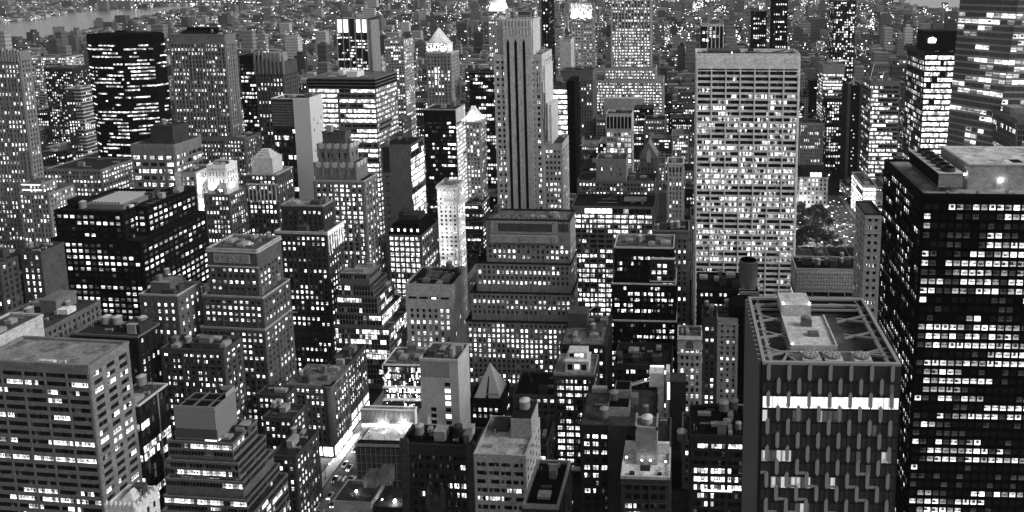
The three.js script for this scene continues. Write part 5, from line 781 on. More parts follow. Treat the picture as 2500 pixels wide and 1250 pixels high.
mk('stepStone', 'stepped_stone_office', 'grey stepped stone office behind the lit window office', 'building', [punched(wall(.14), { bay: 2.8, fl: 3.8, ww: .46, p: .4 }), punched(wall(.18), { bay: 9, fl: 4.5, ww: .12, p: .2, top: 6 })], [{ v: .06, n: 6 }, { v: .08, n: 3 }]).done();
{ const S = punched(wall(.02), { bay: 4, n: 2, gap: .3, fl: 3.6, ww: .66, wh: .56, p: .35, rv: .8, mix: .3, top: 1.4 }), R = { v: .12, pm: wall(.3), pt: .3, ph: .8 };
  const b = mk('darkStep', 'dark_setback_tower', 'dark setback tower with pale roof copings and scattered lit windows', 'tower', [S, S, style(S, { top: 5, rowP: { 0: .1, 1: .3, 2: .4, 3: .1 } })], [R, style(R, { v: .04 }), style(R, { n: 6 })]); const t = b.seq[2];
  b.part('side_wing', wall(.05), (q) => q.box(t[1] - 14, t[1] + .6, 0, t[5] - 6, t[3] - 1, t[3] + 2)); for (let j = 0; j < 12; j++) for (let i = 0; i < 4; i++) b.pane({ s: 'f', o: t[1] - 14, d: t[3] + 2 }, 2 + i * 3.4, t[5] - 10 - j * 4, 2.2, 2.2, b.r() < .4 ? 2 : -1, Math.floor(b.r() * 48)); b.part('wing_coping', wall(.32), (q) => { for (const yy of [6, 20]) q.box(t[1] - 14.4, t[1] + .9, t[5] - yy, t[5] - yy + .6, t[3] - 1.2, t[3] + 2.3); }); b.done(); }
{ const S = punched(wall(.14), { bay: 3.4, fl: 3.6, ww: .4, p: .15, top: 5, bands: [[0, 1], [2, .6], [6, .5]] });
  const b = mk('corniceTower', 'corniced_tower', 'plain corniced stone tower between the dark setback tower and the white grid', 'tower', S, [{ v: .04, e: .8, n: 7 }]); const y = b.seq[0][5]; b.part('pump_house', wall(.4), (q) => { q.box(-12, -9, y, y + 4.6, -9, -5); q.box(-21, -17, y, y + 3, -7, -3); }); b.part('chimney', wall(.08), (q) => q.box(-20, -15, y, y + 22, -19, -13)); b.done(); }
{ const S = punched(wall(.3), { bay: 3, fl: 3.9, ww: .36, p: .12, top: 8, pr: .6, bands: [[0, .8], [1, .6], [8, .6]] });
  const b = mk('ornateTower', 'ornate_slim_tower', 'slim ornate pale tower with arcaded top left of the white grid', 'tower', S, [{ v: .1, e: .9, pm: wall(.4) }], { small: 3.5 }); const [x0, , , z1, , y] = b.seq[0]; for (let k = 0; k < 4; k++) b.part('arch', wall(.05), (q) => { q.box(x0 + 1.2 + k * 3, x0 + 2.8 + k * 3, y - 7, y - 3, z1 + .6, z1 + .66); const g = new THREE.CylinderGeometry(.8, .8, .06, 14); g.rotateX(Math.PI / 2); q.add(g, x0 + 2 + k * 3, y - 3, z1 + .63); }); b.done(); }
{ const S = curtain(wall(.3), { bay: 3.2, n: 1, fl: 5, ww: .8, wh: .7, p: .8, em: [2, 5, 3, 1, 0], top: 17, mix: .2, pr: .3 });
  const b = mk('columnTop', 'column_topped_block', 'glass block with dark columned attic above dimly glowing floors', 'building', S, [{ v: .06, n: 4 }], { small: 4 }); const [x0, x1, , z1, , y] = b.seq[0]; b.part('attic_recess', wall(.03), (q) => q.box(x0 + .4, x1 - .4, y - 13, y - 2, z1 + .3, z1 + .36)); for (let k = 0; k <= 7; k++) b.part('attic_column', wall(.45), (q) => q.box(x0 + k * (x1 - x0) / 7 - .25, x0 + k * (x1 - x0) / 7 + .25, y - 13, y - 1, z1 + .3, z1 + 1)); b.done(); }
{ const S = punched(wall(.14), { bay: 3, fl: 3.8, ww: .4, p: .15 });
  const b = mk('gable', 'gabled_block', 'dark gabled block with pointed arch window in its stepped front', 'building', S, [{ v: .04 }], { small: 4 }); const [x0, x1, z0, z1, , y] = b.seq[0], m = (x0 + x1) / 2; b.part('gable_front', wall(.16), (q) => { q.poly4([x0, y, z1 + .4], [x1, y, z1 + .4], [m, y + 14, z1 + .4], [m, y + 14, z1 + .4]); q.poly4([x1, y, z1 + .4], [x1, y, z0], [m, y + 14, z0], [m, y + 14, z1 + .4]); q.poly4([x0, y, z0], [x0, y, z1 + .4], [m, y + 14, z1 + .4], [m, y + 14, z0]); }); b.part('pointed_window', wall(.3), (q) => { q.box(m - 2, m + 2, y - 4, y + 4, z1 + .4, z1 + .7); q.tri([m - 2, y + 4, z1 + .7], [m + 2, y + 4, z1 + .7], [m, y + 8, z1 + .7]); }); b.done(); }
{ // big setback skyscraper cut by the top edge
  const S = punched(wall(.25), { bay: 4.6, n: 2, gap: .5, fl: 4.35, ww: .62, wh: .5, p: .8, rv: .3, mix: .6, em: [1, 3, 4, 3, 0], top: 3, pr: .8, spr: .4 });
  const b = mk('spireless', 'setback_skyscraper', 'huge setback skyscraper with ranks of lit windows, cut off by the top edge', 'skyscraper', [S, S, style(S, { rowP: { 4: .9, 5: .4, 6: .2, 8: .6, 9: .25, 10: .3, 12: .25, 13: .3 } })], [{ v: .2, n: 4 }, { v: .15 }, { v: .1 }], { small: 3 });
  const t = b.seq[2]; for (let k = 0; k <= 6; k++) b.part('tower_rib', wall(.3), (q) => q.box(t[0] + k * (t[1] - t[0]) / 6 - .7, t[0] + k * (t[1] - t[0]) / 6 + .7, t[4], t[5], t[3] + .5, t[3] + 1.5)); b.part('podium', wall(.3), (q) => q.box(-84, -26, 0, 82, -4, 14)); b.done();
}
{ const S = punched(wall(.06), { bay: 3, fl: 3.7, ww: .5, p: .25 });
  const b = mk('lRoof', 'u_roof_block', 'dark block with grey U-shaped roof and ribbed side wall', 'building', { wall: S.wall, f: S, r: style(S, { bay: 1.4, wh: .8, p: .1 }), l: S }, [{ v: .16, n: 4 }]); const [x0, x1, z0, z1, , y] = b.seq[0]; b.part('roof_house', wall(.09), (q) => { q.box(x0 + 1, x0 + 12, y, y + 9, z0 + 4, z0 + 14); q.box(x0 + 14, x0 + 21, y, y + 2.4, z0 + 10, z0 + 22); }); b.part('slope_beam', wall(.3), (q) => q.beam([x0 + 8, y + 1, z0 - 2], [x1 - 6, y + 8, z0 - 6], .5)); b.done(); }
{ const S = punched(wall(.06), { bay: 3.6, n: 2, gap: .3, fl: 4, ww: .62, p: .3, top: 2 });
  const b = mk('lowFacades', 'arcaded_loft', 'low loft row with arched windows behind the small lit crane', 'building', S, [{ v: .03, n: 6 }]); const [x0, x1, z0, z1, , y] = b.seq[0];
  for (let k = 0; k < 5; k++) b.part('arched_bay', wall(.1), (q) => { const g = new THREE.TorusGeometry(1.7, .3, 6, 14, Math.PI); q.add(g, x0 + 2.6 + k * 4, y - 12, z1 + .4); });
  // roof crane and its lit cabin
  b.part('crane_boom', wall(.7), (q) => { q.beam([x0 + 6, y - 7, z1 + 10], [x0 + 22, y - 3, z1 + 8], .7); q.beam([x0 + 6, y - 6, z1 + 10], [x0 + 22, y - 1.6, z1 + 8], .3); }); b.part('crane_house', wall(.6), (q) => { q.box(x0 + 20, x0 + 28, 0, y + 1, z1 + 1, z1 + 9); q.box(x0 + 29, x0 + 31, 0, y + 2, z1 + 1, z1 + 9); }); b.part('light_well', glow(1.5), (q) => { q.box(x0 + 20.4, x0 + 27.6, y + 1, y + 1.4, z1 + 1.4, z1 + 2); q.box(x0 + 30, x0 + 31.4, y - 14, y - 4, z1 + 9, z1 + 9.1); }); b.lamp(x0 + 18, y - 2, z1 + 10, .3, 14, 60); b.part('dark_house', wall(.07), (q) => q.box(x0 + 31.2, x0 + 40, 0, y - 3, z1 + 1, z1 + 10)); b.done(); }
{ const S = punched(wall(.3), { bay: 3.2, fl: 4, ww: .5, p: .25, top: 7 });
  const b = mk('archFacade', 'white_arched_facade', 'narrow white carved facade with one great arched window', 'building', S, [{ v: .1, pm: wall(.4) }]); const y = b.seq[0][5]; b.part('great_arch', wall(.05), (q) => { q.box(4.6, 9, y - 8, y - 4, .3, .4); const g = new THREE.CylinderGeometry(2.2, 2.2, .1, 18); g.rotateX(Math.PI / 2); q.add(g, 6.8, y - 4, .36); }); b.part('carved_frieze', wall(.45), (q) => { q.box(-.3, 14, y - 9.6, y - 8.8, 0, .8); q.box(-.3, 14, y - .8, y, 0, .9); for (let k = 0; k < 9; k++) q.box(.4 + k * 1.5, 1.4 + k * 1.5, y - 10.6, y - 9.8, .3, .6); }); for (let k = 0; k < 5; k++) b.part('arch_mullion', wall(.4), (q) => q.box(4.8 + k, 5 + k, y - 8, y - 2.6 + (k === 2 ? .5 : 0), .4, .5)); b.done(); }
mk('narrowBrick', 'narrow_brick_house', 'narrow dark brick house between the white arched facade and pale slab', 'building', punched(wall(.07), { bay: 2.6, fl: 3.6, p: .25, top: 5 }), [{ v: .04, n: 3 }]).done();
{ const S = ribbon(wall(.26), { bay: 9.4, n: 6, fl: 4.6, wh: .6, p: .6, top: 14, rowP: { 0: .05, 1: .75, 2: 1 }, em: [0, 1, 3, 6, 0], gap: .15 });
  const b = mk('textured', 'waffle_parapet_block', 'low grey block with waffle-textured parapet below the little park', 'building', S, [{ v: .02, ph: 1, n: 7 }]); const [x0, x1, , z1, , y] = b.seq[0]; for (let j = 0; j < 5; j++) for (let i = 0; i < 24; i++) b.part('waffle_block', wall(.34), (q) => q.box(x0 + .6 + i * 1.65 + (j % 2) * .4, x0 + 1.6 + i * 1.65 + (j % 2) * .4, y - 2.4 - j * 2.3, y - 1 - j * 2.3, z1 + .3, z1 + .75)); b.done(); }
mk('slimTower', 'slim_pale_tower', 'slim pale tower with paired small windows against the black tower', 'tower', punched(wall(.28), { bay: 4, n: 2, gap: 1, fl: 4.4, ww: .5, wh: .42, p: .1, top: 2 }), [{ v: .08, pm: wall(.06) }]).done();
{ const S = ribbon(wall(.3), { bay: 6, fl: 4.6, wh: .7, p: .97, em: [0, 0, 2, 6, 4], top: 2, mix: .1 }); mk('litCorner', 'blazing_corner_store', 'low corner store blazing white along the bright avenue, right of the park', 'building', S, [{ v: .08, n: 3 }]).done(); }
{ const S = ribbon(wall(.16), { bay: 9, n: 4, fl: 5, wh: .55, p: .3, top: 5, em: [3, 4, 2, 1, 0] });
  const b = mk('ribbonColumn', 'banded_glass_tower', 'banded glass tower with one bright column of ribbons and a roof crane', 'tower', { wall: S.wall, f: style(S, { cols: { 0: .98, 1: .98, 2: .95, 3: .95, 4: .9 }, em: [1, 2, 4, 4, 0] }), l: S, r: S }, [{ v: .1, n: 4 }], { small: 3.5 }); const y = b.seq[0][5];
  b.part('roof_crane', wall(.4), (q) => { q.beam([2, y, -16], [7, y + 18, -18], .7); q.beam([7, y + 18, -18], [9, y + 18.6, -18], .5); q.beam([16, y, -14], [18, y + 10, -15], .6); q.beam([12, y + 9, -15], [22, y + 10, -15], .5); }); b.lamp(14, y + 5, -9, .9, 6, 0); b.done(); }
{ const b = mk('pinTower', 'twin_shaft_tower', 'dark twin-shafted tower with spiky top left of the banded glass tower', 'tower', { wall: wall(.05), f: wall(.05), side: {} }, [{ v: .05 }]); const [x0, x1, , z1, , y] = b.seq[0]; for (const x of [x0 - 1, x1 - 2]) b.part('shaft', wall(.14), (q) => q.box(x, x + 3, 0, y + 3, z1 - 2, z1 + 1)); b.part('spike', wall(.4), (q) => { q.cyl(x0 + 6, y, z1 - 4, 1.4, .2, 12, 8); q.beam([x0, y + 3, z1], [x0 + 6, y + 8, z1 - 4], .4); q.beam([x1, y + 3, z1], [x0 + 6, y + 8, z1 - 4], .4); }); for (let k = 0; k < 22; k++) if (b.r() < .5) b.pane({ s: 'f', o: x0, d: z1 }, 5 + 3 * b.r(), y - 6 - k * 4.5, 1.6, 1.4, 2, 20); b.done(); }
mk('fluted', 'fluted_grey_tower', 'pale grey tower ribbed with vertical flutes right of the white grid', 'tower', { wall: wall(.2), f: { wall: wall(.2), bay: 2.2, fl: 4.2, ww: .4, wh: .7, p: .05, pr: .8, spr: .1, top: 2 }, side: {} }, [{ v: .06, n: 4 }], { small: 4 }).done();
{ const S = punched(wall(.2), { bay: 4.4, fl: 5, ww: .5, wh: .6, p: .4, top: 1, bands: [[0, .5], [3, .5]] }); const b = mk('mansardPark', 'park_mansard_house', 'old stone house with dark mansard roof facing the little park', 'building', S, [{ v: .04, e: .8 }], { small: 4 }); const [x0, x1, z0, z1, , y] = b.seq[0]; b.part('mansard_roof', wall(.03), (q) => { const c = [[x0, y, z1], [x1, y, z1], [x1, y, z0], [x0, y, z0]], d = [[x0 + 3, y + 9, z1 - 4], [x1 - 3, y + 9, z1 - 4], [x1 - 3, y + 9, z0 + 4], [x0 + 3, y + 9, z0 + 4]]; for (let k = 0; k < 4; k++) q.poly4(c[k], c[(k + 1) % 4], d[(k + 1) % 4], d[k]); q.poly4(...d); }); for (let k = 0; k < 3; k++) b.part('dormer_window', glow(1.2), (q) => q.box(x0 + 13 + k * 4.4, x0 + 16 + k * 4.4, y + 1.4, y + 5.6, z1 - 2, z1 + .2)); b.done(); }
mk('midOffice', 'distant_step_office', 'distant stepped office with pale top behind the fluted grey tower', 'building', ribbon(wall(.22), { bay: 5, n: 3, fl: 4.4, p: .45, top: 12 }), [{ v: .12, n: 3 }], { small: 3.5 }).done();
{ // far tower block, upper left
  const w = wall(.15), S = punched(w, { bay: 3.1, n: 2, gap: .5, fl: 3.75, ww: .6, wh: .55, p: .26, rv: .5, mix: .5, top: 8, pr: .7, spr: .3 });
  const b = mk('deco', 'ornate_slab_tower', 'wide grey ornate tower with dark hipped roof, upper left', 'tower', [style(S, { top: 2, p: .35 }), { wall: w, f: style(S, { bands: [[0, .8], [2, .4]] }), r: style(S, { ww: .4, n: 1 }), l: S }], [{ v: .08, n: 3 }, { v: .1, e: 1, ph: 1.4 }], { small: 3.5 });
  const t = b.seq[1], y = t[5]; b.part('hipped_roof', wall(.03), (q) => { const c = [[t[0] + 5, y + .4, t[3] - 3], [t[1] - 6, y + .4, t[3] - 3], [t[1] - 6, y + .4, t[2] + 3], [t[0] + 5, y + .4, t[2] + 3]], d = [[t[0] + 14, y + 7, t[3] - 11], [t[1] - 12, y + 7, t[3] - 11], [t[1] - 12, y + 7, t[2] + 9], [t[0] + 14, y + 7, t[2] + 9]]; for (let k = 0; k < 4; k++) q.poly4(c[k], c[(k + 1) % 4], d[(k + 1) % 4], d[k]); q.poly4(...d); }); b.done();
}
{ // black octagonal tower
  const pl = T.octagon, b = new Building('black_octagon_tower', 'black many-sided tower with broken lit window bands, upper left', 'tower', { a: [pl.a[0] - 50, pl.a[1] - 12], yaw: 0, v: pl.v }, {}), y1 = pl.t[0][4];
  const pts = [[-37, -2], [-25, 7], [8, 9], [34, -2], [38, -14], [20, -34], [-16, -36], [-38, -18]], W = wall(.008, 'plain', .9), r = b.r;
  b.part('wall', W, (q) => { for (let k = 0; k < 8; k++) { const p = pts[k], n = pts[(k + 1) % 8]; q.poly4([p[0], 0, p[1]], [n[0], 0, n[1]], [n[0], y1, n[1]], [p[0], y1, p[1]]); q.tri([0, y1 - 2, -12], [p[0], y1 - 2, p[1]], [n[0], y1 - 2, n[1]]); } });
  b.part('roof_plant', wall(.02), (q) => { q.box(-20, 20, y1 - 2, y1 + 1, -28, -6); q.box(-10, -2, y1, y1 + 3.4, -14, -8); });
  for (const k of [7, 0, 1, 2, 3]) { const p = pts[k], n = pts[(k + 1) % 8], L = Math.hypot(n[0] - p[0], n[1] - p[1]), nb = Math.round(L / 2.1), ux = (n[0] - p[0]) / L, uz = (n[1] - p[1]) / L, nx = -uz * -1, nz = -ux; const ox = uz, oz = -ux; 
    for (let j = 0; j < 38; j++) { let on = false; const rp = clamp(.55 + (r() - .5) * .8, .05, .95), y = y1 - 12 - j * 3.85; b.part('floor_band', wall(.012, 'plain', .9), (q) => { const s = -.35; q.poly4([p[0] + ox * s, y - 2.1, p[1] + oz * s], [n[0] + ox * s, y - 2.1, n[1] + oz * s], [n[0] + ox * s, y, n[1] + oz * s], [p[0] + ox * s, y, p[1] + oz * s]); }); for (let i = 0; i < nb; i++) { if (r() < .25) on = r() < rp; if (!on && r() < .7) continue; const u = (i + .5) / nb * L, cx = p[0] + ux * u - ox * .12, cz = p[1] + uz * u - oz * .12; const lv = on ? 1 + Math.floor(r() * 2.7) : -1; const g = new Geo(), h = L / nb * .46, uv = cellUV(Math.floor(r() * 48)); g.quad([cx - ux * h, y + .1, cz - uz * h], [cx + ux * h, y + .1, cz + uz * h], [cx + ux * h, y + 1.6, cz + uz * h], [cx - ux * h, y + 1.6, cz - uz * h], [-ox, 0, -oz], uv); if (on && y > pl.v && k !== 7) g.build('window', litMat[lv], b.g); else { b.rest ??= {}; (b.rest[lv] ??= new Geo()).quad([cx - ux * h, y + .1, cz - uz * h], [cx + ux * h, y + .1, cz + uz * h], [cx + ux * h, y + 1.6, cz + uz * h], [cx - ux * h, y + 1.6, cz - uz * h], [-ox, 0, -oz], uv); } } } }
  for (const k in b.rest) { const m = b.rest[k].build(k < 0 ? 'dark_windows' : 'lit_windows', k < 0 ? glassMat[0] : litMat[k], b.g); m.userData.kind = 'stuff'; }
}
{ const S = punched(wall(.16), { bay: 3, fl: 3.9, ww: .46, p: .25, top: 7, pr: .5 }); const b = mk('fluteTower', 'fluted_top_tower', 'grey stone tower with fluted crown on the left frame edge', 'tower', S, [{ v: .1 }], { small: 3.5 }); const [x0, x1, , z1, , y] = b.seq[0]; for (let k = 0; k < 12; k++) b.part('crown_flute', wall(.24), (q) => q.box(x1 - 1.2 - k * 2.6, x1 - k * 2.6, y - 8, y + 2 + (k % 2), z1 - .5, z1 + 1)); b.done(); }
mk('leftOffice', 'stepped_lit_block', 'low stone block with dark roof and many lit windows below the black octagon', 'building', punched(wall(.2), { bay: 3.3, fl: 4, ww: .56, wh: .5, p: .6, em: [1, 3, 4, 3, 0], top: 1.5 }), [{ v: .06, n: 5 }], { small: 4 }).done();
{ const b = mk('brightLines', 'bright_banded_block', 'small stone block with two bright horizontal light bands at its top', 'building', punched(wall(.17), { bay: 2.8, fl: 4, ww: .46, p: .5 }), [{ v: .1 }, { v: .1, n: 2 }], { small: 4 }); const t = b.seq[1]; b.part('light_band', glow(1.6), (q) => { q.box(t[0] + .5, t[1] - .5, t[5] - 1, t[5] - .2, t[3] + .32, t[3] + .38); q.box(t[0] + 1, t[1], t[5] - 5.4, t[5] - 4.4, t[3] + .4, t[3] + .46); }); b.done(); }
mk('bluntOffice', 'recessed_window_office', 'grey office with deep recessed lower windows below the ornate slab tower', 'building', [ribbon(wall(.16), { bay: 7, n: 3, fl: 6, wh: .55, ww: .8, p: .5, top: 9, pr: .8 }), { wall: wall(.07), f: wall(.07), side: {} }], [{ v: .08, n: 3 }, { v: .06, n: 2 }], { small: 4 }).done();
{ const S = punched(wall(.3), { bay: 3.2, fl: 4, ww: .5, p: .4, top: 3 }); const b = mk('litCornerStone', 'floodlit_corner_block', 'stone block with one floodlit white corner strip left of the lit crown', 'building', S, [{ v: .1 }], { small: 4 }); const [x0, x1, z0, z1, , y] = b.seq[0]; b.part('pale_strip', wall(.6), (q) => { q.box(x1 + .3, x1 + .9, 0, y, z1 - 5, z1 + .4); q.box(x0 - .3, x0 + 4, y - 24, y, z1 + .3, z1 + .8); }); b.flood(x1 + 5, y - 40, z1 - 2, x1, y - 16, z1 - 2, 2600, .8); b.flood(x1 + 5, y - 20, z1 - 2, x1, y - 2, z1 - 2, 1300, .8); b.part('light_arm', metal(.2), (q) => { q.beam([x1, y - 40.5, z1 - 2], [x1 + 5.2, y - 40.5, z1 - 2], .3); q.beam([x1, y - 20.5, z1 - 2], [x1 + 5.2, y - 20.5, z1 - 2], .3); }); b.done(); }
{ const S = punched(wall(.13), { bay: 2.7, fl: 3.8, ww: .5, p: .4 }); const b = mk('crownTower', 'lit_crown_block', 'small tower with floodlit white boxy crown, left of centre', 'tower', [S, style(S, { wall: wall(.6), p: .02, ww: .3, fl: 6, top: 4 })], [{ v: .3 }, { v: .4, ph: 1.4 }], { small: 4 }); const t = b.seq[1], lo = b.seq[0]; for (const dx of [3, 11]) { b.flood(t[0] + dx, lo[5] + 1.4, t[3] + 3, t[0] + dx, t[5] - 3, t[3], 420, 1); } b.flood(t[1] + 3, lo[5] + 1.4, t[3] - 6, t[1], t[5] - 3, t[3] - 6, 380, 1); b.part('crown_vault', wall(.6), (q) => { const g = new THREE.CylinderGeometry(7, 7, 12, 20, 1, false, 0, Math.PI); g.rotateZ(Math.PI / 2); g.rotateX(-Math.PI / 2); g.scale(1, .45, 1); q.add(g, (t[0] + t[1]) / 2, t[5], (t[2] + t[3]) / 2); }); b.done(); }
{ const S = punched(wall(.1), { bay: 3.2, fl: 4, ww: .5, p: .45 }); const b = mk('ziggurat', 'ziggurat_top_block', 'block with small stepped pale ziggurat roof and columned front', 'building', [S, { wall: wall(.4), f: wall(.4), side: {} }], [{ v: .2, pm: wall(.3) }, { v: .3, ph: .4 }], { small: 4 }); const t = b.seq[1], lo = b.seq[0]; for (let k = 1; k < 5; k++) b.part('roof_step', wall(.42), (q) => q.box(t[0] + k * 1.4, t[1] - k * 1.4, t[5] + (k - 1) * 1.6, t[5] + k * 1.6, t[2] + k * 1.2, t[3] - k * 1.2)); for (let k = 0; k < 8; k++) b.part('front_column', wall(.36), (q) => q.box(lo[0] + 1 + k * 3.2, lo[0] + 2 + k * 3.2, lo[5] - 22, lo[5] - 8, lo[3] + .3, lo[3] + 1)); b.part('column_ledge', wall(.4), (q) => q.box(lo[0], lo[1] + .5, lo[5] - 8, lo[5] - 7, lo[3], lo[3] + 1.3)); b.done(); }
{ const S = punched(wall(.09), { bay: 3.4, fl: 4.6, ww: .46, p: .14, top: 12, pr: .7 }); const b = mk('gothicTower', 'dark_gothic_tower', 'dark gothic tower with spiky crown behind the blank-sided office', 'tower', S, [{ v: .05 }], { small: 4 }); const [x0, x1, z0, z1, , y] = b.seq[0]; for (let k = 0; k < 8; k++) b.part('pinnacle', wall(.16), (q) => { const x = x0 + k * (x1 - x0) / 7; q.box(x - .9, x + .9, y - 12, y + 5, z1 - 1, z1 + .9); q.cyl(x, y + 5, z1, 1.1, .05, 7 + (k % 3) * 3, 6); }); b.part('crown_house', wall(.2), (q) => { q.box(x0 + 6, x1 - 6, y, y + 9, z0 + 6, z1 - 6); }); b.done(); }
mk('blackBehind', 'black_background_slab', 'black slab with lit bands behind the ornate slab tower', 'building', ribbon(wall(.012), { bay: 5, fl: 4.4, p: .35, top: 8, em: [1, 2, 3, 3, 0] }), [{ v: .03 }], { small: 3.5 }).done();
mk('brickSide', 'blank_brick_side_house', 'brick house with blank side wall left of the black stepped block', 'building', { wall: wall(.09), f: punched(wall(.09), { bay: 3.6, fl: 4, ww: .36, p: .4 }), side: {} }, [{ v: .05, n: 3 }]).done();
mk('leftBrick', 'left_edge_brick_house', 'dark brick house on the left frame edge beside the blank brick side', 'building', punched(wall(.08), { p: .25 }), [{ v: .06, n: 3 }]).done();
{ const b = mk('longBrick', 'long_roof_block', 'long brick block with cluttered roof and pale box behind the coursed stone tower', 'building', punched(wall(.12), { bay: 2.8, fl: 3.7, ww: .46, p: .08 }), [{ v: .07, n: 6 }]); const y = b.seq[0][5]; b.part('pale_box', wall(.5), (q) => q.box(-10, -4, y, y + 2.6, -22, -17)); b.part('roof_terrace', wall(.14), (q) => { q.box(-20, -11, y, y + 6, -30, -18); q.box(-20.3, -10.7, y + 6, y + 7, -30.3, -17.7); }); b.done(); }
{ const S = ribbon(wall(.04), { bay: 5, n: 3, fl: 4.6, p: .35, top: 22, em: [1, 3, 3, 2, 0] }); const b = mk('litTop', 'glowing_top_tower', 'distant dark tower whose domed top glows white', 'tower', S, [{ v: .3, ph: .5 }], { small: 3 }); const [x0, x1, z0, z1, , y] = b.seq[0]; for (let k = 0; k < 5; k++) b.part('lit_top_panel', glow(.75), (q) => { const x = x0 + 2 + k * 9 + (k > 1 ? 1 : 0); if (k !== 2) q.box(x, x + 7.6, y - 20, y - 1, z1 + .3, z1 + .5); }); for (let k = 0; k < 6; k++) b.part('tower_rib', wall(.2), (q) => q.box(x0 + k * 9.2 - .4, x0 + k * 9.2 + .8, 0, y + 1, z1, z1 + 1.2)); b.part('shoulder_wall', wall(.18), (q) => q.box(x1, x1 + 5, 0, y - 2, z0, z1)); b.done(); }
mk('greyOffice', 'far_gridded_office', 'far pale gridded office right of the tower with glowing top', 'building', punched(wall(.26), { bay: 3.6, fl: 4, ww: .6, wh: .55, p: .3 }), [{ v: .15 }], { small: 3.5 }).done();
{ const S = punched(wall(.45), { bay: 4.4, fl: 4.6, ww: .6, wh: .5, p: .7, em: [5, 4, 1, 0, 0], top: 22 }); const b = mk('paleTower', 'pale_lit_top_tower', 'far pale gridded tower with bright floodlit top near the top edge', 'tower', S, [{ v: .3 }], { small: 3 }); const [x0, x1, z0, z1, , y] = b.seq[0]; for (let k = 0; k < 6; k++) b.part('crown_rib', wall(.6), (q) => q.box(x0 + k * 6 - .5, x0 + k * 6 + .8, y - 22, y, z1 + .3, z1 + 1.2)); for (const dx of [5, 16, 26]) b.flood(x0 + dx, y - 23, z1 + 5, x0 + dx, y - 8, z1, 1300, 1); b.part('light_ledge', wall(.4), (q) => q.box(x0 - 1, x1 + 1, y - 24, y - 23.3, z1, z1 + 5.6)); b.done(); }
mk('paleSlab', 'pale_windowless_slab', 'far pale slab with few windows left of the pale lit-top tower', 'building', { wall: wall(.35), f: wall(.35), r: punched(wall(.35), { p: .1, ww: .3 }), l: {} }, [{ v: .1 }]).done();
mk('paleBase', 'corniced_low_block', 'low corniced block with arcade below the pale lit-top tower', 'building', punched(wall(.13), { bay: 3.6, fl: 5, ww: .4, p: .3, top: 12, pr: .8 }), [{ v: .06, e: 1.4, n: 6 }], { small: 3.5 }).done();
mk('darkSlabFar', 'thin_dark_slab', 'thin dark slab tower rising past the top edge, right of the black-striped tower', 'tower', punched(wall(.03), { bay: 3, fl: 4, p: .12 }), [{ v: .05 }], { small: 3.5 }).done();
{ const b = mk('columnFar', 'white_columned_box', 'far dark box with white vertical columns behind the white grid roof', 'building', punched(wall(.05), { bay: 4.6, fl: 5, ww: .7, wh: .7, p: .3 }), [{ v: .2, pm: wall(.5) }], { small: 3.5 }); const [x0, x1, , z1, , y] = b.seq[0]; for (let k = 0; k < 5; k++) b.part('white_column', wall(.6), (q) => q.box(x0 + 8 + k * 5, x0 + 9 + k * 5, 0, y, z1 + .2, z1 + 1.4)); b.done(); }
mk('towerFar', 'far_apartment_tower', 'far dark apartment tower with many tiny lit windows, top right of centre', 'tower', punched(wall(.06), { bay: 3, fl: 3.6, ww: .6, p: .4, mix: .8 }), [{ v: .2 }], { small: 3 }).done();
mk('darkFar', 'far_dark_slab', 'far dark slab above the white grid tower cut by the top edge', 'tower', punched(wall(.03), { bay: 3, fl: 3.6, p: .12 }), [{ v: .1 }], { small: 3 }).done();
mk('darkFarB', 'far_dark_stub', 'short far dark tower left of the far dark slab', 'tower', punched(wall(.04), { bay: 3, fl: 3.6, p: .12 }), [{ v: .1 }], { small: 3 }).done();
mk('bandSlab', 'pale_banded_slab', 'far pale slab dense with small lit windows right of the fluted-top tower', 'building', ribbon(wall(.24), { bay: 5, n: 3, fl: 4, wh: .45, p: .55, mix: .6, em: [3, 4, 2, 1, 0] }), [{ v: .1 }], { small: 3.5 }).done();
mk('darkGrid', 'dark_dotted_tower', 'dark residential tower dotted with tiny lights left of the black octagon', 'tower', punched(wall(.05), { bay: 3, fl: 3.4, ww: .6, p: .35, mix: .9, em: [2, 3, 3, 1, 0], top: 4 }), [{ v: .1 }], { small: 3.5 }).done();
{ const b = mk('balcony', 'white_balcony_tower', 'slim tower with stacked white balconies left of the black octagon', 'tower', punched(wall(.12), { bay: 3, fl: 3.6, p: .2 }), [{ v: .1, pm: wall(.4) }], { small: 4 }); const [, x1, z0, z1, , y] = b.seq[0]; for (let k = 0; k < 24; k++) b.part('balcony_slab', wall(.5), (q) => q.box(x1 - 7, x1 + 1.2, y - 4 - k * 4, y - 3 - k * 4, z0 + 2, z1 + 1.2)); b.done(); }
mk('dotTower', 'dark_lit_column_tower', 'dark tower with clustered lit windows between fluted tower and twin shafts', 'tower', punched(wall(.04), { bay: 3.2, fl: 4.2, ww: .55, p: .4, em: [1, 2, 4, 3, 0], top: 4 }), [{ v: .08, n: 3 }], { small: 3.5 }).done();
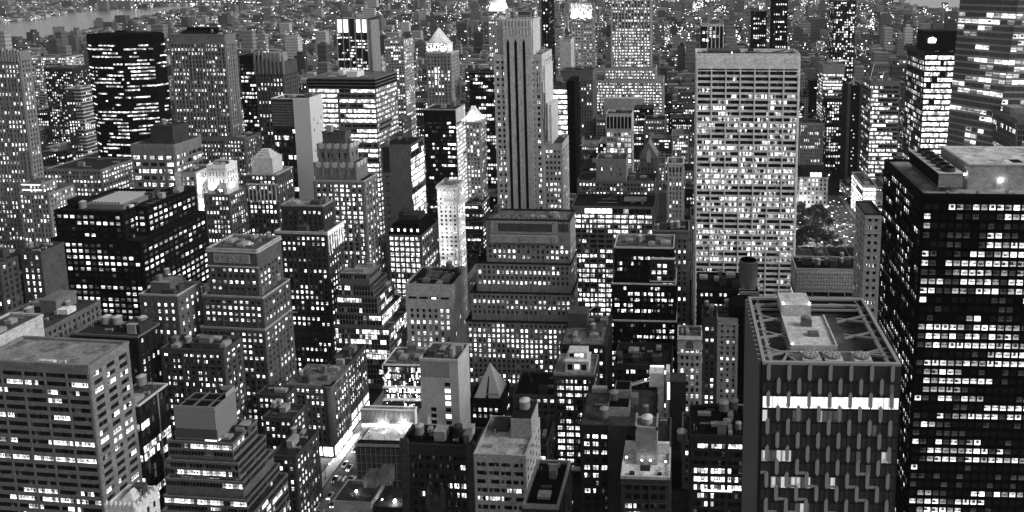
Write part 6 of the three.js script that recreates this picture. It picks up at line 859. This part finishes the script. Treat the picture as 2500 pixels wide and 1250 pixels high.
// ---------------------------------------------------------------- lower houses between the named buildings
{ const rr = rng(91), seenLabels = {}, landmarks = scene.children.filter((o) => o.userData.category && o.userData.label).map((o) => { const bb = new THREE.Box3().setFromObject(o), c = bb.getCenter(new THREE.Vector3()); v3.set(c.x, bb.max.y, bb.max.z).project(camera); return { n: o.name.replace(/_/g, ' '), x: v3.x, y: v3.y, z: bb.max.z }; });
  const shades = [.035, .05, .07, .09, .12, .16, .22];
  LOTS.forEach(([x0, x1, z0, z1, h], k) => {
    const left = x1 < 0, v = shades[Math.floor(rr() * shades.length)], ax = left ? x1 : x0, D = -z1, kind = rr();
    const far = D > 700;
    const tone = v < .06 ? 'dark' : v < .1 ? 'brown-grey' : v < .15 ? 'grey' : 'pale', form = kind < .75 ? (h > 40 ? 'tall block with punched windows' : 'low block with punched windows') : (h > 40 ? 'tall block with window ribbons' : 'low block with window ribbons');
    let best = 1e9, nb = '', rel = ''; v3.set((x0 + x1) / 2, h, z1).project(camera); const px = v3.x, py = v3.y;
    for (const q of landmarks) { const dd = Math.hypot(q.x - px, (q.y - py) * .5); if (dd < best) { best = dd; nb = q.n; rel = Math.abs(q.x - px) < .02 ? (q.z < z1 ? 'in front of' : 'behind') : q.x > px ? 'left of' : 'right of'; } }
    let label = `${tone} ${form} ${rel} the ${nb}`; const again = seenLabels[label] = (seenLabels[label] ?? 0) + 1; if (again > 1) label = `${['', '', 'second', 'third', 'fourth', 'fifth', 'sixth', 'seventh', 'eighth'][again] ?? 'further'} ${label}`;
    const b = new Building(far ? 'midrise_block' : 'low_house', label, 'building', { a: [ax, z1], yaw: 0, v: 0 }, { group: far ? 'mid-rise blocks beyond the towers' : 'low houses between the towers', small: 5, max: 60, seed: 500 + k });
    const S = kind < .75 ? punched(wall(v), { bay: 2.6 + rr() * 1.2, fl: 3.4 + rr() * .5, ww: .44 + rr() * .2, p: .12 + .3 * rr(), n: rr() < .3 ? 2 : 1, gap: .3 }) : ribbon(wall(v), { bay: 5, n: 3, fl: 3.8, p: .2 + .4 * rr() });
    b.tier(left ? x0 - x1 : 0, left ? 0 : x1 - x0, z0 - z1, 0, 0, h - 1, S, { v: [.03, .05, .08, .14][Math.floor(rr() * 4)], n: far ? 3 : 5, pm: rr() < .4 ? wall(.2) : wall(v) });
    b.done();
  });
}
// ---------------------------------------------------------------- ground, avenues, park
const structure = (m) => tag(m, null, null, null, 'structure');
function sheet(name, mat, pts, y, h = 0, parent = scene) {                        // flat polygon on the ground, optionally with a kerb height
  const g = new Geo(), s = new THREE.Shape(pts.map(([x, z]) => new THREE.Vector2(x, -z)));
  const e = h ? new THREE.ExtrudeGeometry(s, { depth: h, bevelEnabled: false }) : new THREE.ShapeGeometry(s); e.rotateX(-Math.PI / 2);
  const U = e.attributes.uv; for (let i = 0; i < U.count; i++) U.setXY(i, e.attributes.position.getX(i) / 20, e.attributes.position.getZ(i) / 20);
  const m = shadowed(new THREE.Mesh(e, mat)); m.name = name; m.position.y = y; parent.add(m); return parent === scene ? structure(m) : m;
}
const rect = (x0, x1, z0, z1) => [[x0, z0], [x1, z0], [x1, z1], [x0, z1]];
sheet('ground', roofing(.05), rect(-14000, 14000, -26000, 200), 0);
const roads = [sheet('road', wall(.13), rect(-184, -160, -1300, -150), .012), sheet('road_001', wall(.13), rect(152, 178, -850, -150), .012)];
[[-190, -184.5], [-159.5, -154], [146, 151.5], [178.5, 184]].forEach(([a, c], k) => { sheet('pavement', wall(.22), rect(a, c, k > 1 ? -850 : -1300, -150), .004, .15).name = k ? 'pavement_00' + k : 'pavement'; });
for (const [xa, xb, road] of [[-184, -160, roads[0]], [152, 178, roads[1]]]) for (let d = 260; d < (xa > 0 ? 800 : 1000); d += 81) { for (let k = 0; k < 9; k++) { const x = xa + 1.4 + k * 2.6; sheet('crosswalk_bar', wall(.6), rect(x, x + 1.3, -d - 4, -d), .006, 0, road); } for (let q = 0; q < 9; q++) for (const f of [.33, .66]) { const x = xa + (xb - xa) * f; sheet('lane_mark', wall(.5), rect(x - .1, x + .1, -d - 12 - q * 7, -d - 9 - q * 7), .006, 0, road); } }

// street lamps on both avenues
function streetLamp(x, z, out, label, group) {
  const g = new THREE.Group(); g.name = numbered('street_lamp'); scene.add(g); g.position.set(x, .15, z); tag(g, label, 'street lamp', group);
  new Geo().cyl(0, 0, 0, .16, .09, 8.4, 8).cyl(0, 0, 0, .3, .2, .8, 8).build('pole', metal(.1), g); new Geo().beam([0, 8.2, 0], [out * 2.2, 8.8, 0], .12).build('arm', metal(.1), g);
  const h = new THREE.Mesh(new THREE.SphereGeometry(.24, 10, 8), glow(30)); h.name = 'lamp_head'; h.scale.set(1.5, .7, 1); h.position.set(out * 2.4, 8.7, 0); g.add(h);
  const l = new THREE.PointLight(0xffffff, x < 0 ? 5500 : 6500); l.position.copy(h.position); l.castShadow = true; l.shadow.radius = 8; l.name = 'street_lamp_bulb'; g.add(l);
}
for (const [x, s, d0, d1] of [[-186, 1, 300, 470], [-158, -1, 320, 470], [149, 1, 600, 850], [181, -1, 600, 850]]) for (let d = d0; d < d1; d += x < 0 ? 42 : 30) streetLamp(x, -d, s, s > 0 ? (x < 0 ? 'street lamp on the left kerb of the glowing avenue' : 'street lamp on the left kerb of the avenue by the park') : (x < 0 ? 'street lamp on the right kerb of the glowing avenue' : 'street lamp on the right kerb of the avenue by the park'), `lamps along the ${x < 0 ? 'left' : 'right'} avenue, ${s > 0 ? 'left' : 'right'} kerb`);

// cars: body, glasshouse, wheels, lamps
function makeCar(van) {
  const g = new THREE.Group(), P = [[-2.2, .35], [-2.25, .8], [-1.5, .95], [1.3, 1], [2.2, .85], [2.25, .4]], C = van ? [[-2, .95], [-1.7, 1.95], [1.7, 2], [2.1, 1]] : [[-1.3, .95], [-.6, 1.45], [.9, 1.45], [1.6, 1]];
  const ext = (pts, w) => { const s = new THREE.Shape(pts.map((p) => new THREE.Vector2(...p))); const e = new THREE.ExtrudeGeometry(s, { depth: w - .16, bevelEnabled: true, bevelThickness: .08, bevelSize: .06, bevelSegments: 1 }); e.translate(0, 0, -(w - .16) / 2); return e; };
  const add = (n, geo, m, parent = g) => { const o = shadowed(new THREE.Mesh(geo, m)); o.name = n; parent.add(o); return o; };
  const body = add('body', ext(P, 1.8), null); add('glasshouse', ext(C, 1.6), glassMat[0]);
  for (const x of [-1.4, 1.4]) for (const z of [-.8, .8]) { const t = new THREE.CylinderGeometry(.34, .34, .24, 14); t.rotateX(Math.PI / 2); const w = add('wheel', t, dim); w.position.set(x, .34, z); }
  for (const z of [-.6, .6]) { add('headlight', new THREE.BoxGeometry(.08, .2, .36), glow(9)).position.set(-2.32, .68, z); add('tail_light', new THREE.BoxGeometry(.08, .16, .36), glow(1.2)).position.set(2.32, .75, z); }
  return g;
}
const carProto = [makeCar(false), makeCar(true)], paints = [.02, .1, .35, .6, .5].map((v) => new THREE.MeshPhysicalMaterial({ color: gray(v), roughness: .35, clearcoat: .6 })), tones = ['black', 'grey', 'silver', 'white', 'pale'];
{ const r = rng(41); let n = 0;
  for (const [xs, d0, d1, gap, where] of [[[-181, -177.4, -173, -168, -164], 300, 470, 9, 'in the glowing left avenue'], [[155, 159, 164, 169, 174], 560, 840, 11, 'in the avenue beside the park']]) for (const x of xs) for (let d = d0 + r() * 8; d < d1; d += gap * (1 + 1.4 * r())) {
    const van = r() < .2, c = carProto[+van].clone(), p = Math.floor(r() * 5); c.name = numbered(van ? 'van' : 'car'); c.children[0].material = paints[p]; const face = r() < .5; c.position.set(x + (r() - .5) * .6, .012, -d); c.rotation.y = face ? Math.PI / 2 : -Math.PI / 2; scene.add(c);
    tag(c, `${tones[p]} ${van ? 'van' : 'car'} ${face ? 'with headlights away from' : 'with headlights towards'} the viewer ${where}`.replace('with headlights away from', 'showing its headlights towards').replace('with headlights towards the', 'showing its tail lights to the'), van ? 'van' : 'car', `${tones[p]} ${van ? 'vans' : 'cars'} ${face ? 'approaching' : 'leaving'} ${where}`); n++;
  } }

// trees of the little park: trunk, limbs and crowns of leaf-sized faces
function leafCrown(rx, ry, n, seed) {
  const r = rng(seed), g = new Geo(), cl = []; for (let k = 0; k < 16; k++) { const a = r() * 6.283, b = Math.acos(1 - 2 * r()), q = .45 + .5 * r(); cl.push([Math.cos(a) * Math.sin(b) * rx * q, Math.cos(b) * ry * q, Math.sin(a) * Math.sin(b) * rx * q, rx * (.28 + .2 * r())]); }
  for (let i = 0; i < n; i++) { const c = cl[i % 16], a = r() * 6.283, b = Math.acos(1 - 2 * r()), q = c[3] * Math.cbrt(r()), p = [c[0] + Math.cos(a) * Math.sin(b) * q, c[1] + Math.cos(b) * q * .8, c[2] + Math.sin(a) * Math.sin(b) * q], s = .45 + .45 * r(), d = () => (r() - .5) * 2 * s; g.tri([p[0] + d(), p[1] + d(), p[2] + d()], [p[0] + d(), p[1] + d(), p[2] + d()], [p[0] + d(), p[1] + d(), p[2] + d()]); }
  const b = new THREE.BufferGeometry(); b.setAttribute('position', new THREE.Float32BufferAttribute(g.p, 3)); b.setAttribute('normal', new THREE.Float32BufferAttribute(g.n, 3)); b.setIndex(g.i); return b;
}
{ const leaf = new THREE.MeshStandardMaterial({ color: gray(.035), roughness: .8, side: THREE.DoubleSide }), crowns = [0, 1, 2, 3].map((k) => leafCrown(5.4, 4.4, 2600, 60 + k)), r = rng(33);
  const trunk = new Geo(); trunk.cyl(0, 0, 0, .4, .22, 6, 8); for (let k = 0; k < 5; k++) trunk.beam([0, 4.6, 0], [2.6 * Math.cos(k * 1.26), 8, 2.6 * Math.sin(k * 1.26)], .18); const tm = trunk.build('trunk', wall(.06), new THREE.Group());
  for (let j = 0; j < 6; j++) for (let i = 0; i < 5; i++) { const x = 104 + i * 9 + r() * 3, z = -672 - j * 20 - r() * 8; const t = new THREE.Group(); t.name = numbered('park_tree'); t.position.set(x, 0, z); t.rotation.y = r() * 6; const s = .8 + .45 * r(); t.scale.setScalar(s); const a = tm.clone(); a.name = 'trunk'; const c = shadowed(new THREE.Mesh(crowns[(i + j) % 4], leaf)); c.name = 'crown'; c.position.y = 9; t.add(a, c); scene.add(t); tag(t, 'dark leafy tree in the little park beside the white grid tower', 'tree', 'trees of the little park'); }
  // park lights between the trees
  for (let k = 0; k < 24; k++) { const x = 108 + r() * 38, z = -662 - r() * 130; const g = new THREE.Group(); g.name = numbered('park_lamp'); g.position.set(x, 0, z); scene.add(g); tag(g, 'low globe lamp glowing among the dark park trees', 'lamp', 'lamps in the little park'); new Geo().cyl(0, 0, 0, .12, .08, 3.6, 6).build('post', metal(.1), g); const h = new THREE.Mesh(new THREE.SphereGeometry(.24, 10, 8), glow(25)); h.name = 'lamp_globe'; h.position.y = 3.8; g.add(h); const l = new THREE.PointLight(0xffffff, 380); l.position.y = 3.8; l.castShadow = true; l.name = 'park_lamp_bulb'; g.add(l); } }

// ---------------------------------------------------------------- river, bay and the far city
const water = new THREE.MeshStandardMaterial({ color: gray(.05), roughness: .16, bumpMap: grainTex, bumpScale: .06 });
sheet('river', water, RIVER, .05); sheet('bay', water, BAY, .05);
function inPoly(x, z, P) { let c = false; for (let i = 0, j = P.length - 1; i < P.length; j = i++) if ((P[i][1] > z) !== (P[j][1] > z) && x < (P[j][0] - P[i][0]) * (z - P[i][1]) / (P[j][1] - P[i][1]) + P[i][0]) c = !c; return c; }
{ const r = rng(2024), box = new Geo(); box.box(-.5, .5, 0, 1, -.5, .5, 'b'); const bg = new THREE.BufferGeometry(); bg.setAttribute('position', new THREE.Float32BufferAttribute(box.p, 3)); bg.setAttribute('normal', new THREE.Float32BufferAttribute(box.n, 3)); bg.setIndex(box.i); { const uv = []; for (let k = 0; k < 5; k++) uv.push(...(k === 4 ? [.01, .005, .02, .005, .02, .008, .01, .008] : [0, 0, 1, 0, 1, 1, 0, 1])); bg.setAttribute('uv', new THREE.Float32BufferAttribute(uv, 2)); }
  const farTex = grayTexture(256, (x, y) => { const a = x % 32, b = y % 28, h = Math.abs(Math.sin((x >> 5) * 37.7 + Math.floor(y / 28) * 91.3) * 4371) % 1; return a > 9 && a < 23 && b > 8 && b < 21 ? .18 + .3 * h * h : .82 + .1 * at2(nC, x, y); });
  const far = [], near = [], panes = [[], [], [], []];
  const hot = (x, d) => .5 + .5 * Math.sin(x * .004 + 1.3) * Math.sin(d * .0031) + .3 * Math.sin(x * .013) * Math.sin(d * .009 + 2);
  for (let d = 1150; d < 9000;) {
    const s = 13 + d * .007; 
    for (let x = -1.02 * d - 60; x < .6 * d + 60;) {
      const w = s * (.6 + .9 * r()), dep = s * (.5 + .4 * r()); x += w + (r() < .12 ? s * .5 : 1);
      const cx = x - w / 2, cz = -d - r() * 8; if (Math.abs(((cx + 14171) % 270) - 0) < 14 + d * .002) continue; if (inPoly(cx, cz, RIVER) || inPoly(cx, cz, BAY)) continue; if (d < 1320 && cx > -140 && cx < 0) continue;
      const q = hot(cx, d), tall = r() < .05 + .05 * q; let h = 9 + r() * r() * 32 + (tall ? 25 + 60 * r() : 0); if (d > 3000) h *= .8; if (cx < -.45 * d && d > 2300) h = 8 + r() * 16 + (r() < .03 ? 40 : 0);
      const v = .03 + .5 * r() * r() + (r() < .08 ? .25 : 0), o = { cx, cz, w, dep, h, v, q };
      (near.length < 300 && d < 1600 || (tall && near.length < 300) ? near : far).push(o);
      const n = r() < .35 ? 0 : Math.floor((.5 + 3.4 * Math.max(0, q)) * (tall ? 28 : 12) * r() * r());
      o.lit = n; if (r() < .4) far.push({ cx: cx + (r() - .5) * w * .2, cz: cz - dep * .1, w: w * (.35 + .35 * r()), dep: dep * .5, h: h + 3 + 9 * r(), v: v * .8, q, lit: 0 });
    }
    d += s * 1.2;
  }
  const lamp = (o, into) => { const lists = into ?? panes; for (let k = 0; k < o.lit; k++) { const front = r() < .78, sx = o.cx < 0 ? 1 : -1, big = r() < .07, ws = (.8 + .00055 * -o.cz) * (big ? 2.6 : .6 + .8 * r()), hs = (.8 + .0005 * -o.cz) * (big ? 1.1 : .6 + .6 * r()), y = Math.max(2, Math.floor(o.h * (.15 + .8 * r()) / 4) * 4 + 2); lists[[0, 0, 1, 1, 2, 2, 3][Math.floor(r() * 7)]].push(front ? [o.cx + (Math.floor(r() * 7) - 3) * o.w * .13, y, o.cz + o.dep / 2 + .3, ws, hs, 0] : [o.cx + sx * (o.w / 2 + .3), y, o.cz + (r() - .5) * o.dep * .8, ws, hs, sx * Math.PI / 2]); } };
  for (let a = -20; a < 20; a++) for (let d = 1180; d < 7000; d += 24 + d * .01) { const x = a * 270 - 131; if (x < -1.05 * d || x > .62 * d || r() < .3 || inPoly(x, -d, RIVER) || inPoly(x, -d, BAY)) continue; const s = 1 + d * .0007; panes[1 + Math.floor(r() * 3)].push([x + (r() - .5) * 20, 5 + 3 * r(), -d, s, s * .8, 0]); }
  const lev = [.3, .8, 1.7, 3.4].map((v, i) => new THREE.MeshStandardMaterial({ name: 'far_light_' + i, color: gray(.02), emissive: gray(1), emissiveIntensity: v }));
  for (const o of near) {
    const g = new THREE.Group(); g.name = numbered('distant_block'); g.position.set(o.cx, 0, o.cz); scene.add(g); tag(g, 'small distant city block with a few lit windows in the hazy sprawl', 'building', 'distant blocks in the city sprawl');
    const W = wall(Math.round(o.v * 12) / 12 + .03), q0 = new Geo(), dk = new Geo(), nx = Math.max(2, Math.round(o.w / 4)), nz = Math.max(2, Math.round(o.dep / 4)), ny = Math.max(2, Math.round(o.h / 4)), sx = o.cx < 0 ? 1 : -1;
    q0.box(-o.w / 2, o.w / 2, 0, o.h, -o.dep / 2, o.dep / 2, 'b'); q0.box(-o.w / 2 - .3, o.w / 2 + .3, o.h - .6, o.h + .5, o.dep / 2, o.dep / 2 + .4); q0.build('wall', W, g);
    for (let j = 0; j < ny; j++) { const y = (j + .3) * o.h / ny, hh = o.h / ny * .5; for (let i = 0; i < nx; i++) { const x = -o.w / 2 + (i + .25) * o.w / nx, ww = o.w / nx * .5; dk.quad([x, y, o.dep / 2 + .05], [x + ww, y, o.dep / 2 + .05], [x + ww, y + hh, o.dep / 2 + .05], [x, y + hh, o.dep / 2 + .05], [0, 0, 1], [0, 0, 1, 0, 1, 1, 0, 1]); } for (let i = 0; i < nz; i++) { const z = -o.dep / 2 + (i + .25) * o.dep / nz, ww = o.dep / nz * .5, X = sx * (o.w / 2 + .05); dk.quad([X, y, z], [X, y, z + ww], [X, y + hh, z + ww], [X, y + hh, z], [sx, 0, 0], [0, 0, 1, 0, 1, 1, 0, 1]); } }
    dk.build('dark_windows', glassMat[1], g).userData.kind = 'stuff'; new Geo().box(-o.w / 2 + .4, o.w / 2 - .4, o.h + .02, o.h + .1, -o.dep / 2 + .4, o.dep / 2 - .4, 'b').build('roof', roofing(o.v > .2 ? .05 : .12), g);
    new Geo().box(-o.w * .2, o.w * .15, o.h, o.h + 3, -o.dep * .3, o.dep * .1, 'b').build('bulkhead', wall(.1), g); if (o.w > 14) new Geo().cyl(o.w * .3, o.h + 1.6, 0, 1.6, 1.5, 3.4, 12).cyl(o.w * .3, o.h + 5, 0, 1.7, .1, 1, 12).cyl(o.w * .3, o.h, 0, .9, .9, 1.6, 6).build('water_tank', wall(.12), g);
    const L = [[], [], [], []]; lamp(o, L); L.forEach((a, i) => { if (!a.length) return; const q = new Geo(); for (const [x, y, z, ws, hs, rot] of a) { const X = x - o.cx, Z = z - o.cz, c = Math.cos(rot) * ws / 2, s2 = -Math.sin(rot) * ws / 2; q.quad([X - c, y - hs / 2, Z - s2], [X + c, y - hs / 2, Z + s2], [X + c, y + hs / 2, Z + s2], [X - c, y + hs / 2, Z - s2], [Math.sin(rot), 0, Math.cos(rot)], [0, 0, 1, 0, 1, 1, 0, 1]); } q.build('lit_windows', lev[i], g).userData.kind = 'stuff'; });
  }
  const im = new THREE.InstancedMesh(bg, new THREE.MeshStandardMaterial({ color: 0xffffff, roughness: .95, map: farTex }), far.length), M = new THREE.Matrix4(), Q = new THREE.Quaternion(), P = new THREE.Vector3(), Sc = new THREE.Vector3(), Y = new THREE.Vector3(0, 1, 0);
  far.forEach((o, k) => { im.setMatrixAt(k, M.compose(P.set(o.cx, 0, o.cz), Q.identity(), Sc.set(o.w, o.h, o.dep))); im.setColorAt(k, gray(o.v)); lamp(o); });
  im.name = 'far_city'; im.castShadow = im.receiveShadow = true; scene.add(im); tag(im, 'hazy sprawl of countless far city blocks reaching to the horizon', 'city', null, 'stuff');
  const pg = new THREE.PlaneGeometry(1, 1);
  panes.forEach((a, i) => { const q = new THREE.InstancedMesh(pg, lev[i], a.length); a.forEach(([x, y, z, ws, hs, rot], k) => q.setMatrixAt(k, M.compose(P.set(x, y, z), Q.setFromAxisAngle(Y, rot), Sc.set(ws, hs, 1)))); q.name = ['faint_city_lights', 'soft_city_lights', 'bright_city_lights', 'glaring_city_lights'][i]; scene.add(q); tag(q, ['faint', 'soft', 'bright', 'glaring'][i] + ' window lights sprinkled over the far city sprawl', 'lights', null, 'stuff'); });
  console.log('near', near.length, 'far', far.length, 'lights', panes.map((a) => a.length).join(' '));
}
// far suspension bridge over the river, with strings of lights
{ const g = new THREE.Group(); g.name = 'suspension_bridge'; scene.add(g); tag(g, 'far suspension bridge with lit cables crossing the river, top left', 'bridge');
  const [A, B] = BRIDGE, dir = new THREE.Vector2(B[0] - A[0], B[1] - A[1]), L = dir.length(); g.position.set(A[0], 0, A[1]); g.rotation.y = -Math.atan2(dir.y, dir.x);
  new Geo().box(-300, L + 300, 40, 48, -14, 14).build('deck', wall(.14), g);
  const t1 = L * .25, t2 = L * .75; for (const t of [t1, t2]) new Geo().box(t - 9, t + 9, 0, 102, -14, -8).box(t - 9, t + 9, 0, 102, 8, 14).box(t - 8, t + 8, 70, 76, -8, 8).box(t - 8, t + 8, 96, 102, -8, 8).build('tower', wall(.2), g);
  const yc = (u) => u < t1 ? 48 + (102 - 48) * Math.pow(u / t1, 2) : u > t2 ? 48 + (102 - 48) * Math.pow((L - u) / (L - t2), 2) : 50 + 52 * Math.pow((u - L / 2) / (t1 - L / 2), 2);
  for (const z of [-13, 13]) { const q = new Geo(); for (let k = 0; k < 60; k++) q.beam([k * L / 60, yc(k * L / 60), z], [(k + 1) * L / 60, yc((k + 1) * L / 60), z], 2.2); q.build('cable', wall(.3), g); }
  for (let k = 0; k < 60; k++) new Geo().add(new THREE.SphereGeometry(3, 6, 5), (k + .5) * L / 60, yc((k + .5) * L / 60) + 3, 13).build('cable_light', glow(3), g);
  for (let k = 0; k < 44; k++) new Geo().add(new THREE.SphereGeometry(2.2, 6, 5), k * L / 43, 52, 13).build('deck_light', glow(2), g);
}
// lit pyramid of a distant clock tower cut by the top edge
{ const b = new Building('lit_spire_tower', 'distant tower with glowing white pyramid spire at the top edge, centre', 'tower', { a: [-452, -1700], yaw: 0, v: 0 }, { small: 3 });
  b.tier(-12, 30, -34, 0, 0, 176, punched(wall(.3), { bay: 4, fl: 4.6, p: .2 }), { v: .2 });
  const g = new THREE.CylinderGeometry(2, 26, 52, 4); g.rotateY(Math.PI / 4); b.part('spire', wall(.6), (q) => q.add(g, 9, 203, -17)); b.part('lantern_light', glow(1.2), (q) => q.box(-10, 28, 172.5, 176, .4, .8)); for (const dx of [-9, 9, 27]) b.flood(dx, 177.4, 6, 9 + (dx - 9) * .3, 200, -10, 5200, 1); b.flood(36, 177.4, -17, 18, 200, -17, 4200, 1); b.part('light_ledge', wall(.3), (q) => q.box(-14, 38, 176, 176.8, -34, 8)); b.done(); }

console.log('single windows', windowCount);
renderer.render(scene, camera);
